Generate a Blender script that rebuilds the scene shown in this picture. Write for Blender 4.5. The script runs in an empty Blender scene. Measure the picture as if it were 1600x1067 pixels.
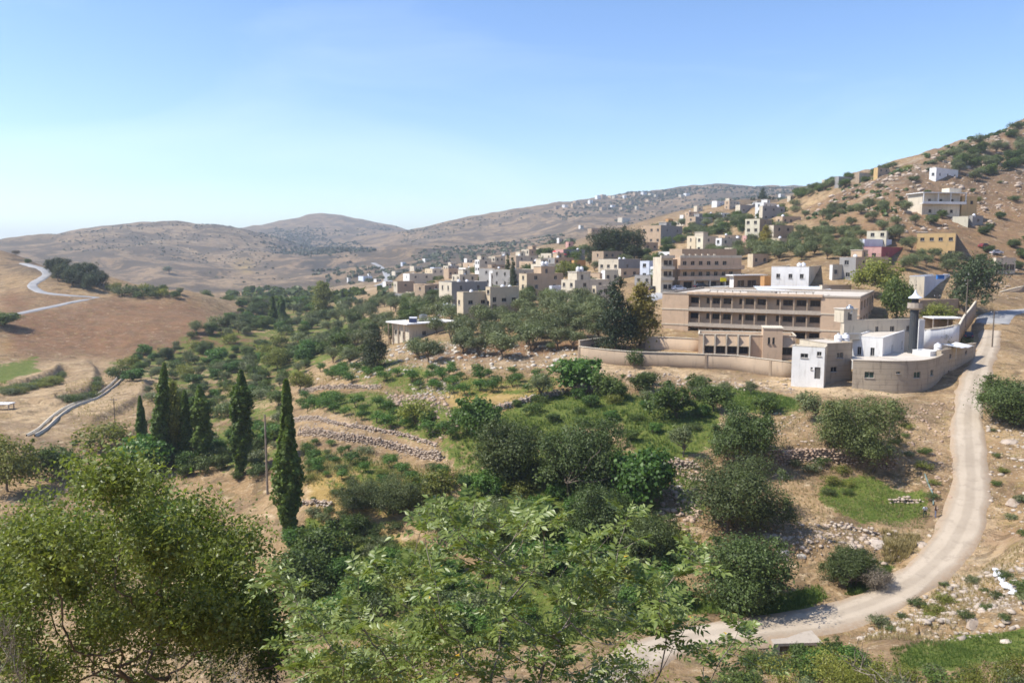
import bpy, math, random
import numpy as np
from mathutils import Vector, Matrix

random.seed(7); RNG = np.random.default_rng(7)
SC = bpy.context.scene; COL = SC.collection
R = math.radians
# ------------------------------------------------------------------ camera, sky, sun, exposure
F_PX, CX, CY, HORIZON = 1225.0, 800.0, 533.5, 400.0     # photo is 1600 x 1067
PITCH = math.atan((CY - HORIZON) / F_PX)
cam_d = bpy.data.cameras.new('camera'); cam = bpy.data.objects.new('camera', cam_d); COL.objects.link(cam)
cam_d.sensor_width = 23.5; cam_d.lens = F_PX / 1600 * 23.5
cam_d.clip_start = 0.3; cam_d.clip_end = 30000
cam.rotation_euler = (math.pi / 2 - PITCH, 0, 0)
cam_d.dof.use_dof = True; cam_d.dof.focus_distance = 13.0; cam_d.dof.aperture_fstop = 1.15
SC.camera = cam
SUN_AZ, SUN_EL = R(-97), R(52)                            # azimuth clockwise from +Y
w = bpy.data.worlds.new('World'); SC.world = w; w.use_nodes = True
wn = w.node_tree; bgn = wn.nodes['Background']
sky = wn.nodes.new('ShaderNodeTexSky'); sky.sky_type = 'NISHITA'; sky.sun_disc = False
sky.sun_elevation = SUN_EL; sky.sun_rotation = SUN_AZ % (2 * math.pi)
sky.altitude = 500; sky.air_density = 1.0; sky.dust_density = 0.5; sky.ozone_density = 2.0
hs = wn.nodes.new('ShaderNodeHueSaturation'); hs.inputs['Saturation'].default_value = 1.16; hs.inputs['Hue'].default_value = 0.507; wn.links.new(sky.outputs[0], hs.inputs['Color'])
wc = wn.nodes.new('ShaderNodeTexCoord'); wm = wn.nodes.new('ShaderNodeMapping'); wm.inputs['Scale'].default_value = (1.2, 1.2, 4.5); wno = wn.nodes.new('ShaderNodeTexNoise'); wno.inputs['Scale'].default_value = 1.6; wno.inputs['Detail'].default_value = 6; wno.inputs['Distortion'].default_value = .8
wr = wn.nodes.new('ShaderNodeMapRange'); wr.inputs[1].default_value = .52; wr.inputs[2].default_value = .78; wr.inputs[4].default_value = .16; wx = wn.nodes.new('ShaderNodeMix'); wx.data_type = 'RGBA'; wx.inputs[7].default_value = (6.2, 6.8, 7.6, 1)   # faint high wisps
wn.links.new(wc.outputs['Generated'], wm.inputs[0]); wn.links.new(wm.outputs[0], wno.inputs['Vector']); wn.links.new(wno.outputs['Fac'], wr.inputs[0]); wn.links.new(wr.outputs[0], wx.inputs[0]); wn.links.new(hs.outputs[0], wx.inputs[6]); wn.links.new(wx.outputs[2], bgn.inputs[0]); bgn.inputs[1].default_value = 0.15
sun_d = bpy.data.lights.new('sun', 'SUN'); sun = bpy.data.objects.new('sun', sun_d); COL.objects.link(sun)
sun_d.energy = 4.6; sun_d.angle = R(0.55); sun_d.color = (1.0, 0.955, 0.88)
sdir = Vector((math.sin(SUN_AZ) * math.cos(SUN_EL), math.cos(SUN_AZ) * math.cos(SUN_EL), math.sin(SUN_EL)))
sun.rotation_euler = sdir.to_track_quat('Z', 'Y').to_euler(); sun.location = sdir * 200
vs = SC.view_settings; vs.view_transform = 'Standard'; vs.look = 'None'; vs.exposure = 0.56; vs.gamma = 1.0
SC.cycles.max_bounces = 5; SC.cycles.diffuse_bounces = 2; SC.cycles.glossy_bounces = 2
SC.cycles.transmission_bounces = 3; SC.cycles.volume_bounces = 0; SC.cycles.transparent_max_bounces = 4
SC.cycles.use_denoising = True
HAZE_DENSITY = 0.0002

# ------------------------------------------------------------------ numeric helpers
def _hash(ix, iy, s):
    n = (ix.astype(np.int64) * 374761393 + iy.astype(np.int64) * 668265263 + s * 1442695041) & 0xffffffff
    n = ((n ^ (n >> 13)) * 1274126177) & 0xffffffff
    return ((n ^ (n >> 16)) & 0xffff) / 65535.0
def vnoise(x, y, s=0):
    ix = np.floor(x); iy = np.floor(y); fx = x - ix; fy = y - iy
    fx = fx * fx * (3 - 2 * fx); fy = fy * fy * (3 - 2 * fy)
    a = _hash(ix, iy, s); b = _hash(ix + 1, iy, s); c = _hash(ix, iy + 1, s); d = _hash(ix + 1, iy + 1, s)
    return (a + (b - a) * fx + (c - a) * fy + (a - b - c + d) * fx * fy) * 2 - 1
def fbm(x, y, wl, oct=4, s=0):
    o = np.zeros_like(x, dtype=float); a = 1.0; t = 0
    for k in range(oct):
        o += a * vnoise(x / wl + 17.3 * k, y / wl - 9.1 * k, s + k); t += a; a *= .5; wl *= .5
    return o / t
def sstep(a, b, x):
    t = np.clip((x - a) / (b - a), 0, 1); return t * t * (3 - 2 * t)
def pix_dir(u, v):
    """world direction through photo pixel, horizontal length 1: (azimuth, slope)"""
    x = (u - CX) / F_PX; yu = -(v - CY) / F_PX
    wy = math.cos(PITCH) + yu * math.sin(PITCH); wz = -math.sin(PITCH) + yu * math.cos(PITCH)
    return math.atan2(x, wy), wz / math.hypot(x, wy)

# ------------------------------------------------------------------ terrain control points: photo column -> (row, forward metres)
PROF = {
 0: [(383,1450),(392,430),(412,400),(430,370),(465,325),(500,280),(540,245),(575,220),(640,172),(690,142)],
 100: [(360,1500),(400,1150),(413,385),(440,355),(470,320),(520,275),(550,250),(570,230),(600,200),(650,165),(690,145)],
 200: [(348,1550),(400,1150),(430,950),(450,370),(465,345),(500,295),(545,262),(570,240),(600,205),(660,165),(720,135)],
 300: [(347,1600),(400,1200),(440,900),(457,365),(500,300),(540,270),(560,255),(600,210),(640,178),(720,135)],
 400: [(351,2450),(371,1500),(400,1200),(440,850),(458,620),(480,470),(510,360),(560,260),(620,195),(700,145),(780,115),(850,97)],
 440: [(347,2500),(396,1400)],
 500: [(338,2550),(362,2150),(395,1600),(425,1100),(450,720),(470,520),(500,370),(540,270),(580,205),(610,165),(640,145),(680,130),(740,112),(800,103),(840,97),(940,80)],
 560: [(343,2500),(378,1850)],
 590: [(353,2450)],
 620: [(361,2300),(400,1150),(430,650),(450,480),(480,320),(510,235),(545,190),(580,162),(620,146),(680,125),(700,121),(760,107),(830,95),(920,80)],
 700: [(345,1850),(400,1000),(415,640),(435,420),(460,290),(490,230),(530,185),(560,163),(600,145),(640,130),(720,112),(770,102),(830,93),(900,82),(980,70)],
 800: [(330,1800),(380,1150),(400,720),(415,430),(440,300),(470,235),(500,200),(540,172),(570,155),(600,142),(650,123),(700,110),(760,100),(830,90),(900,80),(980,70)],
 900: [(313,1900),(360,1250),(385,440),(410,330),(440,270),(470,220),(500,190),(530,172),(560,155),(590,142),(650,120),(700,108),(760,98),(830,88),(900,79),(980,69)],
 1000: [(301,2000),(340,1400),(362,560),(400,330),(430,265),(470,215),(530,172),(560,155),(600,138),(650,119),(700,107),(760,96),(830,87),(900,78),(985,68)],
 1100: [(291,2000),(325,1400),(345,700),(370,380),(400,290),(440,235),(460,215),(530,170),(570,150),(600,138),(650,118),(700,106),(750,97),(800,89),(870,80),(930,73),(985,66)],
 1200: [(293,2000),(306,1300),(320,560),(340,400),(360,330),(400,265),(440,225),(455,210),(560,155),(600,137),(650,117),(700,105),(760,96),(830,86),(900,77),(960,70),(985,66)],
 1300: [(289,430),(340,320),(380,262),(420,225),(450,205),(530,165),(590,137),(640,118),(700,103),(745,97),(800,88),(860,80),(930,72),(975,67),(1000,64),(1067,53)],
 1400: [(259,385),(280,345),(330,290),(400,240),(470,200),(500,180),(612,130),(640,118),(700,103),(745,97),(780,92),(850,82),(900,76),(950,69),(1000,59),(1067,50)],
 1500: [(224,400),(270,350),(330,300),(400,250),(450,215),(500,185),(560,150),(640,118),(700,104),(760,93),(830,83),(900,74),(960,66),(1010,57),(1067,49)],
 1600: [(184,430),(250,370),(330,310),(400,260),(450,225),(490,195),(540,165),(620,125),(750,92),(850,75),(950,62),(1010,55),(1067,48)],
}
PROF[-350] = [(v + 4, d * .95) for v, d in PROF[0]]
PROF[1950] = [(v - 30 if v < 420 else v - 8, d * .95) for v, d in PROF[1600]]
_pts = []
for u, col in PROF.items():
    for v, d in col:
        az, sl = pix_dir(u, v)
        r = d * math.hypot(1, math.tan(az)); _pts.append((az, math.log(r), sl))
    az, sl = pix_dir(u, col[0][0]); r = col[0][1] / math.cos(az)
    _pts.append((az, math.log(r * 1.3), sl - .022)); _pts.append((az, math.log(max(r * 2.2, 4000)), sl * .2 - .01))
    _pts.append((az, math.log(7000), -.004))
    for rr, zz in ((2, -1.75), (6, -3.7), (11, -7.2), (22, -13.2), (40, -23.8)):
        _pts.append((az, math.log(rr), zz / rr))
for u, d, z in ((0,520,-12),(0,700,-24),(100,470,-18),(100,650,-28),(200,430,-24),(200,640,-30),(300,430,-27),(300,600,-30),(1300,520,5),(1400,480,10),(1250,470,22),(1250,700,26),(1250,1500,110),(400,1850,16),(440,1800,6),(340,1950,40)):
    az, _ = pix_dir(u, 400); r = d / math.cos(az); _pts.append((az, math.log(r), z / r))
_pts = np.array(_pts)
def _kern(d2): return np.where(d2 > 0, d2 * np.log(np.maximum(d2, 1e-12)) * .5, 0)
def _tps_fit(P, t, lam=2e-4):
    n = len(P); d2 = ((P[:, None, :] - P[None]) ** 2).sum(-1)
    A = np.zeros((n + 3, n + 3)); A[:n, :n] = _kern(d2) + lam * np.eye(n)
    A[:n, n] = 1; A[:n, n + 1:] = P; A[n, :n] = 1; A[n + 1:, :n] = P.T
    return np.linalg.solve(A, np.concatenate([t, np.zeros(3)]))
_W = _tps_fit(_pts[:, :2], _pts[:, 2])
def _tps(az, lr):
    o = _W[-3] + _W[-2] * az + _W[-1] * lr
    for k in range(len(_pts)):
        o = o + _W[k] * _kern((az - _pts[k, 0]) ** 2 + (lr - _pts[k, 1]) ** 2)
    return o

# grid: fine inside the view, coarse elsewhere, all the way round
AZ = np.concatenate([np.arange(-180, -44, 4.0), np.arange(-44, -37, .5), np.arange(-37, 37, .105), np.arange(37, 44, .5), np.arange(44, 180.1, 4.0)])
AZ = np.radians(AZ)
LR = np.concatenate([np.arange(math.log(2), math.log(45), .035), np.arange(math.log(45), math.log(260), .0085), np.arange(math.log(260), math.log(7000), .0155)])
RR = np.exp(LR)
_a, _l = np.meshgrid(AZ, LR, indexing='ij')
_ac = np.clip(_a, -R(46), R(46))
GZ = _tps(_ac, np.minimum(_l, math.log(7000))) * np.exp(_l)
_r = np.exp(_l); GX = np.sin(_a) * _r; GY = np.cos(_a) * _r
_back = sstep(R(60), R(120), np.abs(_a))
GZ = GZ * (1 - _back) + _back * (-1.75 + .22 * np.minimum(_r, 500))
GZ += sstep(350, 1100, _r) * (1 - sstep(4000, 6000, _r)) * (fbm(GX, GY, 330, 4, 3) * 12 - np.abs(fbm(GX, GY, 210, 4, 9)) * 20 + 5)
GZ += sstep(40, 75, _r) * (fbm(GX, GY, 14, 3, 21) * .38 + fbm(GX, GY, 3.2, 2, 5) * .13 + sstep(150, 350, _r) * fbm(GX, GY, 40, 3, 31) * 1.3)
GZ += sstep(450, 900, _r) * fbm(GX, GY, 70, 4, 33) * 4.5
_hill = sstep(0, 14, GZ) * sstep(215, 260, _r) * (1 - sstep(500, 700, _r)) * sstep(.2, .3, _a)
GZ += _hill * (fbm(GX, GY, 18, 5, 35) * 2.6 - np.abs(fbm(GX, GY, 10, 4, 37)) * 2.2 + .6)

def zcol(az):
    i = int(np.clip(np.searchsorted(AZ, az) - 1, 0, len(AZ) - 2)); f = (az - AZ[i]) / (AZ[i + 1] - AZ[i])
    return GZ[i] * (1 - f) + GZ[i + 1] * f
def ground(x, y):
    az = math.atan2(x, y); lr = math.log(math.hypot(x, y)); z = zcol(az)
    return float(np.interp(lr, LR, z))
def P(u, v, rmin=44.0, rmax=6000.0):
    """point of the terrain seen at a photo pixel"""
    az, sl = pix_dir(u, v); z = zcol(az); g = z - sl * RR
    ok = np.nonzero((g >= 0) & (RR > rmin) & (RR < rmax))[0]
    if len(ok) == 0:
        k = (RR > rmin) & (RR < rmax); j = int(np.argmax(np.where(k, g, -1e9))); r = RR[j]
    else:
        j = ok[0]; g0, g1 = g[j - 1], g[j]
        r = RR[j] if g0 >= 0 else RR[j - 1] + (RR[j] - RR[j - 1]) * (-g0) / (g1 - g0 + 1e-9)
    return Vector((math.sin(az) * r, math.cos(az) * r, float(np.interp(math.log(r), LR, z))))
def proj(p):
    """photo pixel of a world point"""
    f = p[1] * math.cos(PITCH) - p[2] * math.sin(PITCH); up = p[1] * math.sin(PITCH) + p[2] * math.cos(PITCH)
    return CX + F_PX * p[0] / f, CY - F_PX * up / f
def PD(u, v, d):
    """point at forward distance d through a photo pixel"""
    az, sl = pix_dir(u, v); r = d / math.cos(az)
    return Vector((math.sin(az) * r, d, sl * r))
def spline(pts, n=8):
    out = []; m = len(pts)
    for i in range(m - 1):
        p0, p1, p2, p3 = pts[max(i - 1, 0)], pts[i], pts[i + 1], pts[min(i + 2, m - 1)]
        for k in range(n):
            t = k / n
            out.append(.5 * ((2 * p1) + (p2 - p0) * t + (2 * p0 - 5 * p1 + 4 * p2 - p3) * t * t + (3 * p1 - p0 - 3 * p2 + p3) * t ** 3))
    return out + [pts[-1]]
def smooth_line(pts, step):
    """even spacing, smoothed"""
    L = [0]
    for a, b in zip(pts, pts[1:]): L.append(L[-1] + (b - a).length)
    n = max(2, int(L[-1] / step) + 1); s = np.linspace(0, L[-1], n)
    A = np.array([tuple(p) for p in pts]); return np.stack([np.interp(s, L, A[:, k]) for k in range(3)], 1)
def line_dist(line, X, Y):
    """distance to a polyline, height along it, signed side (left positive)"""
    best = np.full(X.shape, 1e9); hz = np.zeros(X.shape); sd = np.zeros(X.shape)
    for a, b in zip(line, line[1:]):
        dx, dy = b[0] - a[0], b[1] - a[1]; L2 = dx * dx + dy * dy + 1e-9
        t = np.clip(((X - a[0]) * dx + (Y - a[1]) * dy) / L2, 0, 1)
        d = np.hypot(X - a[0] - t * dx, Y - a[1] - t * dy); m = d < best
        best = np.where(m, d, best); hz = np.where(m, a[2] + t * (b[2] - a[2]), hz)
        sd = np.where(m, np.sign(dx * (Y - a[1]) - dy * (X - a[0])), sd)
    return best, hz, sd
def near_box(line, pad):
    return np.nonzero((GX > line[:, 0].min() - pad) & (GX < line[:, 0].max() + pad) & (GY > line[:, 1].min() - pad) & (GY < line[:, 1].max() + pad))
def grade_road(line, half, pad):
    """cut and fill the ground to the road's own level"""
    k = near_box(line, half + pad + 2); X, Y = GX[k], GY[k]
    d, hz, _ = line_dist(line, X, Y); wgt = 1 - sstep(half + .6, half + pad, d)
    GZ[k] = GZ[k] * (1 - wgt) + (hz - .05) * wgt
def grade_step(line, h, reach):
    """terrace step: ground left of the line stands h above the ground right of it"""
    k = near_box(line, reach * 3); X, Y = GX[k], GY[k]
    d, hz, sd = line_dist(line, X, Y); over = np.zeros(X.shape)
    for a, b in ((line[0], line[1]), (line[-1], line[-2])):
        t = np.array([a[0] - b[0], a[1] - b[1]]); t /= np.linalg.norm(t) + 1e-9
        over = np.maximum(over, (X - a[0]) * t[0] + (Y - a[1]) * t[1])
    GZ[k] += .5 * h * sd * np.exp(-(d / reach)) * (1 - np.exp(-(d / .5) ** 2)) * np.exp(-(np.maximum(over, 0) / 1.5) ** 2)
def road_line(px, step=2.0, rm=44, sm=9):
    pts = spline([P(u, v, rm) for u, v in px], 6); L = smooth_line(pts, step)
    for _ in range(3):
        for c in range(3):
            a = np.pad(L[:, c], sm // 2, mode='edge'); 
            L[1:-1, c] = np.convolve(a, np.ones(sm) / sm, 'valid')[1:-1] if sm > 1 else L[1:-1, c]
    return L
ROAD_MAIN = road_line([(930,1080),(970,1045),(1020,1012),(1080,990),(1130,984),(1180,982),(1290,968),(1390,932),(1462,880),(1505,825),(1517,765),(1514,700),(1513,640),(1524,592),(1538,555),(1546,530),(1549,500)], 1.5, sm=5)
ROAD_TOP = road_line([(1549,506),(1560,490),(1600,486),(1680,480),(1800,470)], 1.5, sm=5)
ROAD_SPUR = road_line([(-90,518),(0,497),(60,484),(150,465)], 3, 200, sm=3)
ROAD_BEND = road_line([(150,465),(110,462),(72,459),(54,453),(50,445),(62,437),(76,428),(68,421),(50,416),(36,412)], 3, 200, sm=3)
STREET = road_line([(1002,470),(1030,462),(1060,454),(1100,449),(1150,447)], 2, 150, sm=3)
ROAD_FAR = road_line([(590,448),(606,440),(604,428),(596,418),(583,411)], 6, 300, sm=3)
for L, hw, pad in ((ROAD_MAIN, 2.2, 4.5), (ROAD_TOP, 3.6, 5), (ROAD_SPUR, 2.4, 6), (ROAD_BEND, 2.4, 6), (STREET, 4, 5), (ROAD_FAR, 3, 8)): grade_road(L, hw, pad)
# a washed-out hollow in front of the road culvert
_q = min(ROAD_MAIN, key=lambda p: abs(proj(p)[0] - 1218) + abs(proj(p)[1] - 980))
GZ -= 2.6 * np.exp(-(((GX - _q[0]) / 3.2) ** 2 + ((GY - _q[1] + 5.6) / 2.3) ** 4))
# terrace steps; points run so that the upper ground lies on the left hand
WALLS = [  # px line, height, label
 ([(470,672),(520,676),(570,684),(630,697),(692,714)], 1.5, 'long dry stone terrace wall sloping down behind the dark tall poplar'),
 ([(462,655),(520,662),(580,672),(640,684),(688,700)], .8, 'low upper stone course running parallel above the long terrace wall'),
 ([(470,612),(500,606),(545,603),(598,604)], 1.1, 'curved pale stone retaining wall above the small citrus trees'),
 ([(1198,715),(1240,712),(1290,712),(1340,714),(1400,722)], 2.3, 'shaded dry stone wall under the big round tree below the white house'),
 ([(1295,815),(1330,822),(1362,828),(1392,838)], .6, 'low row of loose pale stones below the green grass plot'),
 ([(1033,722),(1060,722),(1092,730)], 1.5, 'short pale stone wall between two dark trees below the green plot'),
 ([(705,660),(740,648),(790,634),(850,618),(880,612)], 1.3, 'dark shaded retaining wall climbing towards the dense green fig tree'),
 ([(470,782),(500,782),(525,785)], .7, 'short low stone wall right behind the foot of the tall poplar'),
 ([(1385,778),(1410,774),(1445,778)], .6, 'short rough stone edge inside the green grass plot'),
]
BANKS = [([(0,650),(60,640),(100,628)], 1.0), ([(190,690),(230,660),(250,630),(240,605)], 1.2), ([(0,560),(60,552),(130,556)], 1.0), ([(-40,612),(0,606),(45,598),(88,585),(96,574)], 3.6), ([(95,622),(115,618),(140,612),(150,600)], 3.0), ([(150,598),(152,578),(140,566)], 2.2), ([(0,632),(50,626),(90,634)], 1.6), ([(150,655),(190,640),(225,615),(230,596)], 1.8), ([(610,640),(650,650),(690,668),(700,690)], 1.6), ([(1010,680),(1060,690),(1110,690)], 1.0), ([(1450,985),(1500,975),(1560,968),(1640,960)], 1.5), ([(1210,858),(1260,862),(1330,868),(1390,866)], 1.6)]
for px, h in BANKS: grade_step(road_line(px, 1.0, sm=3), h, 4.0)
WALL_LINES = []
for px, h, lab in WALLS:
    L = road_line(px, .8, sm=3); WALL_LINES.append(L)
for (px, h, lab), L in zip(WALLS, WALL_LINES): grade_step(L, h, 5.0)
for L in WALL_LINES: L[:, 2] = [ground(x, y) for x, y, z in L]

# ------------------------------------------------------------------ mesh + material helpers
def mesh_from(name, V, Fc, smooth=False):
    """V (n,3); Fc (m,k) array or list of such arrays"""
    me = bpy.data.meshes.new(name); V = np.asarray(V, dtype=np.float32)
    Fs = Fc if isinstance(Fc, list) else [Fc]
    Fs = [np.asarray(f, dtype=np.int32) for f in Fs if len(f)]
    me.vertices.add(len(V)); me.vertices.foreach_set('co', V.ravel())
    nl = sum(f.size for f in Fs); npoly = sum(len(f) for f in Fs)
    me.loops.add(nl); me.loops.foreach_set('vertex_index', np.concatenate([f.ravel() for f in Fs]))
    st = []; o = 0
    for f in Fs:
        st.append(o + np.arange(len(f), dtype=np.int32) * f.shape[1]); o += f.size
    me.polygons.add(npoly); me.polygons.foreach_set('loop_start', np.concatenate(st).astype(np.int32))
    me.update(calc_edges=True); me.validate()
    if smooth: me.polygons.foreach_set('use_smooth', np.ones(len(me.polygons), dtype=bool))
    return me
def add_attr(me, name, vals):
    a = me.attributes.new(name, 'FLOAT', 'POINT'); a.data.foreach_set('value', np.asarray(vals, dtype=np.float32))
def link(name, data, mat=None, parent=None, loc=(0, 0, 0), rz=0.0):
    o = bpy.data.objects.new(name, data); COL.objects.link(o); o.location = loc; o.rotation_euler = (0, 0, rz)
    if parent is not None: o.parent = parent
    if mat is not None and data is not None and len(data.materials) == 0: data.materials.append(mat)
    return o
def tag(o, label, cat, group=None):
    o['label'] = label; o['category'] = cat
    if group: o['group'] = group
    return o
def struct(o, kind='structure', label=None):
    o['kind'] = kind
    if label: o['label'] = label
    return o
class NT:
    """small node-tree writer"""
    def __init__(s, name, rough=.9, spec=.25):
        s.m = bpy.data.materials.new(name); s.m.use_nodes = True; s.t = s.m.node_tree
        s.b = s.t.nodes['Principled BSDF']; s.b.inputs['Roughness'].default_value = rough
        s.b.inputs['Specular IOR Level'].default_value = spec
    def n(s, typ, **kw):
        n = s.t.nodes.new(typ)
        for k, v in kw.items(): setattr(n, k, v)
        return n
    def set(s, sock, v):
        if isinstance(v, bpy.types.NodeSocket): s.t.links.new(v, sock)
        elif isinstance(v, (tuple, list)) and len(v) == 3 and sock.type == 'RGBA': sock.default_value = (*v, 1)
        else: sock.default_value = v
    def coord(s, kind='Object'):
        if not hasattr(s, 'tc'): s.tc = s.n('ShaderNodeTexCoord')
        return s.tc.outputs[kind]
    def geo(s): return s.n('ShaderNodeNewGeometry').outputs['Position']
    def noise(s, vec, scale, detail=4, rough=.55, dist=0):
        n = s.n('ShaderNodeTexNoise'); s.set(n.inputs['Vector'], vec); n.inputs['Scale'].default_value = scale
        n.inputs['Detail'].default_value = detail; n.inputs['Roughness'].default_value = rough; n.inputs['Distortion'].default_value = dist
        return n.outputs['Fac']
    def voro(s, vec, scale, out='Distance', feat='F1'):
        n = s.n('ShaderNodeTexVoronoi', feature=feat); s.set(n.inputs['Vector'], vec); n.inputs['Scale'].default_value = scale
        return n.outputs[out]
    def ramp(s, f, a, b, lo=0.0, hi=1.0):
        n = s.n('ShaderNodeMapRange', interpolation_type='SMOOTHSTEP'); s.set(n.inputs[0], f)
        n.inputs[1].default_value = a; n.inputs[2].default_value = b; n.inputs[3].default_value = lo; n.inputs[4].default_value = hi
        return n.outputs[0]
    def math(s, op, a, b=0.0):
        n = s.n('ShaderNodeMath', operation=op); s.set(n.inputs[0], a); s.set(n.inputs[1], b); return n.outputs[0]
    def mix(s, f, a, b, mode='MIX'):
        n = s.n('ShaderNodeMix', data_type='RGBA', blend_type=mode); s.set(n.inputs[0], f); s.set(n.inputs[6], a); s.set(n.inputs[7], b)
        return n.outputs[2]
    def attr(s, name): return s.n('ShaderNodeAttribute', attribute_name=name).outputs['Fac']
    def bump(s, h, strength, dist):
        n = s.n('ShaderNodeBump'); n.inputs['Strength'].default_value = strength; n.inputs['Distance'].default_value = dist
        s.set(n.inputs['Height'], h); s.t.links.new(n.outputs[0], s.b.inputs['Normal'])
    def color(s, c): s.set(s.b.inputs['Base Color'], c); return s

# ------------------------------------------------------------------ terrain zones (photo polygons projected on the ground -> world polygons)
ZONES = {
 'grass': [([(1268,760),(1300,748),(1370,752),(1440,765),(1455,800),(1440,826),(1390,822),(1330,808),(1285,785)], 1), ([(745,650),(800,622),(880,612),(960,610),(1110,625),(1125,690),(1060,708),(980,700),(960,660),(880,665),(800,670)], 1),
   ([(1110,600),(1200,612),(1245,625),(1240,640),(1130,640)], .9), ([(0,572),(30,566),(66,564),(72,574),(30,590),(0,596)], 1), ([(150,572),(230,545),(330,510),(440,470),(520,480),(600,500),(580,540),(500,570),(440,600),(330,600),(220,590)], .6),
   ([(480,800),(560,815),(680,868),(720,960),(560,960),(440,900)], .8), ([(1390,1015),(1500,990),(1620,985),(1620,1040),(1400,1045)], 1), ([(470,700),(640,730),(720,740),(700,790),(560,780),(470,760)], .68),
   ([(480,615),(600,615),(700,640),(760,690),(690,690),(560,660),(480,650)], .7), ([(1060,930),(1200,935),(1280,915),(1300,935),(1200,960),(1060,962)], .8), ([(500,575),(700,585),(880,585),(860,610),(700,625),(560,605)], .6),
   ([(720,740),(900,760),(1060,850),(1080,900),(900,900),(720,860)], .8), ([(440,880),(760,890),(1060,905),(1050,985),(900,1010),(440,1010)], .72), ([(1340,870),(1400,880),(1360,930),(1320,930)], .7), ([(480,470),(900,450),(930,520),(760,545),(600,560),(500,560)], .25), ([(250,590),(440,600),(440,720),(330,740),(250,690)], .55), ([(640,650),(780,640),(960,690),(1090,740),(1080,850),(900,830),(720,760)], .62),
   ([(1200,370),(1340,380),(1340,410),(1200,400)], .3)],
 'red': [([(0,478),(60,485),(150,468),(240,465),(330,472),(400,535),(330,556),(250,566),(130,562),(60,548),(0,525)], .85), ([(640,552),(760,540),(930,528),(930,548),(760,566),(650,570)], .7), ([(0,456),(45,458),(110,462),(60,480),(0,494)], 1.0),
   ([(1250,330),(1400,262),(1600,190),(1650,400),(1560,430),(1420,420),(1300,400)], .45), ([(60,545),(100,545),(90,560),(20,560)], .8), ([(1500,830),(1640,820),(1640,860),(1540,862)], .5), ([(0,520),(60,532),(50,552),(0,548)], 1.0),
   ([(480,605),(560,610),(540,625),(480,625)], .5), ([(1020,640),(1110,650),(1110,664),(1020,662)], .4)],
 'pale': [([(905,560),(1010,575),(1240,592),(1330,602),(1430,612),(1425,632),(1330,622),(1240,612),(1100,598),(905,578)], .8), ([(1325,606),(1420,612),(1415,628),(1340,620)], 1), ([(1440,840),(1540,800),(1600,850),(1560,900),(1440,960),(1360,975)], .45),
   ([(520,575),(700,566),(930,552),(930,566),(700,580),(530,588)], .5), ([(100,560),(300,560),(200,640),(60,690),(0,680),(0,610)], .35), ([(480,665),(640,683),(695,705),(640,700),(480,676)], .5), ([(280,440),(480,425),(560,452),(480,460),(300,452)], .35), ([(500,445),(600,430),(610,450),(510,462)], .5)],
 'scrub': [([(40,385),(150,352),(330,348),(480,355),(640,362),(620,400),(500,440),(400,430),(300,420),(160,412)], .6), ([(620,362),(800,335),(1000,302),(1240,293),(1240,312),(1000,340),(820,365),(640,400)], .5), ([(850,330),(1000,300),(1240,292),(1240,304),(980,325),(880,345)], .6), ([(1260,300),(1420,250),(1600,184),(1640,300),(1420,330)], .35),
   ([(640,400),(740,385),(880,365),(900,380),(760,400),(660,412)], .9), ([(430,355),(560,375),(590,392),(560,410),(500,425),(440,390)], .8), ([(0,395),(60,400),(150,440),(280,455),(150,452),(60,425),(0,420)], .6)],
 'rock': [([(1270,292),(1420,255),(1600,186),(1640,260),(1500,260),(1330,330)], .7), ([(1450,880),(1600,850),(1640,960),(1500,1000),(1330,1010),(1300,985)], .55), ([(1060,720),(1100,730),(1090,850),(1040,840)], .6), ([(520,570),(930,545),(930,560),(540,590)], .5), ([(620,380),(820,345),(960,340),(900,370),(700,390)], .4), ([(120,360),(480,355),(420,420),(200,410)], .5), ([(1200,830),(1400,840),(1380,870),(1220,860)], .5)],
 'yellow': [([(367,414),(397,413),(404,420),(372,423)], 1), ([(15,536),(35,532),(40,540),(20,545)], .8), ([(470,740),(640,750),(640,790),(480,790)], .6), ([(640,600),(880,600),(860,625),(700,640)], .55), ([(480,800),(600,810),(640,870),(520,880)], .5)],
}
def in_poly(poly, X, Y):
    r = np.zeros(X.shape, bool); n = len(poly)
    for i in range(n):
        (x0, y0), (x1, y1) = poly[i], poly[(i + 1) % n]
        c = (y0 > Y) != (y1 > Y); xs = (x1 - x0) * (Y - y0) / (y1 - y0 + 1e-12) + x0
        r ^= c & (X < xs)
    return r
_wx = GX + _r * (.020 * fbm(GX, GY, 9, 3, 51) + .012 * fbm(GX, GY, 60, 2, 52)); _wy = GY + _r * (.035 * fbm(GX, GY, 9, 3, 61) + .02 * fbm(GX, GY, 60, 2, 62))
GA = {}
_farland = .6 * sstep(430, 800, _r)
for zn, polys in ZONES.items():
    a = np.zeros(GX.shape)
    for poly, val in polys:
        wp = [tuple(P(u, v)[:2]) for u, v in poly]
        a = np.maximum(a, val * in_poly(wp, _wx, _wy))
    for _ in range(5):
        a[1:-1] = (a[:-2] + 2 * a[1:-1] + a[2:]) / 4; a[:, 1:-1] = (a[:, :-2] + 2 * a[:, 1:-1] + a[:, 2:]) / 4
    GA[zn] = np.maximum(a, _farland) if zn == 'scrub' else a
_na, _nr = GX.shape
_id = np.arange(_na * _nr).reshape(_na, _nr)
_q = np.stack([_id[:-1, :-1], _id[:-1, 1:], _id[1:, 1:], _id[1:, :-1]], -1).reshape(-1, 4)[:, ::-1]
gm = mesh_from('terrain', np.stack([GX.ravel(), GY.ravel(), GZ.ravel()], 1), _q, smooth=True)
for zn in GA: add_attr(gm, zn, GA[zn].ravel())
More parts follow.
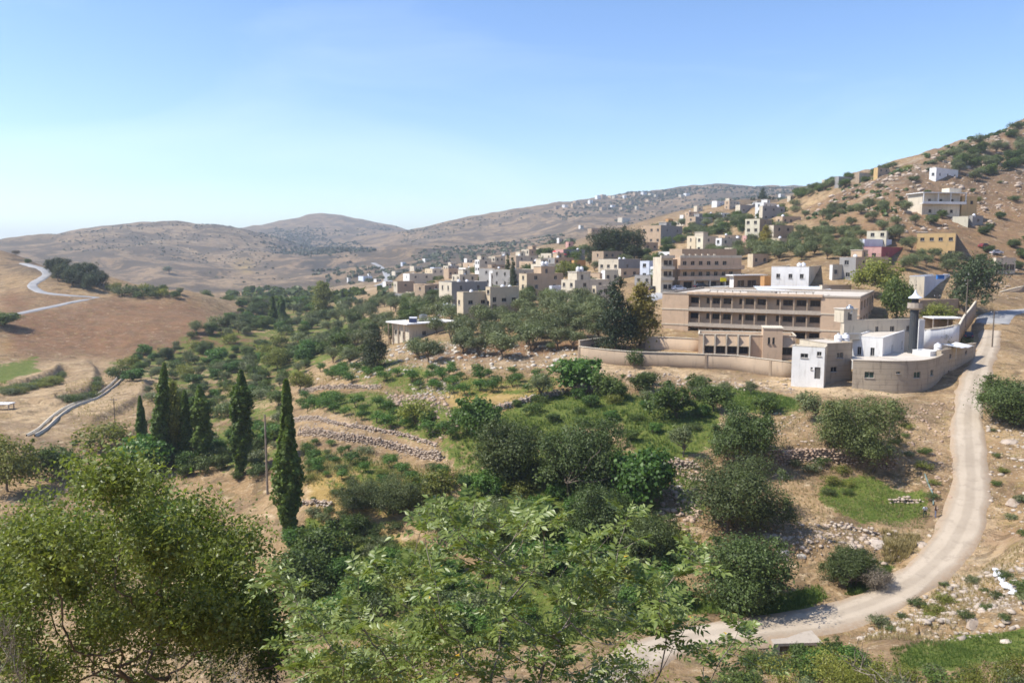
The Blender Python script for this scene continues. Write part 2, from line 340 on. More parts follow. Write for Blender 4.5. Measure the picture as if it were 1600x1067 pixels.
def soil_material():
    t = NT('dry_soil', .95, .1); p = t.geo()
    nl = t.noise(p, .035, 5, .6); nm = t.noise(p, .22, 5, .62); nf = t.noise(p, 1.7, 4, .65); nh = t.noise(p, 7.0, 3, .6)
    c = t.mix(t.ramp(nl, .35, .68), (.225, .150, .088), (.42, .305, .19))
    c = t.mix(t.ramp(nm, .42, .62), c, (.31, .215, .128)); c = t.mix(t.ramp(nf, .45, .72, 0, .6), c, (.52, .40, .28))
    red = t.attr('red'); c = t.mix(t.math('MULTIPLY', red, t.ramp(nm, .2, .7, .55, 1)), c, (.195, .102, .060))
    c = t.mix(t.math('MULTIPLY', t.attr('pale'), t.ramp(nm, .2, .65, .5, 1)), c, (.60, .47, .34))
    # uneven soil: hollows, clods, trodden and weathered patches
    c = t.mix(t.ramp(t.noise(p, .06, 7, .74, .4), .47, .60, 0, .62), c, (.165, .112, .075)); c = t.mix(t.ramp(t.noise(p, .26, 9, .80, .6), .51, .59, 0, .72), c, (.120, .088, .056)); c = t.mix(t.ramp(t.noise(p, .40, 7, .78, .3), .56, .63, 0, .65), c, (.58, .475, .36))
    c = t.mix(t.math('MULTIPLY', t.attr('scrub'), .75), c, t.mix(t.ramp(t.noise(p, .012, 8, .7), .38, .62), (.080, .062, .060), (.225, .162, .130)))
    c = t.mix(t.math('MULTIPLY', red, t.ramp(nf, .3, .7, .35, .75)), c, t.mix(t.ramp(nm, .4, .6), (.125, .066, .042), (.235, .130, .082)))
    # dry grass and weeds
    c = t.mix(t.ramp(t.noise(p, .6, 5, .7), .54, .66, 0, .6), c, (.25, .20, .085))
    c = t.mix(t.math('MULTIPLY', t.attr('yellow'), .9), c, (.46, .33, .10))
    # bare rock
    v = t.voro(p, .33); rk = t.math('MULTIPLY', t.math('MAXIMUM', t.ramp(t.noise(p, .5, 6, .72, .4), .55, .62), t.ramp(t.noise(p, .12, 8, .75, .6), .53, .58)), t.math('ADD', t.math('MULTIPLY', t.attr('rock'), .95), .12))
    c = t.mix(rk, c, t.mix(nf, (.15, .125, .105), (.52, .455, .38)))
    # low dark scrub
    sc = t.math('MULTIPLY', t.math('MAXIMUM', t.ramp(t.noise(p, .014, 9, .72, .8), .45, .53), t.ramp(t.noise(p, .07, 7, .75), .52, .58, 0, .9)), t.ramp(t.attr('scrub'), 0, .9, 0, 1)); c = t.mix(sc, c, t.mix(nm, (.034, .038, .036), (.085, .070, .064)))
    sd = t.math('MULTIPLY', t.ramp(t.noise(p, .42, 4, .7), .58, .64), .5); c = t.mix(sd, c, (.14, .115, .065))
    # green ground cover
    g = t.attr('grass'); gm_ = t.ramp(t.math('ADD', g, t.math('ADD', t.math('MULTIPLY', t.math('SUBTRACT', nm, .5), 1.6), t.math('MULTIPLY', t.math('SUBTRACT', nf, .5), 1.2))), .40, .66)
    c = t.mix(t.math('MULTIPLY', gm_, t.ramp(nf, .2, .7, .7, 1)), c, t.mix(t.noise(p, .9, 4, .6), (.050, .100, .016), (.160, .200, .045)))
    c = t.mix(1.0, c, (1.0, .945, .80), 'MULTIPLY')
    t.color(c); t.bump(t.math('ADD', t.math('MULTIPLY', nf, .6), t.math('ADD', t.math('MULTIPLY', nh, .15), t.math('MULTIPLY', v, .25))), .9, .7)
    return t.m
M_SOIL = soil_material()
terrain = struct(link('terrain', gm, M_SOIL), label='dry tan and reddish valley ground with terraces and hills')

def strip(name, line, half, mat, lift=.06, nx=7, edge=.75, label=None, crown=.05):
    """road surface: a strip with a slight crown, uneven edges and a skirt"""
    n = len(line); tv = np.gradient(line[:, :2], axis=0); tv /= np.linalg.norm(tv, axis=1)[:, None] + 1e-9
    nv = np.stack([-tv[:, 1], tv[:, 0]], 1); V = []
    for j in range(nx + 2):
        s = -1 + 2 * (max(0, min(j - 1, nx - 1))) / (nx - 1); e = edge * fbm(line[:, 0] + 50 * s, line[:, 1], 4, 4, 77)
        off = s * (half + e) + (0 if 0 < j < nx + 1 else math.copysign(.5, s)); z = line[:, 2] + lift + crown * (1 - s * s) - (0 if 0 < j < nx + 1 else .5)
        V.append(np.stack([line[:, 0] + nv[:, 0] * off, line[:, 1] + nv[:, 1] * off, z], 1))
    V = np.stack(V, 1); i = np.arange(n * (nx + 2)).reshape(n, nx + 2)
    q = np.stack([i[:-1, :-1], i[:-1, 1:], i[1:, 1:], i[1:, :-1]], -1).reshape(-1, 4)
    me = mesh_from(name, V.reshape(-1, 3), q, True); a = np.tile(np.clip((np.arange(nx + 2) - 1) / (nx - 1), 0, 1) * 2 - 1, n); add_attr(me, 'across', a)
    return struct(link(name, me, mat), label=label)
def gravel_material(name, a, b, tracks=True):
    t = NT(name, .95, .1); p = t.geo(); n1 = t.noise(p, .16, 5, .6); n2 = t.noise(p, 3, 5, .7)
    c = t.mix(t.ramp(n1, .3, .7), a, b)
    if tracks:
        ac = t.math('ABSOLUTE', t.attr('across')); tr = t.math('MULTIPLY', t.ramp(t.math('ABSOLUTE', t.math('SUBTRACT', ac, .45)), .12, .3, 1, 0), t.ramp(n1, .3, .6, .35, .55))
        c = t.mix(tr, c, tuple(min(1, x * 1.22) for x in b)); c = t.mix(t.math('MULTIPLY', t.ramp(ac, .62, 1.0, 0, 1), t.ramp(n2, .35, .6, .3, 1)), c, (.36, .26, .17)); c = t.mix(t.ramp(t.noise(p, .8, 6, .75), .54, .62, 0, .4), c, (.27, .22, .165))
    c = t.mix(t.ramp(n2, .55, .75, 0, .35), c, tuple(x * .7 for x in a)); t.color(c); t.bump(n2, .5, .08); return t.m
M_GRAVEL = gravel_material('pale_gravel', (.335, .272, .200), (.425, .352, .265)); M_ASPHALT = gravel_material('worn_asphalt', (.27, .265, .26), (.36, .35, .34), False)
strip('road', ROAD_MAIN, 2.0, M_GRAVEL, label='pale gravel road winding down past the mosque')
strip('road', ROAD_TOP, 3.3, M_ASPHALT, .10, label='grey asphalt road above the mosque')
strip('road', ROAD_SPUR, 1.6, M_ASPHALT, .25, label='straight grey lane across the bare slope'); strip('road', ROAD_BEND, 1.7, M_ASPHALT, .28, label='winding grey lane up the left slope')
strip('road', STREET, 4.0, M_ASPHALT, .12, label='village street in front of the apartment block'); strip('road', ROAD_FAR, 3.2, M_ASPHALT, .3, label='pale lane far up the valley')
# ------------------------------------------------------------------ vegetation kit
def leaf_material(name, c1, c2, trans=.28, rough=.5, spec=.3, hue=.06):
    t = NT(name, rough, spec); oi = t.n('ShaderNodeObjectInfo').outputs['Random']
    c = t.mix(t.attr('tint'), c1, c2)
    c = t.mix(t.ramp(oi, 0, 1, 0, hue * 2.2), c, tuple((a * .6 + .10 * k) for a, k in zip(c2, (1.5, 1.25, .45))))
    hv = t.n('ShaderNodeHueSaturation'); t.set(hv.inputs['Color'], c); t.set(hv.inputs['Value'], t.ramp(t.math('FRACT', t.math('MULTIPLY', oi, 7.31)), 0, 1, .95 if hue else 1.15, 1.4 if hue else 1.15))
    c = hv.outputs[0]; t.color(c)
    tr = t.n('ShaderNodeBsdfTranslucent'); t.set(tr.inputs[0], t.mix(.5, c, t.mix(1.0, c, (1.6, 1.7, .6), 'MULTIPLY')))
    mx = t.n('ShaderNodeMixShader'); mx.inputs[0].default_value = trans
    t.t.links.new(t.b.outputs[0], mx.inputs[1]); t.t.links.new(tr.outputs[0], mx.inputs[2]); t.t.links.new(mx.outputs[0], t.t.nodes['Material Output'].inputs[0])
    return t.m
def bark_material(name, a, b):
    t = NT(name, .95, .1); p = t.coord(); mp = t.n('ShaderNodeMapping'); t.set(mp.inputs[0], p); mp.inputs['Scale'].default_value = (1, 1, .25)
    n = t.noise(mp.outputs[0], 6, 5, .65); t.color(t.mix(t.ramp(n, .3, .7), a, b)); t.bump(n, .6, .04); return t.m
ML = {
 'olive': leaf_material('olive_leaf', (.060, .078, .028), (.175, .200, .088), .22, .45),
 'dark': leaf_material('dark_leaf', (.030, .056, .010), (.100, .142, .026), .28),
 'fig': leaf_material('fig_leaf', (.030, .075, .012), (.095, .180, .030), .32),
 'carob': leaf_material('carob_leaf', (.030, .050, .012), (.092, .128, .034), .25),
 'willow': leaf_material('willow_leaf', (.048, .066, .020), (.130, .158, .052), .27),
 'poplar': leaf_material('poplar_leaf', (.042, .082, .012), (.135, .200, .036), .38),
 'lime': leaf_material('lime_leaf', (.085, .105, .016), (.22, .225, .045), .35),
 'gold': leaf_material('gold_leaf', (.115, .095, .018), (.27, .22, .045), .35),
 'pine': leaf_material('pine_needle', (.018, .034, .012), (.060, .082, .028), .12),
 'dry': leaf_material('dry_twig', (.085, .070, .052), (.20, .165, .125), .1, .9, .1),
 'grass': leaf_material('grass_blade', (.040, .085, .014), (.125, .185, .036), .35),
 'straw': leaf_material('straw_blade', (.21, .165, .075), (.42, .34, .17), .3),
 'far': leaf_material('far_leaf', (.030, .042, .022), (.080, .095, .048), .1),
}
MB_BARK = bark_material('bark', (.085, .065, .048), (.21, .17, .13)); MB_PALE = bark_material('pale_bark', (.16, .13, .10), (.36, .31, .25))
def unit(v): return v / (np.linalg.norm(v, axis=-1, keepdims=True) + 1e-9)
def leaves(pos, nrm, size, ratio=.55, rng=RNG, spread=.8, fold=.12):
    """rhombic leaves, one folded quad each; returns V, F, tint"""
    n = len(pos); nn = unit(nrm + rng.normal(0, spread, (n, 3))); a = unit(np.cross(nn, rng.normal(0, 1, (n, 3)))); b = np.cross(nn, a)
    s = (size * rng.uniform(.65, 1.35, n))[:, None]; l = a * s * .5; w_ = b * s * .5 * ratio; up = nn * s * fold
    V = np.stack([pos - l, pos + w_ + up, pos + l, pos - w_ + up], 1).reshape(-1, 3)
    F = np.arange(n * 4).reshape(n, 4); return V, F, np.repeat(rng.random(n), 4)
def lobed(lobes, n, size, clump=.30, nclump=26, ratio=.55, shell=.62, seed=1, zflat=1.0, spread=.75):
    """leaf cloud over ellipsoid lobes (x,y,z,rx,ry,rz): clumps on each lobe's skin, gaps in between"""
    g = np.random.default_rng(seed); P_ = []; N_ = []; T_ = []
    wts = np.array([l[3] * l[5] for l in lobes]); wts /= wts.sum()
    for l, wt in zip(lobes, wts):
        c = np.array(l[:3]); rad = np.array(l[3:6]); nc = max(5, int(nclump * wt * len(lobes)))
        d = unit(g.normal(0, 1, (nc, 3))); d[:, 2] = np.where(d[:, 2] < -.55, -d[:, 2], d[:, 2]); cr = g.uniform(shell, 1.02, nc)[:, None]
        cc = c + d * rad * cr; m = int(n * wt); k = g.integers(0, nc, m)
        sc = clump * rad.mean() * g.uniform(.6, 1.3, nc)
        p = cc[k] + np.clip(g.normal(0, 1, (m, 3)), -2.2, 2.2) * sc[k][:, None] * np.array([1, 1, .75 * zflat])
        nr = unit((p - c) / rad) * .8 + d[k] * .5 + np.array([0, 0, .35]); P_.append(p); N_.append(nr)
    p = np.concatenate(P_); nr = np.concatenate(N_); return leaves(p, nr, size, ratio, g, spread)
def tube(pts, rad, sides=6):
    """tapered tube along a polyline"""
    pts = np.asarray(pts, float); n = len(pts); rad = np.asarray(rad, float)
    t = unit(np.gradient(pts, axis=0)); ref = np.where(np.abs(t[:, 2:3]) > .9, np.array([[1., 0, 0]]), np.array([[0, 0, 1.]]))
    a = unit(np.cross(t, ref)); b = np.cross(t, a); th = np.arange(sides) / sides * 2 * np.pi
    V = pts[:, None] + rad[:, None, None] * (np.cos(th)[None, :, None] * a[:, None] + np.sin(th)[None, :, None] * b[:, None])
    i = np.arange(n * sides).reshape(n, sides); j = np.roll(i, -1, 1)
    F = np.stack([i[:-1], j[:-1], j[1:], i[1:]], -1).reshape(-1, 4)
    return V.reshape(-1, 3), F
def join(parts):
    V = []; F = []; o = 0
    for v, f in parts: V.append(v); F.append(f + o); o += len(v)
    return np.concatenate(V), np.concatenate(F)
def limb(p0, p1, r0, r1, g, n=6, bend=.12):
    p0 = np.array(p0, float); p1 = np.array(p1, float); L = np.linalg.norm(p1 - p0); t = np.linspace(0, 1, n)[:, None]
    off = g.normal(0, bend * L, 3); p = p0 + (p1 - p0) * t + off * (np.sin(t * np.pi)) * .6; p[1:-1] += g.normal(0, .03 * L, (n - 2, 3))
    return tube(p, np.linspace(r0, r1, n))
def tree_meshes(name, lobes, n, size, trunk_h, trunk_r, leafmat, bark=None, seed=1, clump=.3, nclump=26, ratio=.55, stems=1, shell=.62, spread=.75, straight=False):
    g = np.random.default_rng(seed); V, F, T = lobed(lobes, n, size, clump, nclump, ratio, shell, seed, spread=spread)
    cm = mesh_from(name + '_crown', V, F); add_attr(cm, 'tint', T); cm.materials.append(leafmat)
    parts = []
    for s in range(stems):
        a = g.uniform(0, 6.28); bx = np.array([math.cos(a), math.sin(a), 0]) * trunk_r * 1.2 * (stems > 1)
        top = np.array([g.normal(0, .15), g.normal(0, .15), trunk_h]) + bx * 4
        if straight:
            parts.append(limb((0, 0, -.05), (0, 0, trunk_h), trunk_r * 1.25, trunk_r * .4, g, 7, .004)); continue
        parts.append(limb(bx - [0, 0, .4], top, trunk_r / stems ** .4 * 1.25, trunk_r * .75 / stems ** .4, g, 7, .06))
        for k, l in enumerate(lobes):
            if k % stems == s: parts.append(limb(top - [0, 0, trunk_h * .12], np.array(l[:3]) + g.normal(0, .2, 3) * np.array(l[3:6]), trunk_r * .5 / stems ** .3, trunk_r * .10, g, 6, .12))
    V, F = join(parts); tm = mesh_from(name + '_trunk', V, F, True); tm.materials.append(bark or MB_BARK)
    return cm, tm
KIT = {}
def ring_lobes(seed, n, R0, z0, z1, r0, r1, core=True, sq=.8):
    g = np.random.default_rng(seed); L = []
    if core: L.append((0, 0, (z0 + z1) / 2 + .25 * (z1 - z0), r1 * 1.05, r1 * 1.05, r1 * .9))
    for k in range(n):
        a = 6.283 * k / n + g.uniform(-.4, .4); rr = R0 * g.uniform(.55, 1.05); s = g.uniform(r0, r1)
        L.append((rr * math.cos(a), rr * math.sin(a), g.uniform(z0, z1), s, s * g.uniform(.75, 1.25), s * sq * g.uniform(.75, 1.25)))
    for k in range(n):   # outlying sprigs break the outline
        a = g.uniform(0, 6.283); rr = R0 * g.uniform(.95, 1.5); s = r0 * g.uniform(.3, .6); L.append((rr * math.cos(a), rr * math.sin(a), g.uniform(z0, z1 + .16), s, s, s * 1.2))
    return L
# every kind is built near 1 unit tall so that placement scales it to metres
for i in range(5):
    KIT['olive', i] = tree_meshes('olive', ring_lobes(10 + i, 7, .30, .34, .72, .19, .27), 2900, .064, .25, .035, ML['olive'], seed=20 + i, clump=.42, nclump=15, ratio=.45)
for i in range(4):
    KIT['round', i] = tree_meshes('round', ring_lobes(40 + i, 9, .34, .22, .66, .22, .30), 4600, .062, .2, .03, ML['dark'], seed=50 + i, clump=.34, nclump=22, ratio=.6)
for i in range(3):
    KIT['fig', i] = tree_meshes('fig', ring_lobes(60 + i, 10, .36, .20, .68, .20, .30), 5000, .072, .18, .03, ML['fig'], seed=70 + i, clump=.32, nclump=24, ratio=.8, stems=2)
for i in range(4):
    KIT['carob', i] = tree_meshes('carob', ring_lobes(80 + i, 14, .38, .18, .74, .18, .28), 21000, .035, .2, .03, ML['carob'], seed=90 + i, clump=.34, nclump=26, ratio=.5, stems=3)
for i in range(2):
    KIT['willow', i] = tree_meshes('willow', ring_lobes(85 + i, 14, .40, .17, .76, .17, .27), 21000, .034, .2, .028, ML['willow'], seed=95 + i, clump=.36, nclump=24, ratio=.4, stems=3)
for i in range(3):
    KIT['citrus', i] = tree_meshes('citrus', ring_lobes(100 + i, 5, .24, .42, .70, .20, .27), 1000, .085, .3, .03, ML['fig'], seed=110 + i, clump=.4, nclump=14, ratio=.55)
for i in range(4):
    KIT['shrub', i] = tree_meshes('shrub', ring_lobes(120 + i, 7, .50, .18, .55, .25, .38), 1300, .10, .15, .02, (ML['dark'], ML['olive'], ML['lime'], ML['carob'])[i], seed=130 + i, clump=.4, nclump=14, stems=3)
def column_lobes(seed, n, r, z0, z1, taper):
    g = np.random.default_rng(seed); L = []
    for k in range(n):
        t = k / (n - 1); rr = r * taper(t); a = g.uniform(0, 6.28); o = rr * .45
        L.append((o * math.cos(a), o * math.sin(a), z0 + (z1 - z0) * t, rr, rr, (z1 - z0) / n * 1.15))
    return L
for i in range(3):
    KIT['poplar', i] = tree_meshes('poplar', column_lobes(140 + i, 18, .064, .05, .97, lambda t: .70 + .42 * math.sin(t * 2.6) if t < .72 else 1.09 - (t - .72) * 3.0), 15000, .0185, .5, .010, ML['poplar'], seed=150 + i, clump=.42, nclump=40, ratio=.7, shell=.5, straight=True)
def spindle(seed, n, size, shape, leafmat, trunk_r=.010, ratio=.7):
    """dense upright column of leaves: shape(t) is the radius at height t; shallow vertical flutes and tufts"""
    g = np.random.default_rng(seed); t = g.random(n) ** .92; a = g.uniform(0, 6.283, n); ph = g.uniform(0, 6.283, 4)
    bump = 1 + .16 * np.sin(a * 2 + ph[0] + t * 9) + .12 * np.sin(a * 5 + ph[1] - t * 16) + .30 * vnoise(a * 1.6 + seed, t * 17, seed) + .26 * vnoise(a * 3.1, t * 44, seed + 1)
    r = np.array([shape(x) for x in t]) * bump * (1.08 - .6 * g.random(n) ** 1.6); p = np.stack([np.cos(a) * r, np.sin(a) * r, .03 + .97 * t + .015 * g.random(n)], 1)
    nr = np.stack([np.cos(a), np.sin(a), np.full(n, .45)], 1); V, F, T = leaves(p, nr, size, ratio, g, .8); cm = mesh_from('column_crown', V, F); add_attr(cm, 'tint', T); cm.materials.append(leafmat)
    V, F = limb((0, 0, -.05), (0, 0, .6), trunk_r * 1.25, trunk_r * .3, g, 7, .004); tm = mesh_from('column_trunk', V, F, True); tm.materials.append(MB_BARK); return cm, tm
_pop = lambda t: .062 * min(1, .55 + 1.6 * t) * (1.0 if t < .55 else max(.06, 1 - ((t - .55) / .47) ** 1.9))
def _popv(k): return lambda t: _pop(t) * (1 + .22 * math.sin(t * (7 + 3 * k) + k * 2.1)) * (1 if t < .5 else (.85, 1.25, 1.1)[k])
for i in range(3): KIT['poplar', i] = spindle(150 + i, 12000, .0225, _popv(i), ML['poplar'])
KIT['limepoplar', 0] = tree_meshes('poplar', column_lobes(144, 13, .17, .10, .92, lambda t: .75 + .45 * math.sin(t * 3.0) if t < .8 else 1.0 - (t - .8) * 2.5), 9000, .036, .5, .02, ML['lime'], seed=154, clump=.42, nclump=28, ratio=.7, shell=.45, straight=True)
KIT['cypress', 0] = tree_meshes('cypress', column_lobes(145, 12, .085, .06, .95, lambda t: 1.1 - .95 * t), 5500, .030, .5, .015, ML['pine'], seed=155, clump=.4, nclump=18, ratio=.4, shell=.5, straight=True)
KIT['conifer', 0] = tree_meshes('conifer', column_lobes(146, 12, .26, .06, .92, lambda t: 1.05 - .75 * t ** 1.3) + ring_lobes(147, 8, .22, .2, .7, .07, .12, False), 9000, .038, .5, .022, ML['pine'], seed=156, clump=.42, nclump=20, ratio=.4, shell=.55, straight=True)
KIT['goldtree', 0] = tree_meshes('goldtree', column_lobes(148, 9, .16, .18, .92, lambda t: 1.15 - .7 * t) + ring_lobes(149, 7, .20, .25, .6, .07, .11, False), 6500, .042, .5, .018, ML['gold'], seed=157, clump=.5, nclump=16, ratio=.55, shell=.5, straight=True)
for i in range(3):
    KIT['pine', i] = tree_meshes('pine', ring_lobes(160 + i, 13, .30, .18, .82, .14, .24, True, .8), 7000, .050, .35, .028, ML['pine'], seed=170 + i, clump=.42, nclump=18, ratio=.35)
KIT['limetree', 0] = tree_meshes('limetree', ring_lobes(180, 8, .30, .36, .76, .16, .26), 4200, .052, .3, .026, ML['lime'], seed=181, clump=.4, nclump=18, ratio=.6)
KIT['limetree', 1] = tree_meshes('limetree', ring_lobes(182, 9, .32, .32, .78, .14, .26), 4600, .050, .3, .026, ML['lime'], seed=183, clump=.4, nclump=18, ratio=.6)
KIT['drybush', 0] = tree_meshes('drybush', ring_lobes(184, 8, .42, .25, .6, .22, .32), 4200, .11, .2, .02, ML['dry'], MB_PALE, seed=185, clump=.4, nclump=20, ratio=.12, stems=4)
NAMES = {'olive': 'olive_tree', 'round': 'evergreen_tree', 'fig': 'fig_tree', 'carob': 'carob_tree', 'willow': 'willow_tree', 'citrus': 'citrus_tree', 'shrub': 'shrub', 'poplar': 'poplar_tree', 'limepoplar': 'poplar_tree', 'cypress': 'cypress_tree',
         'conifer': 'conifer_tree', 'goldtree': 'yellow_tree', 'pine': 'pine_tree', 'limetree': 'leafy_tree', 'drybush': 'dry_bush'}
CATS = {'shrub': 'shrub', 'drybush': 'bush'}
NVAR = {}
for k, i in KIT: NVAR[k] = max(NVAR.get(k, 0), i + 1)
TREES = []
def plant(kind, p, h, label, group=None, wide=1.0, var=None, lean=0.0):
    """one tree of h metres standing at p"""
    i = random.randrange(NVAR[kind]) if var is None else var; cm, tm = KIT[kind, i]
    e = bpy.data.objects.new(NAMES[kind], None); COL.objects.link(e); e.location = p; e.empty_display_size = .5
    e.rotation_euler = (random.uniform(-.04, .04), lean + random.uniform(-.04, .04), random.uniform(0, 6.28) if not lean else 0); s = h * random.uniform(.97, 1.03); e.scale = (s * wide, s * wide, s)
    c = bpy.data.objects.new('crown', cm); COL.objects.link(c); c.parent = e
    t = bpy.data.objects.new('trunk', tm); COL.objects.link(t); t.parent = e
    TREES.append((p[0], p[1], h * wide * (.08 if kind in ('poplar', 'limepoplar', 'cypress') else .4))); return tag(e, label, CATS.get(kind, 'tree'), group)
def tree_px(kind, u, vb, hpx, label, group=None, wide=1.0, var=None, rmin=44, lean=0.0):
    p = P(u, vb, rmin); return plant(kind, p, hpx * math.hypot(p.x * .0 + p.y, 0) / F_PX * 1.02, label, group, wide, var, lean)
def scatter(poly, n, sep, seed, rmin=44, tries=60):
    """points spread over the ground inside a photo polygon, at least sep metres apart"""
    g = random.Random(seed); wp = [tuple(P(u, v, rmin)[:2]) for u, v in poly]; xs = [p[0] for p in wp]; ys = [p[1] for p in wp]; out = []
    for _ in range(n * tries):
        if len(out) >= n: break
        x = g.uniform(min(xs), max(xs)); y = g.uniform(min(ys), max(ys))
        if not in_poly(wp, np.array([x]), np.array([y]))[0]: continue
        if any((x - a) ** 2 + (y - b) ** 2 < sep * sep for a, b in out): continue
        out.append((x, y))
    return [Vector((x, y, ground(x, y))) for x, y in out]
# ------------------------------------------------------------------ building kit
class MB:
    """collects quads, boxes and prisms for one mesh"""
    def __init__(s): s.V = []; s.F = []
    def quad(s, a, b, c, d):
        o = len(s.V); s.V += [a, b, c, d]; s.F.append((o, o + 1, o + 2, o + 3)); return s
    def box(s, x0, x1, y0, y1, z0, z1):
        o = len(s.V); s.V += [(x0, y0, z0), (x1, y0, z0), (x1, y1, z0), (x0, y1, z0), (x0, y0, z1), (x1, y0, z1), (x1, y1, z1), (x0, y1, z1)]
        s.F += [tuple(o + k for k in f) for f in ((0, 3, 2, 1), (4, 5, 6, 7), (0, 1, 5, 4), (1, 2, 6, 5), (2, 3, 7, 6), (3, 0, 4, 7))]; return s
    def prism(s, poly, z0, z1):
        n = len(poly); o = len(s.V); s.V += [(x, y, z0) for x, y in poly] + [(x, y, z1) for x, y in poly]
        s.F += [(o + i, o + (i + 1) % n, o + n + (i + 1) % n, o + n + i) for i in range(n)]; s.F += [tuple(o + n + i for i in range(n)), tuple(o + n - 1 - i for i in range(n))]; return s
    def lathe(s, prof, x=0, y=0, sides=16):
        """profile of (radius, z)"""
        o = len(s.V); m = len(prof)
        for r, z in prof:
            s.V += [(x + r * math.cos(6.28319 * k / sides), y + r * math.sin(6.28319 * k / sides), z) for k in range(sides)]
        for i in range(m - 1):
            for k in range(sides):
                a = o + i * sides + k; b = o + i * sides + (k + 1) % sides; s.F.append((a, b, b + sides, a + sides))
        s.F.append(tuple(o + (m - 1) * sides + k for k in range(sides))); return s
    def tube(s, pts, r, sides=6):
        v, f = tube(pts, [r] * len(pts), sides); o = len(s.V); s.V += [tuple(p) for p in v]; s.F += [tuple(int(k) + o for k in q) for q in f]; return s
    def panel(s, L, H, holes, depth, fn, z0=0.0):
        """wall panel L x (z0..H) with rectangular holes (x0,x1,z0,z1) and reveals; fn maps (along, in, z) to a point"""
        xs = sorted({0.0, L, *[h[0] for h in holes], *[h[1] for h in holes]}); zs = sorted({z0, H, *[h[2] for h in holes], *[h[3] for h in holes]})
        for i in range(len(xs) - 1):
            for j in range(len(zs) - 1):
                cx, cz = (xs[i] + xs[i + 1]) / 2, (zs[j] + zs[j + 1]) / 2
                if any(h[0] < cx < h[1] and h[2] < cz < h[3] for h in holes): continue
                s.quad(fn(xs[i], 0, zs[j]), fn(xs[i + 1], 0, zs[j]), fn(xs[i + 1], 0, zs[j + 1]), fn(xs[i], 0, zs[j + 1]))
        for a, b, c, d in holes:
            s.quad(fn(a, 0, c), fn(a, depth, c), fn(a, depth, d), fn(a, 0, d)); s.quad(fn(b, depth, c), fn(b, 0, c), fn(b, 0, d), fn(b, depth, d))
            s.quad(fn(a, 0, d), fn(a, depth, d), fn(b, depth, d), fn(b, 0, d)); s.quad(fn(a, depth, c), fn(a, 0, c), fn(b, 0, c), fn(b, depth, c))
        return s
    def obj(s, name, mat, parent=None, loc=(0, 0, 0), rz=0, smooth=False):
        me = bpy.data.meshes.new(name); me.from_pydata([tuple(map(float, v)) for v in s.V], [], s.F); me.update()
        if smooth: me.polygons.foreach_set('use_smooth', np.ones(len(me.polygons), dtype=bool))
        return link(name, me, mat, parent, loc, rz)
def plaster(name, col, stain=.35, course=0.0, rough=.9):
    t = NT(name, rough, .15); p = t.coord(); g = t.geo()
    mp = t.n('ShaderNodeMapping'); t.set(mp.inputs[0], p); mp.inputs['Scale'].default_value = (1, 1, .18)
    n1 = t.noise(g, .35, 5, .6); n2 = t.noise(mp.outputs[0], 1.6, 4, .65); n3 = t.noise(g, 6, 3, .6)
    c = t.mix(t.ramp(n1, .3, .72, 0, .6), col, tuple(x * .78 for x in col)); c = t.mix(t.ramp(n2, .52, .74, 0, stain), c, (.17, .14, .11)); c = t.mix(t.ramp(n3, .5, .8, 0, .25), c, tuple(min(1, x * 1.2) for x in col))
    h = n3
    if course:
        sp = t.n('ShaderNodeSeparateXYZ'); t.set(sp.inputs[0], p); f = t.math('FRACT', t.math('MULTIPLY', sp.outputs[2], 1 / course))
        ln = t.ramp(t.math('ABSOLUTE', t.math('SUBTRACT', f, .5)), .40, .48); c = t.mix(t.math('MULTIPLY', ln, .3), c, tuple(x * .5 for x in col)); h = t.math('SUBTRACT', n3, ln)
    t.color(c); t.bump(h, .35, .04); return t.m
MP = {
 'cream': plaster('cream_render', (.63, .52, .36)), 'pale': plaster('pale_render', (.64, .56, .43), .5), 'white': plaster('white_paint', (.80, .785, .75), .3), 'grey': plaster('grey_block', (.33, .315, .295), .4, .25),
 'tan': plaster('tan_stone', (.54, .40, .27), .3, .3), 'ochre': plaster('ochre_render', (.60, .41, .19)), 'red': plaster('red_paint', (.42, .11, .11), .2), 'brown': plaster('brown_stone', (.41, .31, .215), .5, .3),
 'stone': plaster('limestone_block', (.60, .435, .295), .4, .28), 'concrete': plaster('raw_concrete', (.44, .375, .30), .6), 'yellow': plaster('pale_yellow_paint', (.70, .64, .48), .3), 'bluewhite': plaster('bluish_white_paint', (.68, .72, .78), .2),
 'orange': plaster('orange_render', (.55, .31, .13)), 'pink': plaster('pink_render', (.62, .36, .31)), 'roof': plaster('flat_roof_screed', (.58, .51, .42), .3), 'roofwhite': plaster('white_roof_paint', (.82, .80, .76), .2), 'mosque': plaster('weathered_concrete', (.44, .365, .27), .8, .9), 'minaret': plaster('grey_minaret_stone', (.060, .064, .068), .3, .5),
}
def simple(name, col, rough=.5, metal=0, spec=.3):
    t = NT(name, rough, spec); t.b.inputs['Metallic'].default_value = metal; n = t.noise(t.coord(), 3, 3); t.color(t.mix(t.ramp(n, .35, .7), tuple(x * .85 for x in col), col)); return t.m
M_GLASS = simple('dark_window_glass', (.018, .020, .024), .12, 0, .5); M_GREENGLASS = simple('greenish_window_glass', (.02, .06, .05), .15, 0, .5); M_FRAME = simple('window_frame', (.45, .42, .38), .6); M_DARKFRAME = simple('dark_metal_frame', (.08, .075, .07), .5)
M_TANK = simple('white_tank_plastic', (.80, .80, .80), .4); M_STEEL = simple('galvanised_steel', (.45, .47, .48), .35, .8); M_DOOR = simple('painted_metal_door', (.12, .11, .10), .5); M_WHITEMETAL = simple('white_sheet_metal', (.72, .74, .78), .35, .1)
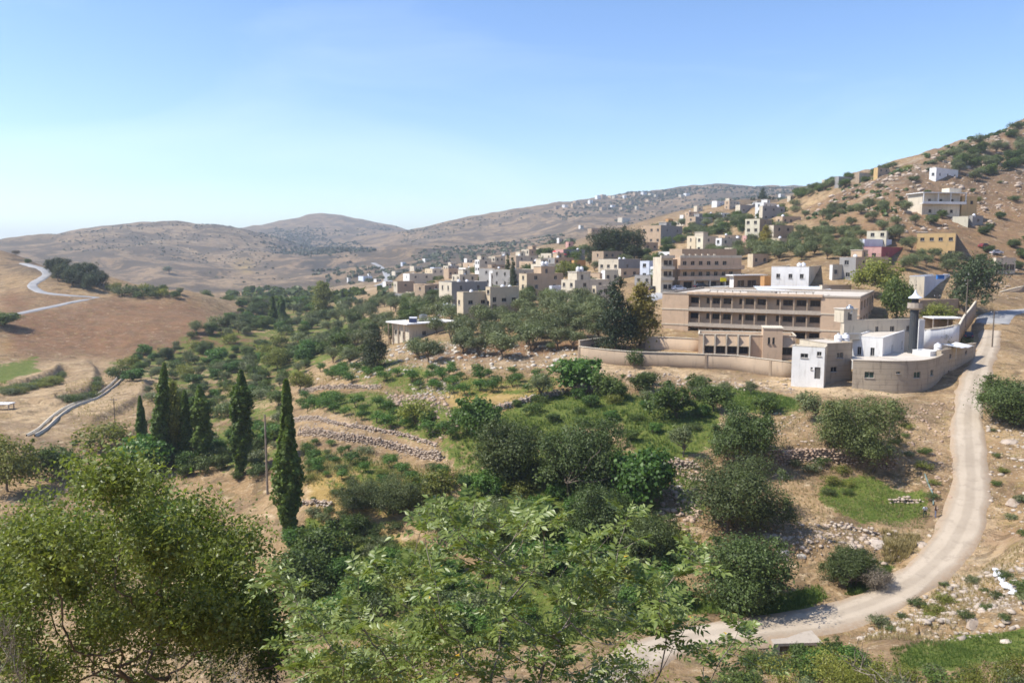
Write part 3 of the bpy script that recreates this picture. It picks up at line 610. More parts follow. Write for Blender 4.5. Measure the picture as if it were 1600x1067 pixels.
M_PANEL = simple('solar_panel_glass', (.015, .02, .05), .1, 0, .6); M_REDCLOTH = simple('red_cloth', (.70, .05, .07), .8); M_YELLOW = simple('yellow_sign_paint', (.75, .68, .02), .6); M_BLUE = simple('blue_paint', (.05, .22, .60), .5); M_WOOD = bark_material('weathered_pole', (.10, .08, .06), (.22, .18, .14))
WIN = {}
def window_mesh(w, h, style):
    k = (round(w, 2), round(h, 2), style)
    if k not in WIN:
        w, h = k[0], k[1]; f = MB(); t = .06; fm = M_FRAME if style != 'dark' else M_DARKFRAME
        f.box(0, w, 0, .05, h - t, h).box(0, w, 0, .05, 0, t).box(0, t, 0, .05, t, h - t).box(w - t, w, 0, .05, t, h - t).box(w / 2 - t / 2, w / 2 + t / 2, 0, .05, t, h - t).box(-.06, w + .06, -.26, 0, -.08, -.002)
        a = bpy.data.meshes.new('window'); a.from_pydata(f.V, [], f.F); a.materials.append(fm)
        g = MB().quad((0, .03, 0), (w, .03, 0), (w, .03, h), (0, .03, h)); b = bpy.data.meshes.new('pane'); b.from_pydata(g.V, [], g.F); b.materials.append(M_GREENGLASS if style == 'green' else M_GLASS)
        WIN[k] = (a, b)
    return WIN[k]
def add_window(parent, p, rz, w, h, style='plain', name='window'):
    a, b = window_mesh(w, h, style); o = link(name, a, None, parent, p, rz); link('pane', b, None, o); return o
def add_door(parent, p, rz, w, h):
    d = MB().box(0, w, 0, .06, 0, h).obj('door', M_DOOR, parent, p, rz); MB().box(w * .82, w * .88, -.05, 0, h * .48, h * .52).obj('handle', M_STEEL, d)
def corner_frame(ul, uc, ur, vt, vb, a, d=None):
    """near corner on the ground under (uc,vb); right face runs along (cos a, sin a), left face along (-sin a, cos a)"""
    c = P(uc, vb, 60) if d is None else PD(uc, vb, d); a = R(a)
    top = PD(uc, vt, c.y).z; k = lambda u: (u - CX) / F_PX / (math.cos(PITCH) - (vb - CY) / F_PX * math.sin(PITCH))
    def ln(u, dx, dy):
        kk = math.tan(pix_dir(u, (vt + vb) / 2)[0]); den = dx - kk * dy; return abs((kk * c.y - c.x) / den) if abs(den) > 1e-3 else 8
    L1 = ln(ur, math.cos(a), math.sin(a)) if ur > uc else 0; L2 = ln(ul, -math.sin(a), math.cos(a)) if ul < uc else 0
    return c, a, L1, L2, top - c.z
WATER_TANK = None
def tank_mesh():
    global WATER_TANK
    if WATER_TANK is None:
        b = MB().lathe([(.55, 0), (.62, .05), (.60, .3), (.64, .33), (.60, .36), (.60, .7), (.64, .73), (.60, .76), (.60, 1.05), (.48, 1.25), (.2, 1.34), (.2, 1.42), (.02, 1.44)]); me = bpy.data.meshes.new('tank_body'); me.from_pydata(b.V, [], b.F); me.materials.append(M_TANK)
        me.polygons.foreach_set('use_smooth', np.ones(len(me.polygons), dtype=bool))
        c = MB().lathe([(.22, 1.40), (.25, 1.44), (.25, 1.5), (.05, 1.54)], sides=12); m2 = bpy.data.meshes.new('lid'); m2.from_pydata(c.V, [], c.F); m2.materials.append(M_TANK); WATER_TANK = (me, m2)
    return WATER_TANK
def water_tank(p, label, s=1.0, group=None, mat=None):
    a, b = tank_mesh(); e = bpy.data.objects.new('water_tank', None); COL.objects.link(e); e.location = p; e.scale = (s, s, s); e.rotation_euler.z = random.uniform(0, 6)
    if mat: a = a.copy(); a.materials.clear(); a.materials.append(mat)
    link('tank_body', a, None, e); link('lid', b, None, e); return tag(e, label, 'water tank', group)
HOUSES = []
def in_house(x, y, m=1.2):
    for cx, cy, a, L1, L2 in HOUSES:
        dx, dy = x - cx, y - cy; u_ = dx * math.cos(a) + dy * math.sin(a); v_ = -dx * math.sin(a) + dy * math.cos(a)
        if -m < u_ < L1 + m and -m < v_ < L2 + m: return True
    return False
def house(ul, uc, ur, vt, vb, a, col, floors, nl, nr, label, cat='house', name='house', d=None, left=None, right=None, tanks=(), stair=None, parapet=.55, win=(1.15, 1.15), roof='roof', colr=None, style='plain', depth=None, slab=0.0, doors=(), dish=False, sink=3.0):
    c, a, L1, L2, H = corner_frame(ul, uc, ur, vt, vb, a, d); L1 = L1 or depth or 8; L2 = L2 or depth or 8; L1 = min(L1, 30); L2 = min(L2, 30)
    e = bpy.data.objects.new(name, None); COL.objects.link(e); e.location = c; e.rotation_euler.z = a; tag(e, label, cat); HOUSES.append((c.x, c.y, a, L1, L2))
    far = c.y > 330; dz = H / floors
    def auto(L, n, spec, vis):
        out = []
        if spec is not None:
            for fx, fz, ww, hh in spec: out.append((fx * L - ww / 2, fx * L + ww / 2, fz * H - hh / 2, fz * H + hh / 2))
            return out
        for f in range(floors):
            for k in range(n):
                w_, h_ = win; cx = L * (k + .5 + random.uniform(-.1, .1)) / n; cz = dz * f + dz * .55
                if cz + h_ / 2 < H - .3 and cx - w_ / 2 > .2 and cx + w_ / 2 < L - .2 and w_ < L / n * .85: out.append((cx - w_ / 2, cx + w_ / 2, cz - h_ / 2, cz + h_ / 2))
        return out
    hr = auto(L1, nr, right, True); hl = auto(L2, nl, left, True)
    # left face: local x=0, runs from far (y=L2) to near (y=0) as seen from outside
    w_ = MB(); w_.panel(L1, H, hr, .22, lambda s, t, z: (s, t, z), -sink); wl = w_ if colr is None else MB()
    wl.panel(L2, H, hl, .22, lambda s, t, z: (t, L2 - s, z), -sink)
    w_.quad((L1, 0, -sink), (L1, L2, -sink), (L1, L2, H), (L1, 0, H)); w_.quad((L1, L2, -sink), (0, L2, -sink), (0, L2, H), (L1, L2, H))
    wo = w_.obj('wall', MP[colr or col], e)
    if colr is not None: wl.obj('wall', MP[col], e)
    t = .22; zr = H - parapet; r = MB().quad((t, t, zr), (L1 - t, t, zr), (L1 - t, L2 - t, zr), (t, L2 - t, zr)); r.obj('roof', MP[roof], e)
    if slab: MB().box(-slab, L1 + slab, -slab, L2 + slab, H, H + .28).obj('roof_slab', MP[roof], e)
    else:
        pr = MB(); pr.box(-.04, L1 + .04, -.04, t, H, H + .08).box(-.04, L1 + .04, L2 - t, L2 + .04, H, H + .08).box(-.04, t, t, L2 - t, H, H + .08).box(L1 - t, L1 + .04, t, L2 - t, H, H + .08)
        pr.quad((t, t, zr), (t, t, H), (L1 - t, t, H), (L1 - t, t, zr)); pr.quad((t, L2 - t, zr), (L1 - t, L2 - t, zr), (L1 - t, L2 - t, H), (t, L2 - t, H)); pr.quad((t, t, zr), (t, L2 - t, zr), (t, L2 - t, H), (t, t, H)); pr.quad((L1 - t, t, zr), (L1 - t, t, H), (L1 - t, L2 - t, H), (L1 - t, L2 - t, zr))
        pr.obj('parapet', MP[colr or col], e)
    for x0, x1, z0, z1 in hr:
        if z1 - z0 > 1.9: add_door(e, (x0, .15, z0), 0, x1 - x0, z1 - z0)
        else: add_window(e, (x0, .13, z0), 0, x1 - x0, z1 - z0, style)
    for x0, x1, z0, z1 in hl:
        if z1 - z0 > 1.9: add_door(e, (.15, L2 - x0, z0), -math.pi / 2, x1 - x0, z1 - z0)
        else: add_window(e, (.13, L2 - x0, z0), -math.pi / 2, x1 - x0, z1 - z0, style)
    top = H + (.28 if slab else -parapet); ca, sa = math.cos(a), math.sin(a); loc = lambda x, y, z: Vector((c.x + ca * x - sa * y, c.y + sa * x + ca * y, c.z + z))
    if stair:
        fx, fy, sw, sd, sh = stair; x0, y0 = fx * L1, fy * L2
        s = MB(); s.panel(sw, sh, [(sw * .3, sw * .3 + .9, .0, 1.95)] if sh > 2.2 else [], .15, lambda q, tt, z: (x0 + q, y0 + tt, top + z)); s.quad((x0 + sw, y0, top), (x0 + sw, y0 + sd, top), (x0 + sw, y0 + sd, top + sh), (x0 + sw, y0, top + sh)).quad((x0, y0 + sd, top), (x0, y0, top), (x0, y0, top + sh), (x0, y0 + sd, top + sh)).quad((x0 + sw, y0 + sd, top), (x0, y0 + sd, top), (x0, y0 + sd, top + sh), (x0 + sw, y0 + sd, top + sh))
        so = s.obj('stairwell', MP[colr or col], e); MB().box(x0 - .15, x0 + sw + .15, y0 - .15, y0 + sd + .15, top + sh, top + sh + .18).obj('stairwell_roof', MP[roof], so)
        if sh > 2.2: MB().box(sw * .3 + x0, sw * .3 + x0 + .9, y0 + .1, y0 + .14, top, top + 1.95).obj('door', M_DOOR, so)
    sh2 = {}
    for fx, fy, s, kind in tanks:
        up = (stair[4] + .18) if (stair and kind == 's') else 0
        sh2[label] = 1; p = loc(fx * L1, fy * L2, top + up)
        water_tank(p, 'white water tank on the ' + next((v for k_, v in TANKL if label.startswith(k_)), 'house'), s, 'water tanks on roofs', M_STEEL if kind == 'm' else None)
    return e, loc, L1, L2, H
TANKL = [('cream three', 'cream three-storey house'), ('taller cream', 'taller cream house'), ('pale house with small', 'pale house with grey face'), ('tan three', 'notched tan house'), ('plain pale', 'plain pale house'), ('grey house with three', 'grey house under the pines'), ('greyish pink', 'greyish pink house'), ('pale grey house', 'pale grey house with white end'), ('grey two-storey', 'grey house with six windows'), ('large white', 'large white building behind the school'), ('white wing', 'white wing behind the school'), ('small grey hut', 'small grey hut'), ('bluish white shed', 'bluish orchard shed')]

# ------------------------------------------------------------------ school
def school():
    C = PD(1344, 466, 160); b = R(29); dx, dy = -math.cos(b), math.sin(b); k = math.tan(pix_dir(1035, 463)[0]); L = (k * C.y - C.x) / (dx - k * dy)
    k2 = math.tan(pix_dir(1389, 460)[0]); ex, ey = math.sin(b), math.cos(b); D = min(abs((k2 * C.y - C.x) / (ex - k2 * ey)), 34); H = 10.4; z0 = C.z - H
    O = Vector((C.x + dx * L, C.y + dy * L, z0)); e = bpy.data.objects.new('school_building', None); COL.objects.link(e); e.location = O; e.rotation_euler.z = -b
    tag(e, 'long three-storey tan stone school with open galleries behind the perimeter wall', 'school'); X = lambda px: (px - 1035.4) / (1344.3 - 1035.4) * L
    xl, xr = X(1081), X(1289); fl = H / 3; ms = MP['stone']; g = 1.3
    def block(x0, x1, name, holes=(), side=None):
        m = MB(); m.panel(x1 - x0, H, list(holes), .2, lambda s, t, z: (x0 + s, t, z), -2)
        if side is None: m.quad((x0, D, -2), (x0, 0, -2), (x0, 0, H), (x0, D, H)).quad((x1, 0, -2), (x1, D * .4, -2), (x1, D * .4, H), (x1, 0, H))
        else: m.panel(D, H, side, .35, lambda s, t, z: (x1 - t, s, z), -2).quad((x0, D * .4, -2), (x0, 0, -2), (x0, 0, H), (x0, D * .4, H))
        return m.obj(name, ms, e)
    block(0, xl, 'wall')
    sw = [(D * (.08 + .19 * i), D * (.08 + .19 * i) + D * .11, fl * f + .9, fl * f + 2.7) for i in range(5) for f in range(3)]
    block(xr, L, 'wall', (), sw)
    for y0, y1, za, zb in sw: add_window(e, (L - .28, y0, za), math.pi / 2, y1 - y0, zb - za, 'dark')
    # belt courses of the end blocks
    for z in (fl, 2 * fl):
        MB().box(-.08, xl + .05, -.10, .0, z - .12, z + .13).obj('belt_course', MP['pale'], e); MB().box(xr - .05, L + .08, -.10, .0, z - .12, z + .13).obj('belt_course', MP['pale'], e)
    # recessed gallery wall with window openings
    grp = [(325, 395), (430, 455), (470, 525), (540, 600), (640, 665), (680, 740), (755, 815), (870, 895), (910, 975), (990, 1055), (1070, 1135)]
    gx = lambda X5: xl + (X5 - 325) / (1140 - 325) * (xr - xl); holes = []
    for f in range(3):
        for a_, c_ in grp: holes.append((gx(a_) - xl + .12, gx(c_) - xl - .12, fl * f + 1.5, fl * f + 2.7))
    m = MB().panel(xr - xl, H, holes, .2, lambda s, t, z: (xl + s, g + t, z), -2); m.obj('gallery_wall', MP['tan'], e)
    for h in holes: add_window(e, (xl + h[0], g + .14, h[2]), 0, h[1] - h[0], h[3] - h[2], 'dark')
    for f in range(1, 4):
        MB().box(xl + .01, xr - .01, -.15, g - .01, f * fl - .28, f * fl - (.0 if f < 3 else .02)).obj('floor_slab', MP['concrete'], e)
        if f < 3: MB().box(xl + .01, xr - .01, .05, .2, f * fl + .01, f * fl + .55).obj('balustrade', MP['concrete'], e)
    for X5 in (395, 470, 533, 605, 675, 748, 820, 902, 983, 1060): MB().box(gx(X5) - .13, gx(X5) + .13, .22, .5, -1, H - .3).obj('column', MP['brown'], e)
    MB().box(xl - .3, xr + .3, -.35, g + .2, H + .01, H + .5).obj('fascia', MP['stone'], e)
    MB().quad((.25, .25, H - .1), (L - .25, .25, H - .1), (L - .25, D - .25, H - .1), (.25, D - .25, H - .1)).obj('roof', MP['roof'], e)
    pr = MB(); t = .28
    pr.box(-.1, xl - .31, -.1, t, H, H + .35).box(xr + .31, L + .1, -.1, t, H, H + .35).box(-.1, L + .1, D - t, D + .1, H, H + .35).box(-.1, t, t, D - t, H, H + .35).box(L - t, L + .1, t, D - t, H, H + .35); pr.obj('parapet', MP['concrete'], e)
    MB().quad((L, D, -2), (0, D, -2), (0, D, H), (L, D, H)).obj('wall', ms, e)
    for i in range(14): MB().box(gx(420 + 50 * i) - .12, gx(420 + 50 * i) + .12, 5.5, 5.75, H - .1, H + .7).obj('roof_post', MP['concrete'], e)
    MB().box(gx(420), gx(1080), 5.56, 5.70, H + .7, H + .82).obj('roof_rail', M_DARKFRAME, e)
    MB().box(gx(640), gx(820), 9, 12, H - .09, H + .45).obj('roof_curb', MP['concrete'], e); MB().box(gx(300), gx(380), 8, 11, H - .09, H + .3).obj('roof_curb', MP['concrete'], e)
    pts = [np.array([X(1050) + (X(1150) - X(1050)) * q, 4 + 3 * math.sin(q * 5) * q, H - .02]) for q in np.linspace(0, 1, 24)]; MB().tube(pts, .10).obj('roof_hose', M_DARKFRAME, e)
    HOUSES.append((O.x, O.y, -b, L, D)); return e
school()
def school_annex():
    # low front wing with hooded bays and a stair tower
    HOUSES.append((PD(1091, 551, 157).x, 157 - 4, -.25, 20, 16)); C = PD(1091, 551, 157); b = R(14); k = math.tan(pix_dir(1243, 545)[0]); dx, dy = math.cos(b), -math.sin(b); L = (k * C.y - C.x) / (dx - k * dy); H = PD(1091, 522, 157).z - C.z
    e = bpy.data.objects.new('school_annex', None); COL.objects.link(e); e.location = C; e.rotation_euler.z = -b; tag(e, 'low tan annex with four hooded bays and square stair tower before the school', 'building')
    X = lambda px: (px - 1091) / (1243 - 1091) * L; D = 7.0; holes = [(X(1099) + (X(1172) - X(1099)) * i / 4 + .25, X(1099) + (X(1172) - X(1099)) * (i + 1) / 4 - .25, .1, H * .40) for i in range(4)] + [(X(1222), X(1238), .1, H * .42)]
    m = MB().panel(L, H, holes, .3, lambda s, t, z: (s, t, z), -3); m.quad((0, D, -3), (0, 0, -3), (0, 0, H), (0, D, H)).quad((L, 0, -3), (L, D, -3), (L, D, H), (L, 0, H)).quad((L, D, -3), (0, D, -3), (0, D, H), (L, D, H)); m.obj('wall', MP['stone'], e)
    for h in holes: add_window(e, (h[0], .2, h[2]), 0, h[1] - h[0], h[3] - h[2], 'dark')
    MB().quad((.2, .2, H - .5), (L - .2, .2, H - .5), (L - .2, D - .2, H - .5), (.2, D - .2, H - .5)).obj('roof', MP['roof'], e)
    pr = MB().box(-.1, L + .1, -.1, .2, H, H + .15).box(-.1, L + .1, D - .2, D + .1, H, H + .15).box(-.1, .2, .2, D - .2, H, H + .15).box(L - .2, L + .1, .2, D - .2, H, H + .15); pr.obj('parapet', MP['pale'], e)
    pin = MB().quad((.2, .21, H - .5), (.2, .21, H), (L - .2, .21, H), (L - .2, .21, H - .5)).quad((.2, D - .21, H - .5), (L - .2, D - .21, H - .5), (L - .2, D - .21, H), (.2, D - .21, H)); pin.obj('parapet', MP['stone'], e)
    for h in holes[:5]:  # sloped hood over each bay, fins between
        x0, x1 = h[0] - .1, h[1] + .1; z = h[3] + .05
        MB().prism([(x0, -.75), (x1, -.75), (x1, 0), (x0, 0)], z, z + .14).obj('hood', MP['cream'], e); o = MB(); o.quad((x0, -.7, z + .15), (x1, -.7, z + .15), (x1, -.01, H - .3), (x0, -.01, H - .3)); o.obj('hood', MP['tan'], e)
    for i in range(5):
        x = X(1099) + (X(1172) - X(1099)) * i / 4; MB().box(x - .12, x + .12, -.85, -.002, -3, H - .05).obj('fin', MP['pale'], e)
    tx0, tx1, th = X(1192), X(1222), PD(1192, 512, 155).z - C.z
    s = MB().panel(tx1 - tx0, th, [(.9, 1.35, th - 3.0, th - 1.7), (1.75, 2.2, th - 3.0, th - 1.7)], .2, lambda q, t, z: (tx0 + q, -1.2 + t, z), -3); s.quad((tx1, -1.2, -3), (tx1, 4, -3), (tx1, 4, th), (tx1, -1.2, th)).quad((tx0, 4, -3), (tx0, -1.2, -3), (tx0, -1.2, th), (tx0, 4, th)).quad((tx1, 4, -3), (tx0, 4, -3), (tx0, 4, th), (tx1, 4, th)).quad((tx0, -1.2, th), (tx1, -1.2, th), (tx1, 4, th), (tx0, 4, th))
    to = s.obj('stair_tower', MP['stone'], e)
    for q in (.9, 1.75): add_window(to, (tx0 + q, -1.1, th - 3.0), 0, .45, 1.3, 'dark')
    MB().box(tx0 - .12, tx1 + .12, -1.32, 4.12, th + .002, th + .22).obj('tower_cap', MP['pale'], to)
school_annex()
def wall_run(px, h, th, mat, label, name='boundary_wall', cat='wall', cap=True, rm=60, d=None, pil=0):
    pts = [P(u, v, rm) if d is None else PD(u, v, d[i]) for i, (u, v) in enumerate(px)]; L = smooth_line(pts, 2.0); n = len(L)
    e = bpy.data.objects.new(name, None); COL.objects.link(e); e.location = L[0]; tag(e, label, cat); tv = np.gradient(L[:, :2], axis=0); tv /= np.linalg.norm(tv, axis=1)[:, None]; nv = np.stack([-tv[:, 1], tv[:, 0]], 1)
    def sweep(prof):
        V = np.stack([np.stack([L[:, 0] + nv[:, 0] * o - L[0, 0], L[:, 1] + nv[:, 1] * o - L[0, 1], L[:, 2] + z - L[0, 2]], 1) for o, z in prof], 1); m = len(prof); i = np.arange(n * m).reshape(n, m); j = np.roll(i, -1, 1)
        f = np.stack([i[:-1], i[1:], j[1:], j[:-1]], -1).reshape(-1, 4); return mesh_from('wall', V.reshape(-1, 3), [f, np.array([i[0], i[-1][::-1]])])
    link('wall_body', sweep([(-th / 2, -1.5), (-th / 2, h), (th / 2, h), (th / 2, -1.5)]), mat, e)
    if cap: link('coping', sweep([(-th / 2 - .06, h + .002), (-th / 2 - .06, h + .14), (th / 2 + .06, h + .14), (th / 2 + .06, h + .002)]), MP['pale'], e)
    if pil:
        for q in range(0, n, pil): MB().box(-.22, .22, -.22, .22, -1.5, h + .1).obj('pier', mat, e, tuple(L[q] - L[0]), math.atan2(tv[q, 1], tv[q, 0]))
    return e
wall_run([(905, 563), (945, 568), (990, 572), (1060, 574), (1150, 578), (1238, 590)], 2.7, .3, MP['brown'], 'long brown perimeter wall below the school', pil=6)
wall_run([(1008, 552), (1050, 553), (1095, 556)], 3.4, .3, MP['tan'], 'upper tan wall between the dark conifer and the school annex', d=(163, 162, 160))
wall_run([(905, 545), (940, 540), (985, 535)], 1.6, .3, MP['brown'], 'side wall running back from the corner behind the dark conifer', d=(158, 168, 178))
# ------------------------------------------------------------------ mosque compound by the road
def mosque():
    house(1237, 1287, 1291, 543, 595, 60, 'white', 2, 0, 0, 'bright white two-storey house front beside the weathered mosque', left=[(.38, .72, 1.25, .75), (.83, .80, .75, .75), (.62, .35, .35, .4), (.80, .22, .95, 2.0)], depth=3.0, d=131.5, parapet=.1, colr='pale')
    e, loc, *_ = house(1248, 1290, 1331, 537, 597, 18, 'pale', 2, 0, 0, 'weathered concrete house with flat tan roof between white house and mosque', right=[(.52, .68, 1.35, 1.0), (.30, .32, 1.35, .9)], d=134, colr='mosque', parapet=.12, cat='house')
    for i, (fx, s) in enumerate(((5.0, 1.05), (6.6, 1.05))): water_tank(loc(fx, 3.2, 6.35), ['first white water tank on the tan roof above the mosque courtyard', 'second white water tank beside the grey metal tank above the mosque courtyard'][i], s * 1.05)
    g = MB().box(0, 3.2, 0, 1.3, .25, 1.3); ge = bpy.data.objects.new('metal_tank', None); COL.objects.link(ge); ge.location = loc(7.9, 4.2, 6.4); ge.rotation_euler.z = R(18); tag(ge, 'long grey metal tank on the tan roof beside two white tanks', 'water tank'); g.obj('tank_body', M_STEEL, ge)
    for x in (.3, 2.8): MB().box(x, x + .12, .2, 1.1, 0, .25).obj('foot', M_DARKFRAME, ge)
    # courtyard range with curved end
    ax = PD(1331, 603, 131); pts = [ax, PD(1365, 605, 130), PD(1400, 607, 129.5), PD(1432, 607, 130), PD(1452, 605, 132), PD(1466, 600, 136), PD(1474, 596, 141)]; L = smooth_line(spline(pts, 6), 1.0); zb = ax.z - .6; zt = PD(1331, 563, 131).z
    e = bpy.data.objects.new('mosque_range', None); COL.objects.link(e); e.location = (ax.x, ax.y, zb); tag(e, 'curved low concrete mosque range with green-glazed windows above the pale bank', 'mosque')
    S = [0]
    for a, b in zip(L, L[1:]): S.append(S[-1] + float(np.hypot(*(b - a)[:2])))
    S = np.array(S); H = zt - zb; hs = [(c * S[-1] - .75, c * S[-1] + .75, H * .42, H * .42 + 1.05) for c in (.10, .41, .585)] + [(.275 * S[-1] - .35, .275 * S[-1] + .35, H * .58, H * .58 + .4)]
    def fn(s, t, z):
        x = np.interp(s, S, L[:, 0]); y = np.interp(s, S, L[:, 1]); q = min(s + .5, S[-1]); p = max(s - .5, 0); tx = np.interp(q, S, L[:, 0]) - np.interp(p, S, L[:, 0]); ty = np.interp(q, S, L[:, 1]) - np.interp(p, S, L[:, 1]); n = math.hypot(tx, ty)
        return (x - ty / n * t - ax.x, y + tx / n * t - ax.y, z)
    m = MB(); xs = sorted({0.0, S[-1], *np.linspace(0, S[-1], 30), *[h[0] for h in hs], *[h[1] for h in hs]})
    zs = sorted({-2.5, H, *[h[2] for h in hs], *[h[3] for h in hs]})
    for i in range(len(xs) - 1):
        for j in range(len(zs) - 1):
            cx, cz = (xs[i] + xs[i + 1]) / 2, (zs[j] + zs[j + 1]) / 2
            if any(h[0] < cx < h[1] and h[2] < cz < h[3] for h in hs): continue
            m.quad(fn(xs[i], 0, zs[j]), fn(xs[i + 1], 0, zs[j]), fn(xs[i + 1], 0, zs[j + 1]), fn(xs[i], 0, zs[j + 1]))
    for a, b, c, d in hs:
        m.quad(fn(a, 0, c), fn(a, .25, c), fn(a, .25, d), fn(a, 0, d)).quad(fn(b, .25, c), fn(b, 0, c), fn(b, 0, d), fn(b, .25, d)).quad(fn(a, 0, d), fn(a, .25, d), fn(b, .25, d), fn(b, 0, d)).quad(fn(a, .25, c), fn(a, 0, c), fn(b, 0, c), fn(b, .25, c))
    m.obj('wall', MP['mosque'], e)
    for a, b, c, d in hs:
        p = fn(a, .16, c); q = fn(b, .16, c); add_window(e, p, math.atan2(q[1] - p[1], q[0] - p[0]), b - a, d - c, 'green')
    r = MB(); xs = np.linspace(0, S[-1], 26)
    for a, b in zip(xs, xs[1:]):
        r.quad(fn(a, .3, H - .35), fn(b, .3, H - .35), fn(b, 9, H - .35), fn(a, 9, H - .35))
    r.obj('roof', MP['roof'], e); r = MB()
    for a, b in zip(xs, xs[1:]):
        r.quad(fn(a, -.05, H + .10), fn(b, -.05, H + .10), fn(b, .3, H + .10), fn(a, .3, H + .10)).quad(fn(a, -.05, H), fn(b, -.05, H), fn(b, -.05, H + .10), fn(a, -.05, H + .10)).quad(fn(b, .3, H - .35), fn(a, .3, H - .35), fn(a, .3, H + .1), fn(b, .3, H + .1))
        r.quad(fn(a, -.06, -.1), fn(b, -.06, -.1), fn(b, -.06, .15), fn(a, -.06, .15))
    r.obj('parapet', MP['mosque'], e)
    # white prayer hall behind the curved range
    house(1331, 1378, 1418, 528, 563, 52, 'white', 1, 0, 0, 'white prayer hall with pointed windows behind the curved range', 'mosque', 'prayer_hall', d=139, left=[(.25, .35, .7, 1.5), (.68, .35, .7, 1.5)], right=[(.35, .35, .7, 1.4), (.75, .35, .7, 1.4)], parapet=.12, sink=2)
    house(1313, 1318, 1432, 501, 530, 12, 'pale', 1, 0, 0, 'long tan rear hall of the mosque in front of the school end', 'mosque', 'rear_hall', d=150, right=[(.45, .5, .7, 1.1), (.66, .5, 1.0, 1.1), (.88, .5, .7, 1.1)], parapet=.4, depth=8, stair=(-.01, .02, 2.9, 3, 2.5))
    water_tank(PD(1327, 500, 151) + Vector((0, 0, 1.2)), 'round grey steel water tank on the mosque stair head', 1.15, None, M_STEEL)
    house(1430, 1434, 1444, 500, 545, 20, 'white', 2, 0, 1, 'narrow white end house right of the dark minaret', d=146, depth=7)
    house(1425, 1452, 1467, 550, 575, 30, 'white', 1, 0, 0, 'small white flat roof room left of the white canopy', d=139, parapet=.15, roof='roofwhite', win=(.8, .8))
    house(1462, 1468, 1523, 548, 600, 42, 'mosque', 2, 0, 2, 'weathered stone corner house in shade along the gravel road', d=139, parapet=.5, win=(1.0, .8))
    water_tank(PD(1465, 549, 141), 'white water tank left of the white canopy over the corner house', 1.05)
    c = PD(1495, 551, 144); ce = bpy.data.objects.new('canopy', None); COL.objects.link(ce); ce.location = c; ce.rotation_euler.z = R(30); tag(ce, 'bright white sheet canopy over the corner house roof', 'canopy')
    n = 8; V = [(-2.8 + 5.6 * i / n, -1.6 + 3.2 * j, 1.35 + .35 * j - .25 * math.sin(3.14 * i / n) + .1 * math.sin(i * 2.1)) for i in range(n + 1) for j in range(2)]; me = mesh_from('sheet', V + [(x, y, z - .08) for x, y, z in V], np.array([(2 * i, 2 * i + 2, 2 * i + 3, 2 * i + 1) for i in range(n)] + [(2 * i + 2 * n + 2, 2 * i + 2 * n + 3, 2 * i + 2 * n + 5, 2 * i + 2 * n + 4) for i in range(n)] + [(2 * i, 2 * i + 2 * n + 2, 2 * i + 2 * n + 4, 2 * i + 2) for i in range(n)])); link('sheet', me, MP['roofwhite'], ce)
    for x, y, h in ((-2.6, -1.4, 1.2), (2.6, -1.4, 1.2), (-2.6, 1.4, 1.5), (2.6, 1.4, 1.5)): MB().tube([np.array([x, y, -1.2]), np.array([x, y, h])], .06).obj('post', M_STEEL, ce)
    # minaret
    b = PD(1425, 560, 144); zt = PD(1425, 466, 144).z - b.z; e = bpy.data.objects.new('minaret', None); COL.objects.link(e); e.location = b; tag(e, 'slim dark grey minaret with balcony and pale conical cap', 'minaret'); r = .74; zb = zt * .84
    MB().lathe([(r * 1.15, -3), (r * 1.15, 1.2), (r, 1.4), (r, zb - .35)], sides=12).obj('shaft', MP['minaret'], e); MB().lathe([(r * .85, zb - .34), (r * 1.2, zb - .3), (r * 1.75, zb), (r * 1.75, zb + .16), (r, zb + .17)], sides=12).obj('balcony', MP['concrete'], e)
    bal = MB()
    for k in range(12): a0, a1 = 6.283 * k / 12, 6.283 * (k + 1) / 12; q = r * 1.68; bal.quad((q * math.cos(a0), q * math.sin(a0), zb + .17), (q * math.cos(a1), q * math.sin(a1), zb + .17), (q * math.cos(a1), q * math.sin(a1), zb + .95), (q * math.cos(a0), q * math.sin(a0), zb + .95))
    bal.obj('railing', MP['concrete'], e); MB().lathe([(r * .8, zb + .18), (r * .8, zt)], sides=12).obj('lantern', MP['minaret'], e)
    MB().lathe([(r * .3, zt - .02), (r * 1.6, zt), (r * 1.55, zt + .12), (r * .8, zt + .5), (r * .42, zt + .9), (r * .12, zt + 1.5), (.02, zt + 1.6)], sides=12).obj('cap', MP['bluewhite'], e); MB().lathe([(.05, zt + 1.55), (.04, zt + 2.3), (.14, zt + 2.4), (.04, zt + 2.55), (.03, zt + 3.2), (.01, zt + 3.3)], sides=6).obj('finial', M_DARKFRAME, e)
    wall_run([(1497, 528), (1505, 512), (1516, 498), (1524, 486)], 2.4, .3, MP['brown'], 'brown stone wall climbing beside the road under the pine', d=(158, 168, 180, 190))
    wall_run([(1442, 541), (1470, 538), (1497, 532)], 3.2, .3, MP['white'], 'white courtyard wall behind the small olive by the minaret', d=(152, 155, 158))
    c = PD(1458, 511, 168); ce = bpy.data.objects.new('carport', None); COL.objects.link(ce); ce.location = c - Vector((0, 0, 1)); tag(ce, 'open carport with flat white roof below the yellow-green bush', 'carport'); MB().box(0, 6.6, 0, 4.5, 2.75, 3.0).obj('roof', MP['roofwhite'], ce); MB().box(0, 6.6, 4.3, 4.5, -1, 2.74).obj('back_wall', MP['brown'], ce); MB().box(.1, 6.5, .1, .25, -1, 1.0).obj('front_wall', MP['pale'], ce)
    for x in (.1, 3.2, 6.3): MB().box(x, x + .2, .3, .5, -1, 2.74).obj('post', MP['concrete'], ce)
mosque()

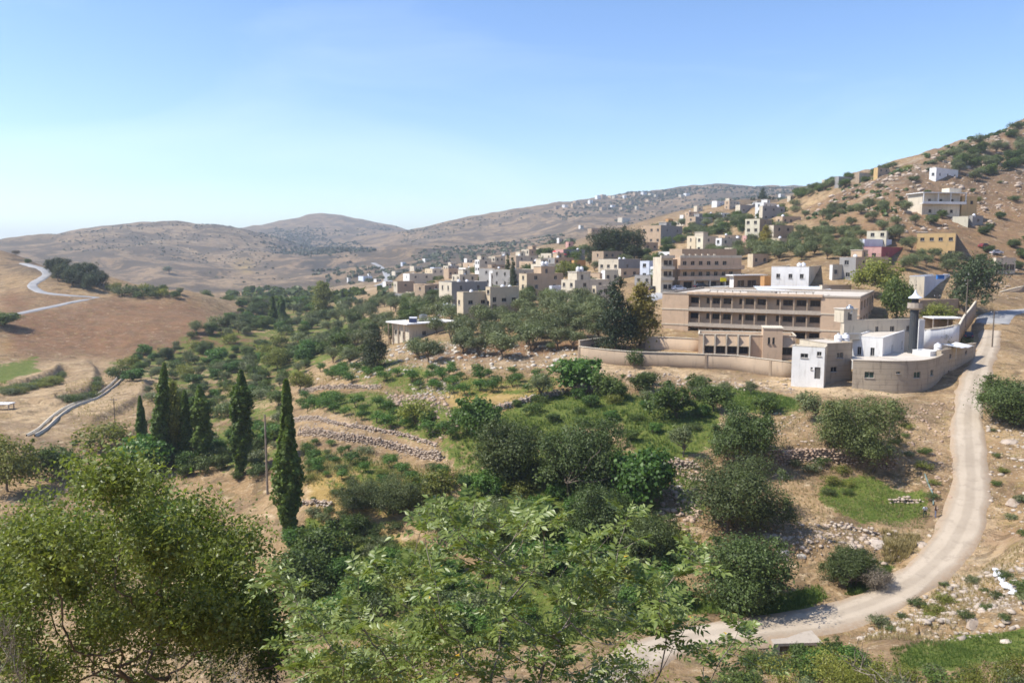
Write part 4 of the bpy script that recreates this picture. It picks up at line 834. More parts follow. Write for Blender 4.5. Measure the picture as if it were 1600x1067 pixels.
# ------------------------------------------------------------------ village houses
V_ = house
T = lambda *a: a
V_(714, 724, 765, 457, 510, 40, 'cream', 3, 2, 2, 'cream three-storey house with bright sunlit end above the olive grove', right=[(.28, .70, 1.5, 1.0), (.75, .70, 1.4, 1.0)], left=[(.35, .70, .9, 1.2), (.35, .3, .9, 1.2)], tanks=[(.4, .4, .8, 'w')], dish=True)
V_(759, 766, 811, 449, 500, 38, 'cream', 3, 1, 3, 'taller cream house joined to the three-storey house above the olives', right=[(.15, .62, 1.2, 1.3), (.15, .36, 1.5, 1.9), (.48, .60, 1.6, 1.0), (.82, .60, 1.5, 1.0)], tanks=[(.5, .5, .9, 'w'), (.75, .5, .8, 'w')], parapet=.7)
V_(686, 706, 762, 441, 482, 35, 'pale', 2, 2, 2, 'pale house with small windows and dark grey right face behind cream houses', win=(.9, 1.4), colr='grey', tanks=[(.3, .3, .9, 'w'), (.6, .5, .8, 'w')])
V_(648, 664, 679, 446, 470, 45, 'brown', 2, 1, 1, 'small brown two-storey house left of the pale windowed house')
V_(615, 621, 648, 440, 466, 35, 'pale', 2, 1, 1, 'brown stone house with pale end wall above the orchard', colr='brown')
V_(630, 640, 676, 428, 450, 30, 'white', 2, 1, 2, 'pale block house with two windows and white end among the village roofs', colr='pale')
V_(742, 749, 768, 406, 436, 35, 'white', 3, 2, 1, 'tall narrow tower house with white side on the village skyline', colr='pale', stair=(.2, .2, 3, 3, 2.3))
V_(762, 768, 790, 414, 434, 30, 'brown', 2, 0, 3, 'low brown house joined to the tall tower house')
V_(732, 737, 768, 431, 445, 28, 'pale', 1, 0, 2, 'long low pale house in front of the tower house')
V_(764, 767, 779, 427, 452, 40, 'white', 2, 0, 2, 'small bright white two-storey house beside the two cypresses', win=(.8, 1.0), colr='white', stair=(.3, .3, 2, 2, 1.6))
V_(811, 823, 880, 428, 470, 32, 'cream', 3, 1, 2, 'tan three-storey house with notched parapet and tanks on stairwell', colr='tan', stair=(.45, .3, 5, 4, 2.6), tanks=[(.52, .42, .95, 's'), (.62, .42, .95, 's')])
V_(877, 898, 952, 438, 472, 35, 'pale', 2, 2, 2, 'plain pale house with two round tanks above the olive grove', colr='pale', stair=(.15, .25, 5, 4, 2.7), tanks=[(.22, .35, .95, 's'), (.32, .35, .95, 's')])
V_(925, 931, 958, 447, 482, 30, 'cream', 2, 1, 1, 'small cream house half hidden behind the dark conifer', colr='pale')
V_(941, 945, 966, 422, 446, 30, 'white', 1, 0, 2, 'bright cream-white house front behind the dark conifer top', colr='yellow')
V_(935, 966, 1000, 405, 430, 50, 'pale', 1, 3, 1, 'grey house with three small windows on its light side under the pines', colr='grey', tanks=[(.5, .5, .8, 'w'), (.7, .5, .8, 'w')])  # grey right face: the shade of that side is put into its colour
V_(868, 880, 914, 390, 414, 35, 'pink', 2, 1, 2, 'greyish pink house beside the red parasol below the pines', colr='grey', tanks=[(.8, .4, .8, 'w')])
V_(893, 897, 915, 407, 424, 30, 'orange', 1, 0, 1, 'low orange walled house under the pines', colr='orange')
V_(918, 924, 948, 357, 374, 25, 'brown', 2, 0, 3, 'dark brown stone house on the hill above the pines')
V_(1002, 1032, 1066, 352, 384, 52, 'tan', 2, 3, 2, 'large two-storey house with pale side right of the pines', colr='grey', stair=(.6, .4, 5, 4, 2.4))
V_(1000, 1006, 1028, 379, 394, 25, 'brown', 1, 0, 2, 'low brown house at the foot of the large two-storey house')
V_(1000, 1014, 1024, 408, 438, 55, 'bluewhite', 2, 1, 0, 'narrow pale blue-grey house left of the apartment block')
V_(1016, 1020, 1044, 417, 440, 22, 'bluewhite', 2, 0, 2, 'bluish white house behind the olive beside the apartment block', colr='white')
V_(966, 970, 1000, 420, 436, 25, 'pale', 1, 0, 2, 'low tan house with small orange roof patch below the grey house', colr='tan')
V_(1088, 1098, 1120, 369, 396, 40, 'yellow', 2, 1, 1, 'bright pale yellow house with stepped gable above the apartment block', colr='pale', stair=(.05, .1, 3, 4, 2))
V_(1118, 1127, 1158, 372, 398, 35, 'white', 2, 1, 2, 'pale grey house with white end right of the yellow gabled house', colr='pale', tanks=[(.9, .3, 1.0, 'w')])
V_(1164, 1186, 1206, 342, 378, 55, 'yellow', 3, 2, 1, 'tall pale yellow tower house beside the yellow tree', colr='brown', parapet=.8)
V_(1200, 1208, 1240, 352, 380, 30, 'pale', 2, 0, 2, 'brown house on the slope right of the yellow tree', colr='brown')
V_(1149, 1156, 1186, 320, 338, 30, 'pale', 1, 0, 2, 'long low grey house with pale end high in the village', colr='grey')
V_(1186, 1191, 1226, 322, 346, 25, 'pale', 2, 0, 3, 'grey two-storey house with six dark windows high in the village', colr='grey', tanks=[(.7, .05, .9, 'w')])
V_(1122, 1128, 1140, 333, 345, 30, 'white', 2, 1, 1, 'small white house on the slope below the long low grey house')
V_(1112, 1120, 1132, 314, 324, 40, 'white', 1, 0, 1, 'little white hut high on the hill crest slope')
V_(1132, 1137, 1141, 315, 324, 40, 'pale', 1, 0, 0, 'little cream hut beside the white hut on the crest slope')
V_(1084, 1089, 1098, 322, 332, 30, 'pale', 1, 0, 1, 'tiny pale house on the far crest slope')
V_(1117, 1121, 1130, 344, 352, 30, 'white', 1, 0, 1, 'white garden wall house under the small white house')
V_(1160, 1166, 1184, 368, 386, 30, 'pink', 1, 0, 1, 'low pinkish house at the foot of the yellow tower house', colr='pale')
V_(1168, 1176, 1200, 397, 418, 32, 'cream', 1, 0, 2, 'tan house right of the apartment block with arched windows', colr='tan', cat='house')
V_(1205, 1263, 1298, 417, 450, 62, 'white', 1, 3, 3, 'large white flat-roofed building with two roof domes behind the school', colr='pale', tanks=[(.1, .3, 1.1, 'w'), (.35, .3, 1.1, 'w')], win=(1.0, 1.2))
V_(1296, 1300, 1327, 414, 438, 25, 'white', 1, 0, 2, 'white wing with one tall tank right of the large white building', tanks=[(.85, .4, 1.3, 'w')], colr='pale')
V_(1349, 1376, 1426, 386, 414, 52, 'pink', 1, 1, 2, 'dark red painted house on the hillside', colr='red')
V_(1342, 1350, 1393, 374, 392, 30, 'bluewhite', 1, 0, 0, 'low bluish terrace wall house above the dark red house', parapet=.3)
V_(1354, 1384, 1394, 361, 386, 60, 'yellow', 2, 2, 0, 'cream two-storey house standing above the dark red house')
V_(1432, 1491, 1521, 364, 406, 60, 'ochre', 2, 4, 1, 'ochre two-storey house on the right hillside with white sheet on roof', colr='brown', win=(1.2, 1.0), stair=(.1, .75, 3, 3, 1.0))  # browner right face paints in the weaker light on that side
V_(1488, 1512, 1520, 338, 356, 60, 'yellow', 1, 0, 0, 'small cream shed above the ochre house', colr='pale')
V_(1514, 1519, 1536, 337, 353, 25, 'grey', 1, 0, 1, 'small grey hut right of the cream shed', tanks=[(.2, .3, .9, 'w')])
V_(1452, 1462, 1497, 262, 284, 35, 'white', 1, 1, 3, 'white house beside dark trees high on the right hill', colr='white')
V_(1365, 1371, 1390, 262, 279, 35, 'ochre', 2, 0, 2, 'ochre house standing on the ridge skyline', colr='tan')
V_(1337, 1342, 1361, 270, 287, 30, 'brown', 1, 0, 2, 'low brown house on the skyline left of the ochre house', colr='pale')
V_(1304, 1310, 1331, 276, 294, 30, 'grey', 1, 0, 2, 'dark grey house on the skyline among trees')
V_(1284, 1288, 1300, 281, 297, 30, 'pale', 1, 0, 1, 'narrow pale house at the lowest end of the skyline row')
V_(1550, 1555, 1587, 403, 428, 20, 'pale', 1, 0, 0, 'pale building with grey shutters by the upper road', right=[(.25, .4, 2.2, 1.8), (.55, .4, 2.2, 1.8), (.83, .4, 2.0, 1.8)])
V_(1420, 1443, 1503, 432, 466, 50, 'pale', 1, 0, 1, 'white house with blue patch on its parapet left of the pine', colr='bluewhite', right=[(.62, .45, 1.6, 1.3)], parapet=.8)
V_(1428, 1436, 1497, 470, 495, 28, 'tan', 1, 0, 0, 'low flat-roofed house in front of the white parapet house', colr='brown', parapet=.15)
V_(858, 862, 878, 447, 466, 25, 'bluewhite', 1, 0, 0, 'light blue garage wall between the tan and pale houses', depth=5)
V_(1508, 1513, 1548, 425, 446, 25, 'white', 1, 0, 1, 'white shed behind the pine by the upper road', colr='pale')
V_(1140, 1146, 1192, 431, 452, 22, 'white', 1, 0, 0, 'open-fronted workshop with thin white roof behind the school', colr='brown', slab=.8, roof='roofwhite', right=[(.25, .42, 2.4, 1.85), (.62, .42, 3.0, 1.85)])
V_(1188, 1194, 1214, 432, 450, 25, 'orange', 1, 0, 0, 'orange walled shop between the workshop and the large white building', colr='orange')
V_(1280, 1284, 1330, 446, 462, 15, 'pale', 1, 0, 0, 'low tan walled yard building behind the right end of the school', colr='tan', parapet=.3)
V_(639, 644, 660, 479, 492, 30, 'bluewhite', 1, 0, 1, 'small pale shed among the orchard trees', roof='roofwhite')
V_(680, 690, 712, 477, 494, 40, 'white', 1, 0, 0, 'bluish white shed with tanks among the orchard trees', colr='bluewhite', roof='roofwhite', tanks=[(.3, .4, .7, 'w'), (.6, .4, .7, 'w')])
V_(660, 664, 679, 483, 492, 25, 'pale', 1, 0, 0, 'low flat white-roofed shed between two orchard sheds', roof='roofwhite')
# far valley houses, each its own thing
FAR = [(598, 612, 440, 452, 'white'), (612, 628, 424, 434, 'pale'), (640, 660, 416, 424, 'pale'), (672, 690, 418, 430, 'bluewhite'), (693, 716, 420, 436, 'tan'), (700, 712, 410, 418, 'pale'), (716, 730, 412, 420, 'brown'), (725, 738, 404, 412, 'white'), (560, 582, 432, 440, 'bluewhite'), (542, 548, 434, 442, 'white'), (584, 596, 436, 441, 'white'), (574, 580, 428, 434, 'white'),
       (514, 532, 456, 464, 'white'), (536, 552, 458, 464, 'pale'), (870, 880, 372, 380, 'white'), (884, 896, 378, 388, 'pink'), (838, 850, 388, 396, 'pale'), (904, 912, 352, 358, 'white'), (965, 985, 340, 348, 'pale'), (1040, 1052, 342, 350, 'orange'), (1062, 1078, 336, 344, 'white'), (660, 672, 404, 410, 'white'), (626, 634, 410, 416, 'bluewhite'), (800, 812, 404, 412, 'pale'), (1216, 1226, 303, 309, 'white'), (1230, 1244, 306, 314, 'pale')]
FARW = ['white hut beside the pale valley lane', 'pale house left of the tower house far down the valley', 'low cream house in the far valley village', 'blue-grey block in the far valley village', 'tan house with dark openings behind the village edge', 'small pale house above the tan far house', 'small brown house near the tower house far behind', 'white cube house left of the tower house',
        'long pale blue shed at the valley head', 'tiny white house left of the long blue shed', 'small white house right of the long blue shed', 'tiny white house above the long blue shed', 'low white house right of the lone valley poplar', 'pale low house beside the small far cypress', 'white house left of the hilltop pines', 'little pink house below the white hilltop house', 'pale house at the foot of the far bare hill', 'tiny white house on the bare slope',
        'pale house at the foot of the far town', 'orange house below the far town', 'white house on the slope below the far crest', 'tiny white house at the base of the far hill', 'tiny bluish house beside the valley trees', 'small pale house behind the two cypresses', 'tiny white house at the saddle below the ridge', 'pale house at the saddle left of the skyline row']
for (u0, u1, vt, vb, c), lab in zip(FAR, FARW): house(u0, u0 + (u1 - u0) * .35, u1, vt, vb, 35, c, 1, 0, 2, lab, parapet=.4, colr='pale' if c == 'white' else None)
# houses of the far crest town
g = random.Random(5)
CREST_SPOTS = [(u + g.uniform(-5, 5), v + g.uniform(-3, 3)) for u, v in ((868, 326), (880, 322), (893, 322), (905, 318), (918, 318), (930, 314), (942, 312), (955, 310), (966, 312), (978, 308), (990, 309), (1003, 307), (1016, 309), (1030, 307), (1044, 308), (1060, 306), (1075, 304), (935, 322), (960, 322), (985, 318), (1010, 318), (915, 328), (945, 332), (975, 328), (1000, 327))]
for u, v in CREST_SPOTS:
    wpx = g.uniform(6, 11); h = g.uniform(4, 6.5); e = house(u - wpx * .5, u - wpx * .1, u + wpx * .5, v - h, v, g.uniform(20, 50), g.choice(['pale', 'white', 'tan', 'brown']), 2, 1, 1, 'tiny pale house of the far town on the crest', parapet=.4)[0]; e['group'] = 'far houses on the crest'

# packed smaller houses of the village, labelled by their look and counted from the left at the end
def infill(poly, n, sep, seed, where, group, rmin=150):
    g = random.Random(seed); words = {'pale': 'pale', 'cream': 'cream', 'white': 'white', 'tan': 'tan', 'grey': 'grey', 'brown': 'brown', 'yellow': 'yellowish'}
    for p in scatter(poly, n, sep, seed, rmin):
        if in_house(p.x, p.y, 3.5): continue
        L = g.uniform(9, 16); fl = g.choice([1, 1, 2, 2]); col = g.choice(['pale', 'pale', 'pale', 'white', 'cream', 'tan', 'tan', 'grey', 'grey', 'brown']); u, v = proj(p); px = F_PX / p.y; H = fl * 3.1 + g.uniform(-.2, .6); fr = g.uniform(.25, .5)
        st = (g.uniform(.1, .5), g.uniform(.2, .5), 3.2, 3.2, 2.4) if fl > 1 and g.random() < .6 else None
        e = house(u - L * fr * px, u, u + L * px * .75, v - H * px, v, g.uniform(22, 48), col, fl, g.choice([1, 2]), g.choice([2, 3]), f"{words[col]} {['one', 'two', 'three'][fl - 1]}-storey house {where}", colr=g.choice([None, 'pale', 'grey', 'tan']) if col != 'white' else g.choice([None, 'pale']), stair=st, d=p.y, win=g.choice([(1.0, 1.1), (1.2, 1.2), (.9, 1.3)]))[0]; e['group'] = group
        if g.random() < .6:
            q = p + Vector((1.5, 4.0, H - .55)); water_tank(q, f'white roof tank {where}', g.uniform(.75, 1.0), 'water tanks on village roofs')
infill([(612, 462), (700, 440), (780, 432), (860, 425), (930, 418), (1040, 425), (1040, 445), (960, 462), (880, 462), (780, 452), (690, 470)], 30, 13, 61, 'in the packed middle of the village', 'village middle houses')
infill([(620, 440), (700, 425), (800, 412), (880, 400), (900, 415), (800, 428), (680, 440)], 18, 16, 62, 'at the far edge of the village', 'far village edge houses')
infill([(1040, 408), (1100, 385), (1160, 372), (1230, 350), (1250, 372), (1200, 395), (1120, 412)], 12, 15, 63, 'on the slope above the apartment block', 'houses above the apartment block')
infill([(1060, 350), (1140, 325), (1230, 312), (1250, 330), (1170, 348), (1080, 365)], 13, 19, 64, 'high on the slope below the crest', 'high village houses')
infill([(1330, 440), (1420, 425), (1500, 430), (1500, 450), (1400, 452)], 6, 12, 65, 'between the school and the upper road', 'houses near the upper road')
infill([(1140, 442), (1200, 425), (1330, 420), (1340, 436), (1220, 446)], 7, 13, 66, 'behind the school roof', 'houses behind the school')
def apartments():
    C = P(1062, 454, 60); a = R(14); k = math.tan(pix_dir(1158, 430)[0]); L = (k * C.y - C.x) / (math.cos(a) - k * math.sin(a)); H = PD(1062, 403, C.y).z - C.z; e = bpy.data.objects.new('apartment_block', None); COL.objects.link(e); e.location = C; e.rotation_euler.z = a
    tag(e, 'three-storey apartment block with shopfronts and continuous balcony bands on the street', 'apartment block'); D = 12; fl = H / 3; holes = []
    for i in range(7): holes.append((L * (.05 + .125 * i), L * (.05 + .125 * i) + 1.2, fl * 1.32, fl * 1.32 + 1.3))
    for i in range(4): holes.append((L * (.06 + .20 * i), L * (.06 + .20 * i) + 2.6, .2, 2.5))
    for i in range(6): holes.append((L * (.04 + .13 * i), L * (.04 + .13 * i) + 1.2, fl * 2.32, fl * 2.32 + 1.2))
    m = MB().panel(L, H, holes, .3, lambda s, t, z: (s, t, z), -3); m.quad((0, D, -3), (0, 0, -3), (0, 0, H), (0, D, H)).quad((L, 0, -3), (L, D, -3), (L, D, H), (L, 0, H)).quad((L, D, -3), (0, D, -3), (0, D, H), (L, D, H)).quad((0, 0, H), (L, 0, H), (L, D, H), (0, D, H)); m.obj('wall', MP['stone'], e)
    for h in holes: add_window(e, (h[0], .2, h[2]), 0, h[1] - h[0], h[3] - h[2], 'dark' if h[2] < 1 else 'plain', 'shopfront' if h[2] < 1 else 'window')
    for f in (1, 2): MB().box(-1.2, L + .3, -1.3, -.001, f * fl - .2, f * fl + .0).obj('balcony_slab', MP['concrete'], e); MB().box(-1.2, L + .3, -1.3, -1.12, f * fl + .001, f * fl + 1.0).obj('balcony_parapet', MP['stone'], e)
    MB().box(L * .1, L * 1.0, 3, D - .5, H + .001, H + 2.6).obj('penthouse', MP['brown'], e); MB().box(-.1, L + .1, -.1, .15, H + .001, H + .7).obj('parapet', MP['pale'], e)
    for i in range(6): MB().box(L * (.05 + .10 * i), L * (.05 + .10 * i) + .5, .2, .7, H + .002, H + 1.1).obj('roof_pier', MP['pale'], e)
    for x in (L * .2, L * .45, L * .7): MB().box(x, x + .35, -1.25, -.9, -2, fl - .21).obj('pillar', MP['pale'], e)
    tw = MB(); tw.box(-6.2, -2.6, -.6, 5, -3, H + .2).obj('corner_tower', MP['pale'], e); MB().box(-2.6, 0, 2, 6, -3, H - .4).obj('link_wall', MP['brown'], e)
    for f in range(3):
        MB().box(-6.6, -2.4, -1.5, -.601, f * fl + fl - .15, f * fl + fl + .75).obj('balcony', MP['pale'], e)
        add_window(e, (-5.4, -.66, f * fl + 1.2 if f else .6), 0, 1.2, 1.2, 'dark'); add_window(e, (-3.9, -.66, f * fl + 1.2 if f else .6), 0, .9, 1.2, 'dark')
apartments()
def balcony_house():
    C = P(1440, 336, 60); a = R(10); k = math.tan(pix_dir(1500, 315)[0]); L = (k * C.y - C.x) / (math.cos(a) - k * math.sin(a)); H = PD(1440, 302, C.y).z - C.z; e = bpy.data.objects.new('balcony_house', None); COL.objects.link(e); e.location = C; e.rotation_euler.z = a
    tag(e, 'white two-storey house with two white balcony slabs high on the right hillside', 'house'); D = 8; fl = H / 2; holes = [(L * f, L * f + 1.2, z, z + h_) for f, z, h_ in ((.18, .9, 1.1), (.45, .1, 1.85), (.75, .9, 1.1), (.15, fl + .7, 1.2), (.45, fl + .7, 1.2), (.75, fl + .7, 1.2))]
    m = MB().panel(L, H, holes, .3, lambda s, t, z: (s, t, z), -3); m.quad((0, D, -3), (0, 0, -3), (0, 0, H), (0, D, H)).quad((L, 0, -3), (L, D, -3), (L, D, H), (L, 0, H)).quad((L, D, -3), (0, D, -3), (0, D, H), (L, D, H)); m.obj('wall', MP['pale'], e)
    for h in holes: add_window(e, (h[0], .2, h[2]), 0, h[1] - h[0], h[3] - h[2], 'dark')
    for z in (fl, H): MB().box(-1.0, L + 1.4, -1.7, D * (.0 if z == fl else 1) - .002 * (z == fl), z, z + .3).obj('slab', MP['white'], e); MB().box(-1.0, L + 1.4, -1.7, -1.5, z + .301, z + .9).obj('balcony_parapet', MP['white'], e) if z == fl else None
    for x in (-.8, L * .33, L * .66, L + 1): MB().box(x, x + .25, -1.65, -1.4, fl + .31, H - .002).obj('post', MP['white'], e)
    MB().box(L + 1.6, L + 8, 1, D, -2, H * .9).obj('side_wing', MP['ochre'], e); MB().box(L * .8, L + 2, 2, 6, H + .301, H + 2.2).obj('stairwell', MP['pale'], e)
    for x in (L + 2.6, L + 5.2): add_window(e, (x, .94, fl + .3), 0, 1.1, 1.2, 'dark')
balcony_house()
def flat_house():
    C = P(640, 533, 60); a = R(38); e = bpy.data.objects.new('flat_house', None); COL.objects.link(e); e.location = C; e.rotation_euler.z = a; tag(e, 'low house with wide overhanging white flat roof in the orchard', 'house'); k = C.y / F_PX; H = 26 * k; L1 = 12.5; L2 = 9
    h1 = [(L1 * .3, L1 * .3 + 1.2, 1.2, 2.3)]; h2 = [(1.5, 2.7, 1.1, 2.3), (5.6, 6.9, .1, 2.1), (3.6, 4.6, 1.2, 2.2)]; m = MB().panel(L1, H, h1, .2, lambda s, t, z: (s, t, z), -3).panel(L2, H, h2, .2, lambda s, t, z: (t, L2 - s, z), -3); m.quad((L1, 0, -3), (L1, L2, -3), (L1, L2, H), (L1, 0, H)).quad((L1, L2, -3), (0, L2, -3), (0, L2, H), (L1, L2, H)); m.obj('wall', MP['pale'], e)
    for h in h1: add_window(e, (h[0], .13, h[2]), 0, h[1] - h[0], h[3] - h[2])
    for h in h2: add_window(e, (.13, L2 - h[0], h[2]), -math.pi / 2, h[1] - h[0], h[3] - h[2])
    MB().box(-1.3, L1 + 1.6, -1.0, L2 + .8, H + .002, H + .32).obj('roof_slab', MP['roofwhite'], e); MB().box(2.5, 9, 3, 6, H + .322, H + .7).obj('roof_curb', MP['pale'], e)
    for y in (.5, 3.4, 6.3, 8.6): MB().box(-1.2, -.95, y, y + .25, -2, H).obj('porch_post', MP['brown'], e)
    ca, sa = math.cos(a), math.sin(a); q = lambda x, y, z: C + Vector((ca * x - sa * y, sa * x + ca * y, z))
    s = bpy.data.objects.new('solar_heater', None); COL.objects.link(s); s.location = q(1.2, 2, H + .33); s.rotation_euler.z = a - .8; tag(s, 'small solar water heater on the wide white flat roof', 'solar heater'); MB().prism([(0, 0), (2, 0), (2, .08), (0, .08)], 0, 1).obj('rack', M_STEEL, s); MB().quad((0, -.9, .1), (2, -.9, .1), (2, -.05, 1.0), (0, -.05, 1.0)).obj('panel', M_PANEL, s); MB().tube([np.array([0, .1, 1.2]), np.array([2, .1, 1.2])], .25, 10).obj('tank', M_TANK, s)
    t = bpy.data.objects.new('tank_box', None); COL.objects.link(t); t.location = q(6, 4, H + .71); t.rotation_euler.z = a; tag(t, 'grey box tank on the wide white flat roof', 'water tank'); MB().box(0, 1.8, 0, 1.2, 0, 1.2).obj('tank_body', M_STEEL, t); MB().box(.5, 1.1, .3, .9, 1.201, 1.3).obj('lid', M_STEEL, t)
flat_house()
def tin_shed():
    c = PD(1184, 457, 200); e = bpy.data.objects.new('tin_roof_shed', None); COL.objects.link(e); e.location = c; tag(e, 'long shed with bluish white sheet roof directly behind the school roof', 'shed'); e.rotation_euler.z = R(-6)
    MB().box(.3, 18, .3, 5.5, -2, .5).obj('wall', MP['pale'], e); r = MB()
    for i in range(37): x = i * .5; r.box(x, x + .26, -.4, 6, .6 + .002 * (i % 2), .68).box(x + .26, x + .5, -.4, 6, .57, .64)
    o = r.obj('roof_sheet', M_WHITEMETAL, e); o.rotation_euler.x = R(7)
tin_shed()
# ------------------------------------------------------------------ stone walls, boulders
def rock_mesh(seed, sub=2, flat=.7, ang=.35):
    import bmesh
    bm = bmesh.new(); bmesh.ops.create_icosphere(bm, subdivisions=sub, radius=1); g = np.random.default_rng(seed)
    planes = unit(g.normal(0, 1, (9, 3))); off = g.uniform(.55, .95, 9)
    for v in bm.verts:
        p = np.array(v.co); 
        for n, o in zip(planes, off):
            d = p @ n - o
            if d > 0: p = p - n * d * .9
        p *= 1 + ang * .25 * g.normal(0, .35); v.co = (p[0], p[1] * .9, p[2] * flat)
    me = bpy.data.meshes.new('boulder'); bm.to_mesh(me); bm.free(); return me
def stone_material(name, a, b):
    t = NT(name, .95, .1); p = t.geo(); n = t.noise(p, 1.3, 5, .65); n2 = t.noise(p, 9, 4, .7); oi = t.n('ShaderNodeObjectInfo').outputs['Random']
    c = t.mix(t.ramp(n, .3, .7), a, b); c = t.mix(t.ramp(n2, .55, .7, 0, .5), c, (.13, .115, .10)); c = t.mix(t.ramp(oi, 0, 1, 0, .4), c, (.42, .30, .21)); t.color(c); t.bump(n2, .6, .06); return t.m
M_STONE = stone_material('field_stone', (.33, .27, .215), (.54, .46, .37)); M_LIME = stone_material('pale_limestone', (.45, .40, .33), (.66, .59, .49)); M_RUBBLE = stone_material('reddish_rubble', (.33, .22, .16), (.52, .40, .30))
ROCKS = [rock_mesh(s, 2, random.uniform(.55, .85)) for s in range(8)]
for m in ROCKS: m.materials.append(M_STONE)
ROCKS_P = [m.copy() for m in ROCKS]
for m in ROCKS_P: m.materials.clear(); m.materials.append(M_LIME)
_rv = [np.array([v.co for v in rock_mesh(100 + s, 1, .75).vertices]) for s in range(6)]; _rf = np.array([tuple(p.vertices) for p in rock_mesh(100, 1).polygons])
def stones_mesh(name, pos, size, seed, mat, squash=.8):
    """many small stones in one mesh"""
    g = np.random.default_rng(seed); V = []; F = []; o = 0
    for p, s in zip(pos, size):
        a = g.uniform(0, 6.28); v = _rv[g.integers(0, 6)] * s * g.uniform(.75, 1.25, 3) * np.array([1.15, .95, squash]); c, d = math.cos(a), math.sin(a)
        v = np.stack([v[:, 0] * c - v[:, 1] * d, v[:, 0] * d + v[:, 1] * c, v[:, 2]], 1) + p; V.append(v); F.append(_rf + o); o += len(v)
    me = mesh_from(name, np.concatenate(V), np.concatenate(F)); me.materials.append(mat); return me
for wi, ((px, h, lab), L) in enumerate(zip(WALLS, WALL_LINES)):
    e = bpy.data.objects.new('stone_wall', None); COL.objects.link(e); e.location = L[0]; tag(e, lab, 'wall'); g = np.random.default_rng(300 + wi); pos = []; size = []
    tv = np.gradient(L[:, :2], axis=0); tv /= np.linalg.norm(tv, axis=1)[:, None] + 1e-9; nv = np.stack([-tv[:, 1], tv[:, 0]], 1); S = np.concatenate([[0], np.cumsum(np.hypot(*np.diff(L[:, :2], axis=0).T))]); course = .30
    wl = h / 2 + .55
    for j in range(int((h + .9) / course)):
        s = g.uniform(0, .3)
        while s < S[-1]:
            q = [np.interp(s, S, L[:, c]) for c in range(3)]; n_ = (np.interp(s, S, nv[:, 0]), np.interp(s, S, nv[:, 1])); o = -.55 + .02 * j + g.normal(0, .07); r = g.uniform(.17, .36)
            z = q[2] - wl + j * course + g.normal(0, .05); top = q[2] + h / 2 + .15 * g.normal(0, 1)
            if z < top: pos.append((q[0] + n_[0] * o - L[0, 0], q[1] + n_[1] * o - L[0, 1], z - L[0, 2])); size.append(r)
            s += r * 1.75
    me = stones_mesh('stones', pos, size, wi, M_STONE if wi != 3 else M_RUBBLE); o = link('stones', me, None, e); o['kind'] = 'stuff'
    L = L[1:-1]; nv = nv[1:-1]; m = len(L); off = -.22; V = np.concatenate([np.stack([L[:, 0] + nv[:, 0] * (off + k) - e.location.x, L[:, 1] + nv[:, 1] * (off + k) - e.location.y, L[:, 2] + z - e.location.z], 1) for k, z in ((0, -wl - .5), (0, h / 2 - .3), (.45, h / 2 - .28), (.45, -wl))]); i = np.arange(4 * m).reshape(4, m)
    link('wall_core', mesh_from('wall_core', V, np.concatenate([np.stack([i[a, :-1], i[a, 1:], i[b, 1:], i[b, :-1]], -1) for a, b in ((0, 1), (1, 2), (2, 3))])), M_RUBBLE, e)
def boulder(u, v, wpx, label, pale=False, flat=1.0, hpx=None, group=None):
    p = P(u, v); s = wpx * p.y / F_PX * .5; i = random.randrange(8); o = bpy.data.objects.new('boulder', (ROCKS_P if pale else ROCKS)[i]); COL.objects.link(o)
    o.location = p - Vector((0, 0, s * .25)); o.scale = (s, s * .85, s * flat); o.rotation_euler = (random.uniform(-.2, .2), random.uniform(-.2, .2), random.uniform(0, 6.28)); return tag(o, label, 'boulder', group)
for u, v, w_, lab, pale in [(1222, 858, 34, 'long pale boulder above the dark tree by the road bend', 1), (1253, 868, 20, 'upright pale boulder right of the long pale boulder', 1), (1362, 848, 46, 'wide flat pale outcrop above the grassy road verge', 1), (1330, 850, 26, 'tan boulder left of the wide pale outcrop', 0), (1440, 850, 34, 'rough brown boulder by the ditch below the grass plot', 0), (1452, 836, 14, 'small pale boulder at the corner of the grass plot', 1),
   (1476, 968, 22, 'dark rounded boulder on the slope right of the lower road', 0), (1520, 972, 40, 'big tan slab boulder above the green strip', 0), (1536, 955, 22, 'dark boulder perched on the big tan slab', 0), (1486, 932, 16, 'pale boulder with dark hollow beside a small bush', 1), (1440, 962, 14, 'small grey boulder beside the lower road', 0), (1580, 690, 34, 'grey boulder below the dark bush at the right edge', 0), (1588, 785, 44, 'overhanging pink boulder at the right edge of the slope', 0), (1534, 618, 12, 'white boulder at the foot of the dark roadside bush', 1),
   (1268, 715, 14, 'reddish boulder in front of the shaded stone wall', 0), (1282, 730, 14, 'pale boulder between two round shrubs', 1), (1212, 646, 14, 'white boulder beside the small round tree on the dirt slope', 1), (1576, 1002, 26, 'flat pale slab lying in the green strip', 1), (1085, 748, 16, 'pale rock below the short pale stone wall', 1), (1062, 760, 14, 'small pale rock at the foot of the bright fig tree', 1), (498, 592, 12, 'pale boulder left of the curved retaining wall', 1), (530, 592, 12, 'flat pale stone beside the citrus row', 1), (612, 905, 16, 'round tan stone seen through the foreground leaves', 1)]:
    boulder(u, v, w_, lab, bool(pale), .75)
